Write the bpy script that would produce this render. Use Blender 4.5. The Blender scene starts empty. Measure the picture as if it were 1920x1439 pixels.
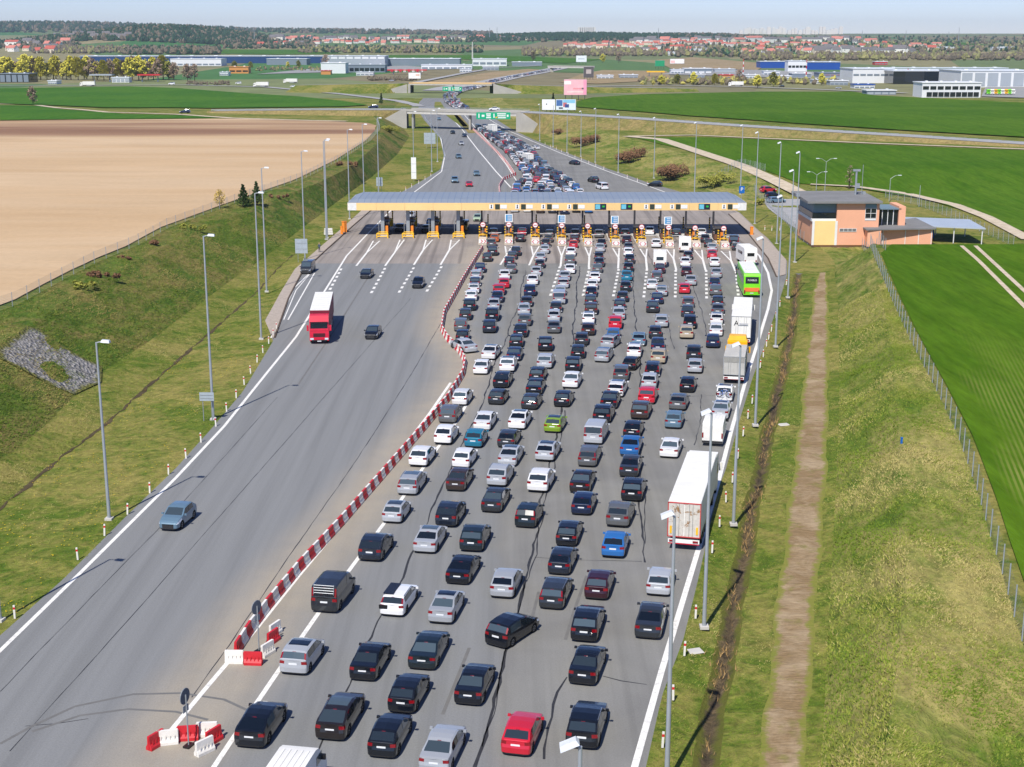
import bpy, math, random
import numpy as np
from mathutils import Vector, Matrix
from mathutils.geometry import delaunay_2d_cdt
random.seed(7); rng = np.random.default_rng(7)
scene = bpy.context.scene
COL = scene.collection
R = math.radians

# ------------------------------------------------------------------ camera, sky, sun, exposure
CAM_H = 39.0; PITCH = 13.984; FOC = 2600.0; CX, CY = 960.0, 719.5
cam_data = bpy.data.cameras.new('camera'); cam = bpy.data.objects.new('camera', cam_data); COL.objects.link(cam)
cam.location = (0, 0, CAM_H); cam.rotation_euler = (R(90 - PITCH), 0, 0)
cam_data.sensor_fit = 'HORIZONTAL'; cam_data.sensor_width = 36.0; cam_data.lens = 36.0 * FOC / 1920.0
cam_data.clip_start = 1.0; cam_data.clip_end = 40000.0
scene.camera = cam
SUN_EL, SUN_AZ = 51.0, 201.0          # azimuth clockwise from +Y, where the sun stands
world = bpy.data.worlds.new('World'); scene.world = world; world.use_nodes = True
wn = world.node_tree.nodes; wl = world.node_tree.links
sky = wn.new('ShaderNodeTexSky'); sky.sky_type = 'NISHITA'; sky.sun_disc = False
sky.sun_elevation = R(SUN_EL); sky.sun_rotation = R(SUN_AZ)
sky.air_density = 1.0; sky.dust_density = 0.0; sky.ozone_density = 2.5; sky.altitude = 1500
bg = wn['Background']; tint = wn.new('ShaderNodeMix'); tint.data_type = 'RGBA'; tint.blend_type = 'MULTIPLY'; tint.inputs[0].default_value = 1.0; tint.inputs[7].default_value = (0.85, 0.90, 1.22, 1)
wl.new(sky.outputs['Color'], tint.inputs[6]); wl.new(tint.outputs[2], bg.inputs['Color']); bg.inputs['Strength'].default_value = 0.083
sd = bpy.data.lights.new('sun', 'SUN'); sd.energy = 4.2; sd.angle = R(0.53); sd.color = (1.0, 0.95, 0.86)
sun = bpy.data.objects.new('sun', sd); COL.objects.link(sun)
_s = Vector((math.sin(R(SUN_AZ)) * math.cos(R(SUN_EL)), math.cos(R(SUN_AZ)) * math.cos(R(SUN_EL)), math.sin(R(SUN_EL))))
sun.rotation_euler = _s.to_track_quat('Z', 'Y').to_euler(); sun.location = (-60, -60, 150)
vs = scene.view_settings; vs.view_transform = 'Standard'; vs.look = 'None'; vs.gamma = 1.0; vs.use_curve_mapping = False
vs.exposure = 0.33
scene.cycles.use_denoising = True
scene.cycles.max_bounces = 6; scene.cycles.diffuse_bounces = 2; scene.cycles.glossy_bounces = 3
scene.cycles.transparent_max_bounces = 8; scene.cycles.volume_bounces = 0

# ------------------------------------------------------------------ survey helpers: photo pixel -> point on a level plane
_c, _sn = math.cos(R(PITCH)), math.sin(R(PITCH))
def ray(px, py):
    return (px - CX, FOC * _c - (py - CY) * _sn, -FOC * _sn - (py - CY) * _c)
def G(px, py, z=0.0):
    d = ray(px, py); t = (CAM_H - z) / -d[2]
    return Vector((d[0] * t, d[1] * t, z))

# ------------------------------------------------------------------ small mesh builder
class MB:
    def __init__(s): s.v = []; s.f = []; s.m = []
    def add(s, vs, fs, mat=0):
        o = len(s.v); s.v += [tuple(v) for v in vs]
        for f in fs: s.f.append(tuple(i + o for i in f)); s.m.append(mat)
        return s
    def box(s, c, d, mat=0, rz=0.0, top=(1, 1), tsh=(0, 0)):
        x, y, z = d[0] / 2, d[1] / 2, d[2] / 2; cr, sr = math.cos(rz), math.sin(rz); vs = []
        for k, (a, b) in ((-1, (1, 1)), (1, top)):
            for sx, sy in ((-1, -1), (1, -1), (1, 1), (-1, 1)):
                px, py = sx * x * a + (tsh[0] if k > 0 else 0), sy * y * b + (tsh[1] if k > 0 else 0)
                vs.append((c[0] + px * cr - py * sr, c[1] + px * sr + py * cr, c[2] + k * z))
        return s.add(vs, [(3, 2, 1, 0), (4, 5, 6, 7), (0, 1, 5, 4), (1, 2, 6, 5), (2, 3, 7, 6), (3, 0, 4, 7)], mat)
    def cyl(s, p0, p1, r0, r1=None, n=8, mat=0, caps=True):
        r1 = r0 if r1 is None else r1; p0 = Vector(p0); p1 = Vector(p1); d = (p1 - p0).normalized()
        a = d.orthogonal().normalized(); b = d.cross(a); vs = []
        for p, r in ((p0, r0), (p1, r1)):
            for i in range(n):
                t = 2 * math.pi * i / n; vs.append(p + (a * math.cos(t) + b * math.sin(t)) * r)
        fs = [(i, (i + 1) % n, n + (i + 1) % n, n + i) for i in range(n)]
        if caps: fs += [tuple(range(n - 1, -1, -1)), tuple(range(n, 2 * n))]
        return s.add(vs, fs, mat)
    def quad(s, a, b, c, d, mat=0): return s.add([a, b, c, d], [(0, 1, 2, 3)], mat)
    def prism(s, poly, z0, z1, mat=0):
        n = len(poly); vs = [(p[0], p[1], z0) for p in poly] + [(p[0], p[1], z1) for p in poly]
        return s.add(vs, [tuple(range(n - 1, -1, -1)), tuple(range(n, 2 * n))] + [(i, (i + 1) % n, n + (i + 1) % n, n + i) for i in range(n)], mat)
    def prism_x(s, poly, x0, x1, mat=0):      # poly in (y, z), extruded along x
        n = len(poly); vs = [(x0, p[0], p[1]) for p in poly] + [(x1, p[0], p[1]) for p in poly]
        return s.add(vs, [tuple(range(n)), tuple(range(2 * n - 1, n - 1, -1))] + [(n + i, n + (i + 1) % n, (i + 1) % n, i) for i in range(n)], mat)
    def ribbon(s, pts, w, mat=0, dz=0.0):
        L = []; n = len(pts)
        for i, p in enumerate(pts):
            a = Vector(pts[max(i - 1, 0)]); b = Vector(pts[min(i + 1, n - 1)]); d = b - a; d.z = 0
            d.normalize(); nn = Vector((-d.y, d.x, 0)); ww = w[i] if isinstance(w, (list, tuple)) else w
            p = Vector(p); L += [p + nn * ww / 2 + Vector((0, 0, dz)), p - nn * ww / 2 + Vector((0, 0, dz))]
        return s.add(L, [(2 * i, 2 * i + 1, 2 * i + 3, 2 * i + 2) for i in range(n - 1)], mat)
    def torus(s, c, ax, r, t, n=14, k=5, mat=0):
        c = Vector(c); ax = Vector(ax).normalized(); a = ax.orthogonal().normalized(); b = ax.cross(a); vs = []
        for i in range(n):
            u = 2 * math.pi * i / n; e = a * math.cos(u) + b * math.sin(u)
            for j in range(k):
                w = 2 * math.pi * j / k; vs.append(c + e * (r + t * math.cos(w)) + ax * t * math.sin(w))
        return s.add(vs, [(i * k + j, ((i + 1) % n) * k + j, ((i + 1) % n) * k + (j + 1) % k, i * k + (j + 1) % k) for i in range(n) for j in range(k)], mat)
    def mesh(s, name, mats, smooth=False, angle=None):
        me = bpy.data.meshes.new(name); me.from_pydata(s.v, [], s.f)
        for m in (mats if isinstance(mats, (list, tuple)) else [mats]): me.materials.append(m)
        if any(s.m): me.polygons.foreach_set('material_index', s.m)
        if smooth: me.polygons.foreach_set('use_smooth', [True] * len(s.f))
        me.update()
        if smooth and angle: me.set_sharp_from_angle(angle=R(angle))
        return me
    def obj(s, name, mats, parent=None, smooth=False, angle=None, **kw):
        return link(name, s.mesh(name, mats, smooth, angle), parent, **kw)
def link(name, data, parent=None, loc=None, rz=None, scale=None, label=None, cat=None, group=None, kind=None, color=None):
    o = bpy.data.objects.new(name, data); COL.objects.link(o)
    if parent is not None: o.parent = parent
    if loc is not None: o.location = loc
    if rz is not None: o.rotation_euler = (0, 0, rz)
    if scale is not None: o.scale = scale if hasattr(scale, '__len__') else (scale,) * 3
    if color is not None: o.color = (*color, 1)
    for k, v in (('label', label), ('category', cat), ('group', group), ('kind', kind)):
        if v: o[k] = v
    return o
def empty(name, loc=(0, 0, 0), rz=0.0, **kw):
    o = link(name, None, None, loc, rz, **kw); o.empty_display_size = 0.5; return o
def copy_tree(o, parent=None, **kw):
    c = o.copy(); COL.objects.link(c); c.parent = parent
    for ch in list(o.children): copy_tree(ch, c)
    if 'loc' in kw: c.location = kw['loc']
    if 'rz' in kw: c.rotation_euler = (0, 0, kw['rz'])
    if kw.get('scale') is not None: c.scale = kw['scale']
    for k in ('label', 'category', 'group'):
        if k in kw: c[k] = kw[k]
    return c
ORD = 'zeroth first second third fourth fifth sixth seventh eighth ninth tenth eleventh twelfth thirteenth fourteenth fifteenth sixteenth seventeenth eighteenth nineteenth twentieth'.split()
def ordw(n):
    if n <= 20: return ORD[n]
    t = {2: 'twenty', 3: 'thirty', 4: 'forty', 5: 'fifty', 6: 'sixty', 7: 'seventy', 8: 'eighty', 9: 'ninety'}[n // 10]
    return t + '-' + ORD[n % 10] if n % 10 else t[:-1] + 'ieth'

# ------------------------------------------------------------------ materials
def lin(r, g, b):
    f = lambda c: (c / 255 / 12.92) if c / 255 <= 0.04045 else ((c / 255 + 0.055) / 1.055) ** 2.4
    return (f(r), f(g), f(b))
class NT:
    def __init__(s, name):
        s.m = bpy.data.materials.new(name); s.m.use_nodes = True; s.t = s.m.node_tree; s.n = s.t.nodes; s.l = s.t.links
        s.b = s.n['Principled BSDF']; s.pos = None
    def node(s, t, **kw):
        n = s.n.new(t)
        for k, v in kw.items(): setattr(n, k, v)
        return n
    def P(s, kind='Position'):
        if kind == 'Position':
            if s.pos is None: s.pos = s.node('ShaderNodeNewGeometry').outputs['Position']
            return s.pos
        return s.node('ShaderNodeTexCoord').outputs['Object']
    def scaled(s, v, sc, rot=0.0):
        m = s.node('ShaderNodeMapping'); m.inputs['Scale'].default_value = sc; m.inputs['Rotation'].default_value = (0, 0, rot)
        s.l.new(v, m.inputs['Vector']); return m.outputs['Vector']
    def noise(s, v, scale, detail=4.0, rough=0.6, dist=0.0):
        n = s.node('ShaderNodeTexNoise'); s.l.new(v, n.inputs['Vector'])
        n.inputs['Scale'].default_value = scale; n.inputs['Detail'].default_value = detail; n.inputs['Roughness'].default_value = rough
        n.inputs['Distortion'].default_value = dist
        return n.outputs['Fac']
    def ramp(s, fac, stops):
        r = s.node('ShaderNodeValToRGB'); s.l.new(fac, r.inputs['Fac']); e = r.color_ramp.elements
        while len(e) < len(stops): e.new(0.5)
        for el, (p, c) in zip(e, stops):
            el.position = p; el.color = (*c, 1) if hasattr(c, '__len__') else (c, c, c, 1)
        return r.outputs['Color']
    def mix(s, fac, a, b, mode='MIX'):
        m = s.node('ShaderNodeMix', data_type='RGBA', blend_type=mode)
        for i, v in ((0, fac), (6, a), (7, b)):
            if hasattr(v, 'is_linked') or isinstance(v, bpy.types.NodeSocket): s.l.new(v, m.inputs[i])
            elif i == 0: m.inputs[0].default_value = v
            else: m.inputs[i].default_value = (*v, 1) if hasattr(v, '__len__') else (v, v, v, 1)
        return m.outputs[2]
    def math(s, op, a, b=None, clamp=False):
        m = s.node('ShaderNodeMath', operation=op, use_clamp=clamp)
        for i, v in ((0, a), (1, b)):
            if v is None: continue
            if isinstance(v, bpy.types.NodeSocket): s.l.new(v, m.inputs[i])
            else: m.inputs[i].default_value = v
        return m.outputs[0]
    def bump(s, h, strength=0.5, dist=0.1):
        b = s.node('ShaderNodeBump'); b.inputs['Strength'].default_value = strength; b.inputs['Distance'].default_value = dist
        s.l.new(h, b.inputs['Height']); s.l.new(b.outputs['Normal'], s.b.inputs['Normal'])
    def attr(s, name):
        return s.node('ShaderNodeAttribute', attribute_name=name).outputs['Fac']
    def out(s, col=None, rough=0.6, metal=0.0, spec=0.5):
        if col is not None:
            if isinstance(col, bpy.types.NodeSocket): s.l.new(col, s.b.inputs['Base Color'])
            else: s.b.inputs['Base Color'].default_value = (*col, 1)
        s.b.inputs['Roughness'].default_value = rough; s.b.inputs['Metallic'].default_value = metal
        s.b.inputs['Specular IOR Level'].default_value = spec
        return s.m
_mc = {}
def plain(name, col, rough=0.6, metal=0.0, var=0.12, scale=2.0, spec=0.5, world=False):
    if name in _mc: return _mc[name]
    t = NT(name); v = t.P() if world else t.P('Object')
    n = t.noise(v, scale, 4); k = t.ramp(n, [(0.3, 1 - var), (0.7, 1 + var)])
    c = t.mix(1.0, col, k, 'MULTIPLY'); _mc[name] = t.out(c, rough, metal, spec); return _mc[name]
def grass_mat(name, cols, patch=0.05, blade=1.6, straw=0.35, stretch=(1, 1, 1), rot=0.0, bump=0.6):
    g1, g2, g3 = cols      # dark, mid, straw
    t = NT(name); p = t.P(); ps = t.scaled(p, stretch, rot)
    big = t.noise(p, patch, 5, 0.65, 0.6); med = t.noise(ps, patch * 9, 5, 0.7, 0.8); fine = t.noise(ps, blade, 4, 0.75, 0.5)
    base = t.mix(t.ramp(med, [(0.36, 0), (0.64, 1)]), g1, g2)
    st = t.mix(t.ramp(t.math('ADD', t.math('MULTIPLY', big, 0.6), t.math('MULTIPLY', med, 0.4)), [(0.52 - straw * 0.2, 0), (0.62 - straw * 0.1, 1)]), base, g3)
    c = t.mix(1.0, st, t.ramp(fine, [(0.25, 0.55), (0.5, 1.0), (0.75, 1.45)]), 'MULTIPLY')
    h = t.math('ADD', t.math('MULTIPLY', med, 1.2), fine)
    t.bump(h, bump, 0.35); return t.out(c, 0.95, 0, 0.15)
GRASS = grass_mat('verge grass', (lin(78, 100, 30), lin(106, 116, 44), lin(138, 130, 70)), straw=0.42)
SLOPE = grass_mat('embankment grass', (lin(82, 106, 32), lin(114, 124, 50), lin(152, 142, 84)), patch=0.045, blade=1.3, straw=0.45, stretch=(1.0, 0.4, 1), rot=0.5, bump=1.0)
SLOPE_L = grass_mat('cutting grass', (lin(70, 96, 30), lin(98, 112, 44), lin(128, 116, 66)), patch=0.05, blade=1.3, straw=0.3, stretch=(1.0, 0.45, 1), rot=-0.6, bump=1.0)
DRYGRASS = grass_mat('dry embankment grass', (lin(104, 106, 54), lin(126, 118, 70), lin(142, 126, 82)), patch=0.03, blade=0.9, straw=0.6, bump=0.6)
def crop_mat(name, a, b, rot=0.0, row=0.0):
    t = NT(name); p = t.P(); ps = t.scaled(p, (1.0, 0.06, 1.0), rot)
    big = t.noise(p, 0.012, 4, 0.6); fine = t.noise(t.scaled(p, (1, 0.15, 1), rot), 1.2, 4, 0.7); st = t.noise(ps, 0.35, 3, 0.6)
    c = t.mix(t.ramp(t.math('ADD', t.math('MULTIPLY', big, 0.6), t.math('MULTIPLY', st, 0.4)), [(0.42, 0), (0.56, 1)]), a, b)
    c = t.mix(1.0, c, t.ramp(fine, [(0.25, 0.72), (0.75, 1.3)]), 'MULTIPLY')
    if row > 0:      # thin seed rows that show the soil where the crop has come up badly
        at = t.attr('rows'); w = t.node('ShaderNodeTexWave', wave_type='BANDS', bands_direction='X')
        t.l.new(t.scaled(p, (1, 1, 1), rot), w.inputs['Vector']); w.inputs['Scale'].default_value = row; w.inputs['Distortion'].default_value = 0.25
        w.inputs['Detail Scale'].default_value = 0.6
        gap = t.math('MULTIPLY', t.ramp(w.outputs['Fac'], [(0.3, 0), (0.75, 0.42)]), t.ramp(t.math('ADD', at, t.math('MULTIPLY', t.math('SUBTRACT', big, 0.5), 0.8)), [(0.3, 0), (0.85, 1)]))
        c = t.mix(gap, c, lin(166, 158, 96))
    t.bump(fine, 0.6, 0.2); return t.out(c, 0.95, 0, 0.03)
ROWROT = 0.226
CROP_R = crop_mat('young cereal crop', lin(64, 97, 16), lin(80, 110, 24), ROWROT, 0.7)
CROP_L = crop_mat('cereal crop left', lin(58, 100, 32), lin(72, 110, 36), 0.3)
CROP_F = crop_mat('far cereal crop', lin(62, 97, 20), lin(78, 109, 28), -0.5)
t = NT('bare sandy soil'); p = t.P(); a = t.noise(t.scaled(p, (0.35, 1.6, 1), 0.05), 0.018, 5, 0.62, 0.5); f = t.noise(p, 0.9, 5, 0.7); m2 = t.noise(t.scaled(p, (0.3, 1, 1), -0.25), 0.06, 5, 0.65, 0.8)
dk = t.noise(t.scaled(p, (0.12, 0.9, 1), 0.03), 0.02, 4, 0.55)
c = t.mix(t.ramp(a, [(0.35, 0), (0.65, 1)]), lin(188, 158, 121), lin(199, 173, 140))
sy = t.node('ShaderNodeSeparateXYZ'); t.l.new(p, sy.inputs[0])
far = t.ramp(t.math('DIVIDE', sy.outputs['Y'], 700.0), [(0.60, 0), (0.74, 1)])
c = t.mix(t.math('MULTIPLY', t.ramp(dk, [(0.42, 0), (0.56, 1)]), far), c, lin(138, 106, 84))
c = t.mix(1.0, c, t.ramp(t.math('ADD', t.math('MULTIPLY', f, 0.5), t.math('MULTIPLY', m2, 0.5)), [(0.3, 0.86), (0.7, 1.12)]), 'MULTIPLY')
t.bump(f, 0.4, 0.15); SOIL = t.out(c, 0.95, 0, 0.1)
t = NT('dirt track'); p = t.P(); a = t.noise(p, 0.25, 5, 0.7, 0.6); f = t.noise(t.scaled(p, (0.5, 2.6, 1)), 2.6, 4, 0.75)
c = t.mix(t.ramp(a, [(0.42, 0), (0.62, 1)]), lin(138, 116, 86), lin(166, 146, 118)); c = t.mix(t.ramp(t.noise(p, 0.7, 4), [(0.56, 0), (0.7, 0.75)]), c, lin(124, 118, 66))
c = t.mix(1.0, c, t.ramp(f, [(0.28, 0.68), (0.72, 1.32)]), 'MULTIPLY'); eg = t.ramp(t.math('ADD', t.attr('dust'), t.math('MULTIPLY', t.math('SUBTRACT', t.noise(p, 0.9, 5, 0.75), 0.5), 1.3)), [(0.62, 0), (0.86, 1)]); c = t.mix(eg, c, t.mix(t.noise(p, 2.0, 3), lin(112, 124, 50), lin(140, 132, 70))); t.bump(f, 0.6, 0.12); TRACK = t.out(c, 0.95, 0, 0.1)
t = NT('pale farm track'); p = t.P(); f = t.noise(p, 0.6, 5, 0.7); c = t.ramp(f, [(0.3, lin(176, 160, 134)), (0.7, lin(212, 198, 176))]); FARMTRACK = t.out(c, 0.95, 0, 0.1)
t = NT('ditch mud and dead reeds'); p = t.P(); a = t.noise(p, 0.5, 5, 0.7, 1.0); f = t.noise(t.scaled(p, (1, 2.2, 1)), 3.2, 4, 0.8)
c = t.mix(t.ramp(a, [(0.42, 0), (0.6, 1)]), lin(92, 82, 66), lin(132, 114, 86)); c = t.mix(1.0, c, t.ramp(f, [(0.3, 0.5), (0.7, 1.5)]), 'MULTIPLY'); eg = t.ramp(t.math('ADD', t.attr('dust'), t.math('MULTIPLY', t.math('SUBTRACT', t.noise(p, 0.6, 5, 0.75), 0.5), 2.2)), [(0.25, 0), (0.7, 1)]); c = t.mix(eg, c, t.mix(t.noise(p, 1.6, 3), lin(98, 112, 44), lin(132, 126, 66))); t.bump(f, 1.0, 0.3); DITCH = t.out(c, 0.95, 0, 0.1)
# motorway surface: asphalt, concrete slab in the plaza, dust along the barrier, tyre-polished streaks
t = NT('motorway surface'); p = t.P(); sx = t.node('ShaderNodeSeparateXYZ'); t.l.new(p, sx.inputs[0])
grain = t.noise(p, 9.0, 3, 0.8); blot = t.noise(p, 0.10, 5, 0.6, 0.4); streak = t.noise(t.scaled(p, (1.0, 0.016, 1), R(-8)), 0.9, 4, 0.6)
asp = t.mix(t.ramp(blot, [(0.35, 0), (0.65, 1)]), lin(122, 121, 118), lin(134, 133, 129))
asp = t.mix(t.ramp(t.math('ADD', sx.outputs['X'], t.math('MULTIPLY', blot, 3.0)), [(0.0, 1), (1.0, 0)]), asp, lin(128, 129, 129))
con = t.mix(t.ramp(blot, [(0.35, 0), (0.65, 1)]), lin(142, 134, 127), lin(155, 146, 138))
yy = t.math('ADD', sx.outputs['Y'], t.math('MULTIPLY', blot, 0.8))
fac = t.math('MULTIPLY', t.math('GREATER_THAN', yy, 245.6), t.math('LESS_THAN', yy, 335.0))
c = t.mix(fac, asp, con)
c = t.mix(1.0, c, t.ramp(streak, [(0.3, 0.84), (0.5, 0.98), (0.7, 1.07)]), 'MULTIPLY')
joint = t.node('ShaderNodeTexWave', wave_type='BANDS', bands_direction='Y'); t.l.new(p, joint.inputs['Vector']); joint.inputs['Scale'].default_value = 0.063; joint.inputs['Distortion'].default_value = 0
du = t.attr('dust'); c = t.mix(t.math('MULTIPLY', du, t.ramp(t.noise(p, 0.35, 4), [(0.2, 0.55), (0.7, 1.0)])), c, lin(172, 160, 140))
sk = t.node('ShaderNodeTexNoise'); t.l.new(t.scaled(p, (1.6, 0.03, 1), R(-8)), sk.inputs['Vector']); sk.inputs['Scale'].default_value = 0.6
c = t.mix(t.math('MULTIPLY', fac, t.ramp(sk.outputs['Fac'], [(0.52, 0), (0.7, 0.55)])), c, lin(96, 90, 86))
c = t.mix(1.0, c, t.ramp(grain, [(0.25, 0.84), (0.75, 1.16)]), 'MULTIPLY'); t.bump(grain, 0.25, 0.02); ROAD = t.out(c, 0.85, 0, 0.3)
t = NT('country road surface'); p = t.P(); c = t.ramp(t.noise(p, 0.3, 5), [(0.3, lin(150, 150, 150)), (0.7, lin(172, 170, 168))]); ROAD2 = t.out(c, 0.85, 0, 0.3)
t = NT('worn white road paint'); p = t.P(); c = t.mix(t.ramp(t.noise(p, 2.2, 5, 0.75), [(0.5, 0), (0.66, 0.65)]), lin(232, 230, 224), lin(178, 176, 170)); PAINT = t.out(c, 0.7, 0, 0.3)
TAR = plain('black crack sealing tar', lin(52, 52, 54), 0.6, 0, 0.2, 3.0, 0.4, True)
PAVE = plain('concrete block pavement', lin(170, 158, 146), 0.9, 0, 0.14, 1.5, 0.2, True)
KERB = plain('kerb stone', lin(92, 80, 70), 0.9, 0, 0.2, 1.0, 0.2, True)
CONC = plain('pale concrete', lin(196, 192, 186), 0.85, 0, 0.10, 0.5, 0.2, True)
GALV = plain('galvanised steel', lin(172, 178, 184), 0.5, 0.35, 0.08, 0.8)
STEEL = plain('grey painted steel', lin(150, 156, 160), 0.5, 0.2, 0.08, 2)
WHITE = plain('white paint', lin(236, 236, 232), 0.5, 0, 0.05, 2)
RED = plain('red plastic', lin(200, 38, 48), 0.5, 0, 0.12, 3)
WPLAST = plain('white plastic', lin(230, 226, 218), 0.5, 0, 0.10, 3)
YELLOW = plain('yellow paint', lin(244, 190, 30), 0.5, 0, 0.10, 3)
BLACK = plain('black plastic', lin(28, 28, 30), 0.5, 0, 0.15, 3)
RUBBER = plain('tyre rubber', lin(30, 30, 31), 0.9, 0, 0.15, 6, 0.2)
RIM = plain('alloy rim', lin(150, 152, 156), 0.35, 0.7, 0.1, 6)
ORANGE = plain('orange plastic', lin(240, 140, 40), 0.5, 0, 0.1, 3)
BROWN = plain('brown cladding', lin(116, 78, 54), 0.6, 0, 0.15, 3)
BLUE = plain('blue sign sheet', lin(20, 100, 180), 0.4, 0, 0.05, 3)
GREEN = plain('green sign sheet', lin(10, 168, 120), 0.4, 0, 0.05, 3)
DGLASS = plain('dark glass', lin(26, 34, 40), 0.06, 0, 0.1, 1, 0.8)
PLATE = plain('licence plate white', lin(226, 228, 230), 0.4, 0, 0.04, 9)
LAMPGLASS = plain('lamp glass', lin(225, 230, 235), 0.15, 0, 0.04, 3, 0.8)
# ------------------------------------------------------------------ terrain: profile lines that run along the motorway
def sst(a, b, x):
    t = np.clip((np.asarray(x, float) - a) / (b - a), 0, 1); return t * t * (3 - 2 * t)
def plain_l(Y): return 5.6 * (1 - sst(620, 900, Y))
def plain_r(Y): return 4.6 - 4.1 * sst(238, 250, Y) + 2.8 * sst(335, 410, Y) - 3.3 * sst(620, 900, Y)
class Line:
    def __init__(s, pts, zf):
        q = []
        for p in pts:
            z = 0.0
            for _ in range(12): g = G(p[0], p[1], z); z = float(zf(g.y))
            q.append((g.y, g.x))
        q.sort(); s.Y = np.array([a[0] for a in q]); s.X = np.array([a[1] for a in q]); s.zf = zf
    wob = 0.0
    def x(s, Y):
        Y = np.asarray(Y, float); r = np.interp(Y, s.Y, s.X + 0) + s.wob * (np.sin(Y * .31 + 9 * s.wob) + .7 * np.sin(Y * .83 + 40 * s.wob) + .5 * np.sin(Y * 1.7))
        k0 = (s.X[1] - s.X[0]) / (s.Y[1] - s.Y[0]); k1 = (s.X[-1] - s.X[-2]) / (s.Y[-1] - s.Y[-2])
        r = np.where(Y < s.Y[0], s.X[0] + (Y - s.Y[0]) * k0, r); return np.where(Y > s.Y[-1], s.X[-1] + (Y - s.Y[-1]) * k1, r)
    def z(s, Y): return s.zf(np.asarray(Y, float)) + 0 * np.asarray(Y, float)
Z0 = lambda Y: 0.0 * np.asarray(Y, float)
FADE = lambda Y: 1 - sst(560, 760, Y)
LROAD = Line([(0, 1192), (120, 1085), (240, 965), (330, 878), (400, 800), (455, 735), (512, 640), (497, 600), (530, 545), (556, 505), (600, 470), (650, 430), (705, 384), (745, 365), (790, 340), (826, 318), (832, 292), (825, 260), (795, 225), (784, 207), (786, 192), (797, 181), (817, 171)], Z0)
LDIT = Line([(0, 955), (100, 870), (197, 797), (247, 753), (333, 677), (407, 613), (433, 590), (483, 547), (520, 505), (575, 455), (633, 405), (690, 368), (745, 325), (795, 285), (795, 255), (770, 225), (760, 207), (770, 190), (785, 178)], lambda Y: -0.7 * (1 - sst(230, 330, Y)) - 0.15)
LTOE = Line([(0, 865), (83, 800), (140, 742), (200, 692), (280, 640), (367, 575), (433, 526), (500, 480), (567, 428), (633, 378), (700, 330), (745, 290), (768, 256), (745, 226), (735, 207), (750, 190), (770, 177)], lambda Y: 0.2 + 0 * Y)
LCREST = Line([(0, 643), (53, 610), (133, 558), (200, 522), (267, 484), (333, 450), (400, 418), (467, 396), (533, 368), (600, 342), (660, 312), (705, 272), (722, 246), (718, 226), (705, 207), (730, 190), (755, 176)], lambda Y: plain_l(Y) - 0.5 * FADE(Y))
LFENCE = Line([(0, 583), (33, 572), (113, 528), (180, 493), (255, 462), (317, 427), (385, 402), (443, 380), (567, 337), (640, 300), (695, 264), (712, 244), (708, 228), (690, 207), (710, 190), (740, 175)], lambda Y: plain_l(Y))
RROAD = Line([(1211, 1439), (1241, 1305), (1281, 1200), (1309, 1087), (1346, 919), (1361, 880), (1387, 787), (1410, 712), (1432, 652), (1449, 600), (1462, 562), (1476, 515), (1476, 490), (1440, 447), (1425, 435), (1385, 397), (1300, 368), (1262, 356), (1215, 343), (1180, 330), (1140, 317), (1110, 305), (1050, 282), (1000, 262), (960, 243), (930, 224), (905, 210), (871, 202), (862, 190), (866, 178), (880, 171)], Z0)
def off_line(base, dx, zf, near=None, y0=225, y1=250):
    def x(Y):
        a = base.x(Y) + dx
        if near is None: return a
        w = sst(y0, y1, Y); return near.x(Y) * (1 - w) + a * w
    L = Line.__new__(Line); L.x = x; L.zf = zf; return L
_rd = Line([(1324, 1439), (1339, 1331), (1365, 1200), (1387, 1087), (1410, 956), (1421, 911), (1440, 817), (1477, 660), (1489, 589), (1494, 525)], lambda Y: -0.8 + 0 * Y)
_tl = Line([(1425, 1439), (1444, 1237), (1462, 1087), (1485, 900), (1500, 787), (1515, 637), (1526, 544), (1530, 525)], lambda Y: -0.2 + 0 * Y)
_tr = Line([(1511, 1439), (1522, 1237), (1534, 1087), (1549, 900), (1552, 787), (1554, 637), (1552, 544), (1549, 525)], lambda Y: -0.1 + 0 * Y)
_to = Line([(1540, 1439), (1556, 1125), (1568, 900), (1573, 787), (1574, 637), (1570, 545), (1566, 525)], lambda Y: 0.1 + 0 * Y)
_cr = Line([(1655, 1439), (1690, 1200), (1700, 1062), (1695, 937), (1684, 787), (1676, 675), (1654, 555), (1612, 478)], lambda Y: plain_r(Y) - 0.5)
_fe = Line([(1962, 1400), (1920, 1211), (1907, 1176), (1875, 1061), (1858, 1012), (1834, 926), (1796, 817), (1755, 731), (1706, 637), (1669, 555), (1612, 460)], lambda Y: plain_r(Y))
_tl.wob = .13; _tr.wob = .12; _rd.wob = .09
RD0 = off_line(RROAD, 1.8, lambda Y: -0.35 - 0.0 * Y, off_line(_rd, -.75, None), 225, 250); RD0.zf = lambda Y: -0.35 * (1 - sst(225, 250, Y)) - 0.05
RD1 = off_line(RROAD, 2.4, lambda Y: -0.75 * (1 - sst(225, 250, Y)) - 0.1, _rd)
RD2 = off_line(RROAD, 3.0, lambda Y: -0.35 * (1 - sst(225, 250, Y)) - 0.05, off_line(_rd, .8, None))
RTL = off_line(RROAD, 6.0, lambda Y: -0.2 * (1 - sst(225, 250, Y)), _tl)
RTR = off_line(RROAD, 7.0, lambda Y: -0.1 * (1 - sst(225, 250, Y)), _tr)
RTOE = off_line(RROAD, 8.5, lambda Y: 0.1 + 0 * Y, _to)
RCREST = off_line(RROAD, 24.0, lambda Y: plain_r(Y) - 0.4 * FADE(Y), _cr, 232, 262)
RFENCE = off_line(RROAD, 28.0, lambda Y: plain_r(Y), _fe, 236, 262)
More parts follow.
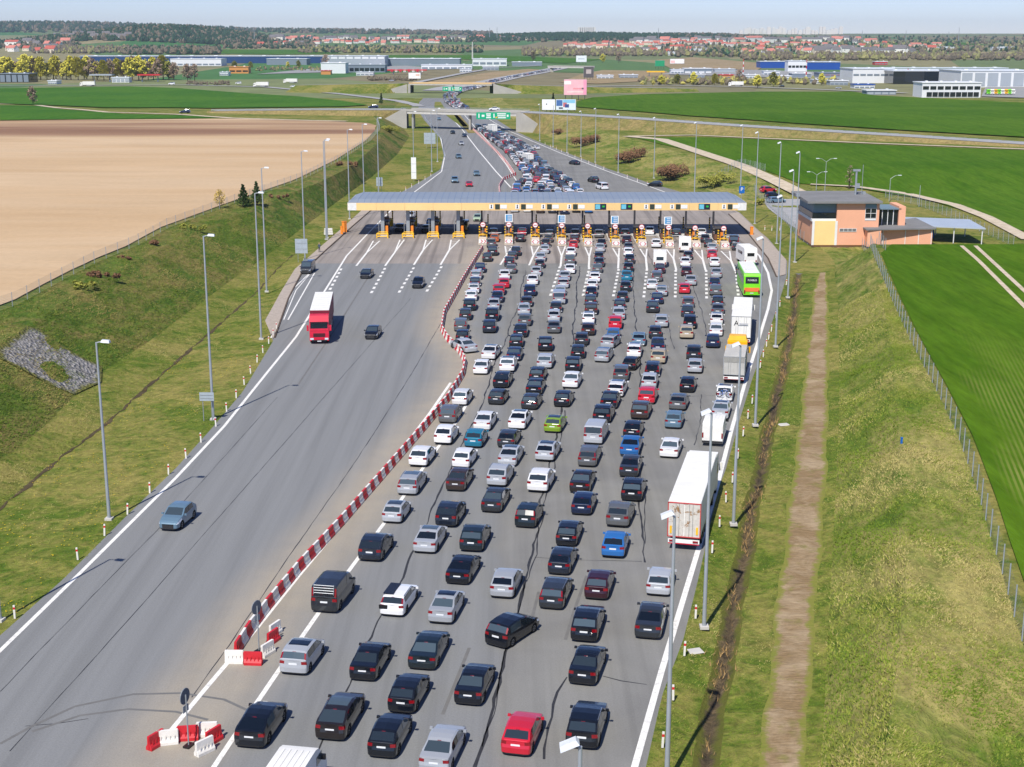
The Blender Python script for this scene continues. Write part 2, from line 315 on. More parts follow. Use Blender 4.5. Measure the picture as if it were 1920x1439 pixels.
OUTL = off_line(LFENCE, 0, lambda Y: plain_l(Y)); OUTL.x = lambda Y: -800.0 + 0 * np.asarray(Y, float)
OUTR = off_line(RFENCE, 0, lambda Y: plain_r(Y)); OUTR.x = lambda Y: 800.0 + 0 * np.asarray(Y, float)
LINES = [OUTL, LFENCE, LCREST, LTOE, LDIT, LROAD, RROAD, RD0, RD1, RD2, RTL, RTR, RTOE, RCREST, RFENCE, OUTR]
HILLS = [(-1090, 4500, 210, 450, 48), (-2380, 7500, 650, 900, 58), (-800, 8000, 600, 900, 22), (270, 5500, 330, 500, 18), (800, 5600, 140, 400, 9), (2100, 6600, 420, 500, 8), (-3600, 7600, 500, 800, 30), (3300, 7600, 500, 700, 12)]
def far_z(X, Y):
    D = np.asarray(Y, float); z = np.where(D > 2000, (D - 2000) * 0.0088, 0.0)
    for hx, hy, rx, ry, h in HILLS: z = z + h * np.exp(-((X - hx) / rx) ** 2 / 2 - ((Y - hy) / ry) ** 2 / 2)
    return z
YN0, YN1 = 20.0, 950.0
_ty = np.arange(YN0, YN1 + 2.1, 2.0); _tx = np.stack([np.asarray(L.x(_ty), float) + 0 * _ty for L in LINES]); _tz = np.stack([np.asarray(L.zf(_ty), float) + 0 * _ty for L in LINES])
for _i in range(1, len(LINES)): _tx[_i] = np.maximum(_tx[_i], _tx[_i - 1] + 0.05)
_tx = np.ascontiguousarray(_tx.T); _tz = np.ascontiguousarray(_tz.T)
_h = np.array(HILLS, float)
def far1(X, Y):
    z = (Y - 2000) * 0.0088 if Y > 2000 else 0.0
    return z + float(np.sum(_h[:, 4] * np.exp(-((X - _h[:, 0]) / _h[:, 2]) ** 2 / 2 - ((Y - _h[:, 1]) / _h[:, 3]) ** 2 / 2)))
def T(X, Y):
    if Y >= YN1: return far1(X, Y)
    q = max((Y - YN0) / 2.0, 0.0); i = min(int(q), len(_ty) - 2); w = q - i
    return float(np.interp(X, _tx[i], _tz[i])) * (1 - w) + float(np.interp(X, _tx[i + 1], _tz[i + 1])) * w
_fy = np.geomspace(YN1, 12000, 260)
def P(px, py, dz=0.0):
    """first point of the terrain on the sight line of a surveyed pixel"""
    d = ray(px, py); ka, kb = d[0] / d[1], d[2] / d[1]; y = max(44.0, (CAM_H - 7.0) / max(-kb, 1e-9)); prev = y * .98; hit = False
    while y < YN1:
        if CAM_H + kb * y <= T(ka * y, y) + dz: hit = True; break
        prev = y; y *= 1.02
    if not hit:
        m = np.nonzero(CAM_H + kb * _fy <= far_z(ka * _fy, _fy) + dz)[0]; i = int(m[0]) if len(m) else len(_fy) - 1
        y = float(_fy[i]); prev = float(_fy[i - 1]) if i else YN1 - 2
    lo, hi = prev, y
    for _ in range(18):
        m = (lo + hi) / 2
        if CAM_H + kb * m <= T(ka * m, m) + dz: hi = m
        else: lo = m
    return Vector((ka * hi, hi, T(ka * hi, hi)))
# barrier line (plastic barrier that parts the queue from the oncoming side)
BAR = [G(*p) for p in [(442, 1228), (470, 1185), (500, 1145), (560, 1072), (640, 985), (720, 893), (790, 812), (840, 752), (868, 705), (872, 682), (862, 662), (838, 638), (828, 620), (833, 590), (850, 560), (868, 528), (888, 495), (906, 466)]]
rowsY = np.concatenate([np.arange(YN0, 300, 2.0), np.arange(300, YN1 + 1, 5.0)])
def strip(name, A, B, nc, mat, y0=YN0, y1=YN1, kind='structure', uattr=None, attr=None, rough=0.0, dz=0.0):
    ys = rowsY[(rowsY >= y0 - 1e-6) & (rowsY <= y1 + 1e-6)]
    XS = np.stack([np.asarray(L.x(ys), float) + 0 * ys for L in LINES])
    for i in range(1, len(LINES)): XS[i] = np.maximum(XS[i], XS[i - 1] + 0.05)
    ia, ib = LINES.index(A), LINES.index(B); xa, xb = XS[ia], XS[ib]; za, zb = A.zf(ys) + 0 * ys, B.zf(ys) + 0 * ys
    u = np.linspace(0, 1, nc + 1)
    if A is OUTL: u = 1 - (1 - u) ** 2.2
    if B is OUTR: u = u ** 2.2
    X = xa[:, None] + (xb - xa)[:, None] * u; Y = np.repeat(ys[:, None], nc + 1, 1); Z = za[:, None] + (zb - za)[:, None] * u
    if rough:
        e = np.sin(np.pi * u)[None, :]; Z = Z + rough * e * (np.sin(X * 0.9 + Y * 0.35) * 0.4 + np.sin(Y * 0.23 + 1.3 * X * 0.31) * 0.6 + np.sin(Y * 0.61 + 2) * 0.35)
    V = np.stack([X, Y, Z + dz], -1).reshape(-1, 3); n = nc + 1; F = []
    for r in range(len(ys) - 1):
        for c in range(nc): a = r * n + c; F.append((a, a + 1, a + n + 1, a + n))
    me = bpy.data.meshes.new(name); me.from_pydata(V.tolist(), [], F); me.materials.append(mat)
    me.polygons.foreach_set('use_smooth', [True] * len(F))
    if uattr is not None:
        at = me.attributes.new('dust', 'FLOAT', 'POINT'); at.data.foreach_set('value', np.tile([uattr(q) for q in u], len(ys)).astype(np.float32))
    if attr is not None:
        at = me.attributes.new('dust', 'FLOAT', 'POINT'); at.data.foreach_set('value', attr(V).astype(np.float32))
    me.update(); return link(name, me, kind=kind)
def dust(V):
    d = np.full(len(V), 1e9); q = V[:, :2]
    for a, b in zip(BAR[:-1], BAR[1:]):
        a2, b2 = np.array(a[:2]), np.array(b[:2]); ab = b2 - a2; tt = np.clip(((q - a2) @ ab) / (ab @ ab), 0, 1)
        d = np.minimum(d, np.linalg.norm(q - (a2 + tt[:, None] * ab), axis=1))
    dx0 = np.array(BAR[0][:2]) - np.array(BAR[3][:2]); dx0 /= np.linalg.norm(dx0)
    a2 = np.array(BAR[0][:2]); tt = np.clip((q - a2) @ dx0, 0, 40); d = np.minimum(d, np.linalg.norm(q - (a2 + tt[:, None] * dx0), axis=1))
    return 0.68 * (1 - np.clip((d - 1.6) / 3.2, 0, 1))
strip('ground', OUTL, LFENCE, 10, GRASS, y0=YN0, dz=-0.12)
strip('field_margin', LFENCE, LCREST, 4, SLOPE_L, rough=0.25)
strip('embankment', LCREST, LTOE, 9, SLOPE_L, rough=0.22)
strip('verge', LTOE, LDIT, 5, GRASS, rough=0.12)
strip('verge', LDIT, LROAD, 5, GRASS, rough=0.06)
strip('motorway', LROAD, RROAD, 46, ROAD, attr=dust)
strip('verge', RROAD, RD0, 4, GRASS, rough=0.05)
strip('ditch', RD0, RD1, 4, DITCH, y1=236, rough=0.08, uattr=lambda q: 1 - q); strip('ditch', RD1, RD2, 4, DITCH, y1=236, rough=0.08, uattr=lambda q: q)
strip('verge', RD0, RD2, 2, GRASS, y0=236, rough=0.02)
strip('verge', RD2, RTL, 5, GRASS, rough=0.08)
strip('dirt_track', RTL, RTR, 10, TRACK, y1=236, rough=0.04, uattr=lambda q: abs(2 * q - 1)); strip('verge', RTL, RTR, 2, GRASS, y0=236)
strip('verge', RTR, RTOE, 2, GRASS, rough=0.03)
strip('embankment', RTOE, RCREST, 9, SLOPE, rough=0.3)
strip('field_margin', RCREST, RFENCE, 6, SLOPE, rough=0.25)
strip('ground', RFENCE, OUTR, 10, GRASS, dz=-0.12)
q = [Vector((float(LDIT.x(y)) + .12 * math.sin(y * .9) + .1 * math.sin(y * 2.3), y, float(LDIT.zf(y)) + .05)) for y in np.arange(84, 262, 1.0)]
MB().ribbon(q, [max(.08, .42 + .22 * math.sin(p.y * .37) + .2 * math.sin(p.y * 1.1 + 1) - max(0, (p.y - 190) / 180)) for p in q]).obj('ditch', plain('dark ditch soil', lin(82, 72, 54), .95, 0, .3, .8, .1, True), kind='structure')
# far ground, one sheet to the horizon
ys = np.concatenate([np.arange(YN1, 3000, 60), np.arange(3000, 10001, 120)]); us = np.linspace(-1, 1, 91)
V = []; F = []; n = len(us)
for y in ys:
    for u in us: x = u * (800 + (y - 950) * 0.55); V.append((x, y, float(far_z(x, y)) - 0.12))
for r in range(len(ys) - 1):
    for c in range(n - 1): a = r * n + c; F.append((a, a + 1, a + n + 1, a + n))
t = NT('far farmland'); p = t.P(); vz = t.node('ShaderNodeTexVoronoi'); t.l.new(t.scaled(p, (1, 0.45, 1), 0.4), vz.inputs['Vector']); vz.inputs['Scale'].default_value = 0.0035
sp = t.node('ShaderNodeSeparateColor'); t.l.new(vz.outputs['Color'], sp.inputs[0])
c = t.ramp(sp.outputs[0], [(0.0, lin(58, 112, 58)), (0.3, lin(116, 122, 84)), (0.5, lin(150, 138, 104)), (0.7, lin(76, 118, 66)), (0.88, lin(128, 120, 92))])
c = t.mix(1.0, c, t.ramp(t.noise(p, 0.03, 5, 0.7), [(0.3, 0.75), (0.7, 1.2)]), 'MULTIPLY'); FARLAND = t.out(c, 0.95, 0, 0.1)
me = bpy.data.meshes.new('ground'); me.from_pydata(V, [], F); me.materials.append(FARLAND); me.polygons.foreach_set('use_smooth', [True] * len(F)); link('ground', me, kind='structure')

# ------------------------------------------------------------------ patches and ribbons that lie on the terrain
def patch(name, poly, mat, step=8.0, dz=0.06, kind='structure', rows=None):
    pts = [Vector((p[0], p[1])) for p in poly]; n = len(pts)
    xs = [p.x for p in pts]; yv = [p.y for p in pts]
    def inside(x, y):
        r = False; j = n - 1
        for i in range(n):
            if (pts[i].y > y) != (pts[j].y > y) and x < (pts[j].x - pts[i].x) * (y - pts[i].y) / (pts[j].y - pts[i].y) + pts[i].x: r = not r
            j = i
        return r
    out = []; 
    for i in range(n):
        a, b = pts[i], pts[(i + 1) % n]; k = max(1, int((b - a).length / (step * 1.5)))
        out += [a.lerp(b, q / k) for q in range(k)]
    m = len(out); allp = list(out); y = min(yv) + step / 2
    while y < max(yv):
        x = min(xs) + step / 2
        while x < max(xs):
            if inside(x, y) and min((o - Vector((x, y))).length_squared for o in out) > (step * 0.3) ** 2: allp.append(Vector((x, y)))
            x += step
        y += step
    vv, ee, ff, *_ = delaunay_2d_cdt(allp, [(i, (i + 1) % m) for i in range(m)], [], 1, 1e-4)
    V = [(v.x, v.y, T(v.x, v.y) + dz) for v in vv]
    ff = [f for f in ff if inside(sum(vv[i].x for i in f) / 3, sum(vv[i].y for i in f) / 3)]
    ff = [f if (vv[f[1]] - vv[f[0]]).cross(vv[f[2]] - vv[f[0]]) > 0 else f[::-1] for f in map(list, ff)]
    me = bpy.data.meshes.new(name); me.from_pydata(V, [], ff); me.materials.append(mat)
    if rows is not None:
        at = me.attributes.new('rows', 'FLOAT', 'POINT'); at.data.foreach_set('value', np.array([rows(v[0], v[1]) for v in V], np.float32))
    me.update(); return link(name, me, kind=kind)
def dens(pts, step):
    out = []
    for a, b in zip(pts[:-1], pts[1:]):
        k = max(1, int((Vector(b) - Vector(a)).length / step)); out += [Vector(a).lerp(Vector(b), i / k) for i in range(k)]
    return out + [Vector(pts[-1])]
def road_ribbon(name, pix, w, mat, dz=0.12, step=12, kind='structure', pts=None):
    q = dens(pts if pts else [P(*p) for p in pix], step); q = [Vector((p.x, p.y, T(p.x, p.y))) for p in q]
    return MB().ribbon(q, w, 0, dz).obj(name, mat, kind=kind)
PP = lambda L: [P(*p) for p in L]
# left: ploughed field, two crop fields
lf = [Vector((float(LFENCE.x(y)) - 1.6, y, 0)) for y in np.arange(60, 600, 12.0)]
far_e = PP([(706, 236), (690, 231), (640, 229), (560, 225), (430, 223), (300, 224), (150, 225), (0, 227)])
lf = [p for p in lf if p.y < far_e[0].y - 6]
patch('ploughed_field', lf + far_e + [Vector((-330, far_e[-1].y, 0)), Vector((-330, 60, 0))], SOIL, 11, 0.05)
patch('crop_field', PP([(0, 198), (70, 199), (120, 206), (230, 214), (340, 217), (430, 221), (300, 223), (150, 224), (0, 226)]), CROP_L, 14, 0.10)
patch('crop_field', PP([(-60, 167), (120, 165), (240, 163), (330, 166), (450, 175), (560, 182), (640, 190), (690, 198), (640, 201), (400, 204), (330, 203), (200, 203), (110, 199), (-60, 192)]), CROP_L, 30, 0.35)
road_ribbon('farm_track', [(-40, 194), (67, 197), (110, 203), (200, 211), (333, 215), (433, 222), (560, 226), (650, 228)], 4.0, FARMTRACK)
# right: crop fields, farm tracks
rf = [Vector((float(RFENCE.x(y)) + 1.3, y, 0)) for y in np.arange(56, 236, 9.0)]
def rows_w(x, y):
    e = x - float(RFENCE.x(y)); return float(np.clip(1.2 - (y - 75) / 105, 0, 1) * np.clip((e - 1.5) / 2.5, 0, 1) * float(np.clip(1.15 - e / 40, .3, 1)))
patch('crop_field', rf + [Vector((float(RFENCE.x(236)) + 4, 237, 0)), Vector((260, 237, 0)), Vector((260, 56, 0))], CROP_R, 6, 0.05, rows=rows_w)
patch('crop_field', PP([(1190, 258), (1330, 258), (1500, 265), (1700, 275), (1935, 283), (1990, 330), (1990, 440), (1905, 432), (1850, 408), (1740, 375), (1600, 352), (1500, 345), (1440, 322), (1380, 302), (1300, 284), (1240, 271)]), CROP_F, 14, 0.08, rows=lambda x, y: 0)
patch('crop_field', PP([(1085, 202), (1062, 196), (1110, 184), (1200, 178), (1420, 173), (1600, 173), (1640, 180), (1760, 186), (1920, 194), (2000, 197), (2000, 262), (1930, 259), (1700, 246), (1500, 233), (1300, 219), (1180, 209)]), CROP_F, 22, 0.35)
road_ribbon('farm_track', [(1175, 256), (1240, 262), (1330, 292), (1400, 316), (1450, 338), (1490, 358), (1520, 372)], 5.0, FARMTRACK, 0.14)
road_ribbon('farm_track', [(1180, 256), (1300, 254), (1450, 261), (1650, 270), (1935, 281)], 3.5, FARMTRACK, 0.12)
road_ribbon('farm_track', [(1520, 346), (1600, 350), (1700, 364), (1790, 385), (1850, 408), (1930, 450)], 3.0, FARMTRACK, 0.13)
for q in ([(1803, 462), (1835, 490), (1880, 535), (1935, 590)], [(1829, 462), (1870, 500), (1935, 560)]): road_ribbon('wheel_track', q, 0.7, FARMTRACK, 0.10, 4)
# gravel drain on the left slope
t = NT('loose grey stone'); p = t.P(); vz = t.node('ShaderNodeTexVoronoi'); t.l.new(p, vz.inputs['Vector']); vz.inputs['Scale'].default_value = 2.4
c = t.mix(t.ramp(t.noise(p, 0.4, 4), [(0.58, 0), (0.7, 0.6)]), t.ramp(vz.outputs['Color'], [(0.1, lin(96, 94, 92)), (0.9, lin(168, 164, 160))]), lin(96, 104, 60)); c = t.mix(t.ramp(t.math('ADD', t.attr('rows'), t.math('MULTIPLY', t.math('SUBTRACT', t.noise(p, 0.7, 5, .75), 0.5), 1.2)), [(0.15, 0), (0.42, 1)]), t.mix(t.noise(p, 1.2, 3), lin(84, 98, 38), lin(118, 108, 62)), c); t.bump(vz.outputs['Distance'], 1, 0.3); STONES = t.out(c, 0.95, 0, 0.2)
_ap = PP([(-8, 660), (50, 614), (75, 618), (110, 645), (138, 664), (192, 690), (190, 718), (140, 742), (95, 724), (40, 694), (0, 674)])
def _edge(x, y):
    p_ = Vector((x, y)); d_ = 9.0
    for a_, b_ in zip(_ap, _ap[1:] + _ap[:1]):
        a2, b2 = Vector(a_[:2]), Vector(b_[:2]); ab = b2 - a2; t_ = min(1, max(0, (p_ - a2).dot(ab) / ab.length_squared)); d_ = min(d_, (p_ - a2 - ab * t_).length)
    return min(1.0, d_ / 2.2)
patch('stone_apron', _ap, STONES, 0.9, 0.13, rows=_edge)

# ------------------------------------------------------------------ road markings, cracks, pavements
mk = lambda: MB()
def paint(name, pix, w=0.3, dz=0.008, mat=None, z=0.0):
    return MB().ribbon([p + Vector((0, 0, dz)) for p in dens([G(*p) for p in pix], 3.0)], w).obj(name, mat or PAINT, kind='structure')
paint('edge_line', [(-20, 1240), (150, 1075), (330, 896), (420, 800), (500, 700), (555, 632), (600, 560), (650, 480), (690, 438), (740, 388), (775, 362), (828, 322), (834, 292), (826, 258), (798, 222), (788, 205)], 0.32)
paint('edge_line', [(1188, 1445), (1240, 1260), (1305, 1045), (1340, 930), (1372, 805), (1395, 725), (1420, 645), (1440, 580), (1447, 545), (1440, 512), (1424, 480), (1400, 458)], 0.4)
paint('edge_line', [(1262, 366), (1140, 322), (1050, 287), (1000, 266), (955, 246), (925, 229), (900, 213)], 0.35)
paint('edge_line', [(300, 1395), (380, 1298), (480, 1180), (560, 1080), (640, 985), (700, 912), (760, 835), (805, 776), (845, 718)], 0.32)
paint('edge_line', [(400, 1440), (470, 1335), (540, 1232), (620, 1117), (690, 1022), (740, 955), (800, 868), (850, 800), (885, 742)], 0.32)
paint('edge_line', [(958, 352), (930, 322), (895, 280), (868, 245), (850, 225), (835, 207)], 0.4)
paint('edge_line', [(972, 345), (950, 310), (915, 265), (890, 238), (870, 215)], 0.3)
for lane in ([(640, 504), (614, 552)], [(722, 503), (696, 550)], [(776, 502), (748, 549)], [(828, 500), (800, 547)]):
    a, b = G(*lane[0]), G(*lane[1])
    for i in range(7): MB().ribbon([a.lerp(b, i / 6.5 + k / 13.0) + Vector((0, 0, 0.008)) for k in (0, 1)], 0.42).obj('lane_dash', PAINT, kind='structure')
for lane in ([(1050, 500), (1032, 555)], [(1105, 502), (1093, 555)], [(1160, 505), (1150, 556)], [(1213, 505), (1207, 558)], [(1267, 507), (1266, 558)], [(1324, 507), (1325, 560)], [(1380, 510), (1385, 562)]):
    a, b = G(*lane[0]), G(*lane[1])
    for i in range(8): MB().ribbon([a.lerp(b, i / 7.5 + k / 15.0) + Vector((0, 0, 0.008)) for k in (0, 1)], 0.42).obj('lane_dash', PAINT, kind='structure')
def gore(apex, l, r, tail=None):
    m = MB(); A, Lp, Rp = G(*apex), G(*l), G(*r)
    for q, dz in ((Lp, 0.008), (Rp, 0.012)): m.ribbon([q + Vector((0, 0, dz)), A + Vector((0, 0, dz))], 0.28)
    for k in range(1, 6): m.ribbon([A.lerp(Lp, k / 6) + Vector((0, 0, .010)), A.lerp(Rp, k / 6) + Vector((0, 0, .010))], 0.2)
    if tail: m.ribbon([A + Vector((0, 0, .014)), G(*tail) + Vector((0, 0, .014))], 0.36)
    return m.obj('island_marking', PAINT, kind='structure')
for ap, l, r, tl in (((687, 475), (700, 452), (712, 452), (668, 499)), ((740, 474), (750, 450), (758, 450), (722, 499)), ((793, 470), (799, 450), (811, 450), (776, 497)), ((842, 470), (846, 450), (862, 450), (826, 497)),
                     ((950, 478), (947, 462), (960, 462), (938, 497)), ((1000, 480), (996, 462), (1011, 462), (992, 498)), ((1053, 481), (1046, 462), (1060, 462), (1051, 500)), ((1105, 482), (1097, 464), (1109, 464), (1104, 502)),
                     ((1160, 484), (1149, 466), (1161, 466), (1159, 504)), ((1211, 484), (1200, 467), (1213, 467), (1213, 505)), ((1263, 486), (1250, 468), (1264, 468), (1268, 507)), ((1318, 488), (1302, 469), (1316, 469), (1323, 507)), ((1371, 490), (1352, 471), (1368, 471), (1379, 509))):
    gore(ap, l, r, tl)
def crack(pix, w=0.10, jit=0.22):
    q = dens([G(*p) for p in pix], 1.1); o = []
    wv = 0.0
    for i, p in enumerate(q): wv = wv * .8 + random.uniform(-jit, jit) * .55; o.append(p + Vector((wv, 0, 0.005)))
    return o, [w * random.uniform(0.5, 1.5) for _ in o]
cr = MB()
for pix, w in ([[(597, 1410), (640, 1330), (694, 1209), (725, 1140), (750, 1095), (765, 1060), (800, 987), (830, 915), (865, 835), (900, 765), (917, 713), (943, 650), (953, 623), (977, 560), (987, 507)], .13],
               [[(893, 1439), (923, 1326), (945, 1223), (970, 1148), (1001, 1040), (1015, 937), (1037, 850), (1055, 767), (1073, 647), (1083, 547), (1087, 500)], .17], [[(904, 1400), (928, 1320), (975, 1140), (1006, 1040), (1021, 937), (1043, 850), (1060, 770)], .09],
               [[(1207, 1055), (1202, 937), (1201, 875), (1204, 795), (1200, 700), (1195, 623), (1188, 563), (1187, 510)], .13], [[(1212, 1020), (1208, 960), (1213, 930)], .09], [[(1020, 1424), (1034, 1345), (1044, 1298), (1059, 1270)], .12],
               [[(1128, 1268), (1160, 1277), (1212, 1284)], .09], [[(1000, 1045), (1060, 1050), (1205, 1053)], .07], [[(1316, 740), (1312, 790), (1300, 835)], .08], [[(1300, 530), (1318, 590), (1325, 630)], .10], [[(1250, 590), (1258, 640), (1262, 655)], .09], [[(1255, 745), (1340, 742)], .06],
               [[(0, 1297), (152, 1140), (290, 1000), (400, 880), (520, 745)], .05], [[(18, 1409), (183, 1227), (384, 1000), (560, 800), (700, 640), (770, 560)], .05], [[(360, 1308), (430, 1210), (500, 1105), (640, 904), (700, 815), (772, 700), (830, 600)], .06],
               [[(50, 1362), (110, 1357), (170, 1348)], .08], [[(1215, 470), (1225, 500), (1240, 560)], .08]):
    pts, ws = crack(pix, w, 0.04 if w < 0.07 else 0.2); cr.ribbon(pts, ws)
cr.obj('sealed_cracks', TAR, kind='stuff')
sk = MB()
for pix in ([(0, 1395), (60, 1362), (140, 1325), (250, 1302), (340, 1300), (420, 1312), (470, 1335)], [(60, 1372), (150, 1342), (240, 1330), (330, 1335), (390, 1350)], [(700, 505), (640, 600), (560, 720)], [(1100, 1080), (1075, 1150), (1060, 1200)], [(880, 1215), (850, 1290), (830, 1340)], [(1010, 1110), (990, 1190)]):
    sk.ribbon([p + Vector((0, 0, .006)) for p in dens([G(*p) for p in pix], 2.0)], .22)
SKID = plain('tyre rubber marks', lin(112, 111, 109), .8, 0, .12, 1.2, .3, True); sk.obj('tyre_marks', SKID, kind='stuff')
patch('pavement', [G(*p) for p in [(497, 603), (512, 637), (540, 560), (565, 512), (610, 470), (660, 425), (705, 386), (690, 384), (645, 425), (595, 468), (553, 505), (528, 546)]], PAVE, 3.0, 0.10)
m = MB(); q = dens([G(*p) for p in [(515, 634), (541, 560), (566, 512), (611, 470), (661, 425), (706, 386)]], 2.0)
for i, (a, b) in enumerate(zip(q[:-1], q[1:])): link('kerb', MB().box(((a.x + b.x) / 2, (a.y + b.y) / 2, 0.05), (0.22, (b - a).length - 0.02, 0.16), 0, -math.atan2(b.x - a.x, b.y - a.y)).mesh('kerb', KERB), kind='structure')
patch('pavement', [G(*p) for p in [(1384, 399), (1424, 437), (1438, 449), (1474, 488), (1473, 516), (1456, 520), (1440, 485), (1420, 460), (1396, 430), (1366, 402)]], PAVE, 3.0, 0.10)
q = dens([G(*p) for p in [(1366, 402), (1396, 430), (1420, 460), (1440, 485), (1456, 520)]], 2.0)
for i, (a, b) in enumerate(zip(q[:-1], q[1:])): link('kerb', MB().box(((a.x + b.x) / 2, (a.y + b.y) / 2, 0.05), (0.22, (b - a).length - 0.02, 0.16), 0, -math.atan2(b.x - a.x, b.y - a.y)).mesh('kerb', KERB), kind='structure')
paint('layby_marking', [(508, 634), (552, 540), (578, 515), (590, 512), (540, 600)], 0.2); paint('layby_marking', [(532, 600), (555, 545), (580, 515)], 0.15, 0.012)
# ------------------------------------------------------------------ vehicles
t = NT('car paint'); oi = t.node('ShaderNodeObjectInfo'); t.out(oi.outputs['Color'], 0.4, 0.1, 0.25)
t.b.inputs['Coat Weight'].default_value = 1.0; t.b.inputs['Coat Roughness'].default_value = 0.06; t.b.inputs['Coat IOR'].default_value = 1.5
dn = t.noise(t.P('Object'), 3.0, 4); t.l.new(t.ramp(dn, [(0.3, 0.36), (0.7, 0.5)]), t.b.inputs['Roughness']); CARPAINT = t.m
t = NT('car glass'); oi = t.node('ShaderNodeObjectInfo'); t.out(t.mix(t.ramp(oi.outputs['Random'], [(0.25, 0), (1.0, 1)]), lin(14, 20, 26), lin(74, 88, 96)), 0.10, 0, 0.6); t.b.inputs['Coat Weight'].default_value = 0.6; CARGLASS = t.m  # random paler base paints in the lighter reflections of some panes
TAIL = plain('tail light lens', lin(132, 14, 24), 0.15, 0, 0.2, 8, 0.8)
HEAD = plain('headlight lens', lin(214, 220, 228), 0.12, 0, 0.1, 8, 0.8)
PLAST = plain('unpainted bumper plastic', lin(44, 44, 46), 0.6, 0, 0.12, 4)
CHROME = plain('bright trim', lin(190, 194, 198), 0.25, 0.8, 0.05, 5)
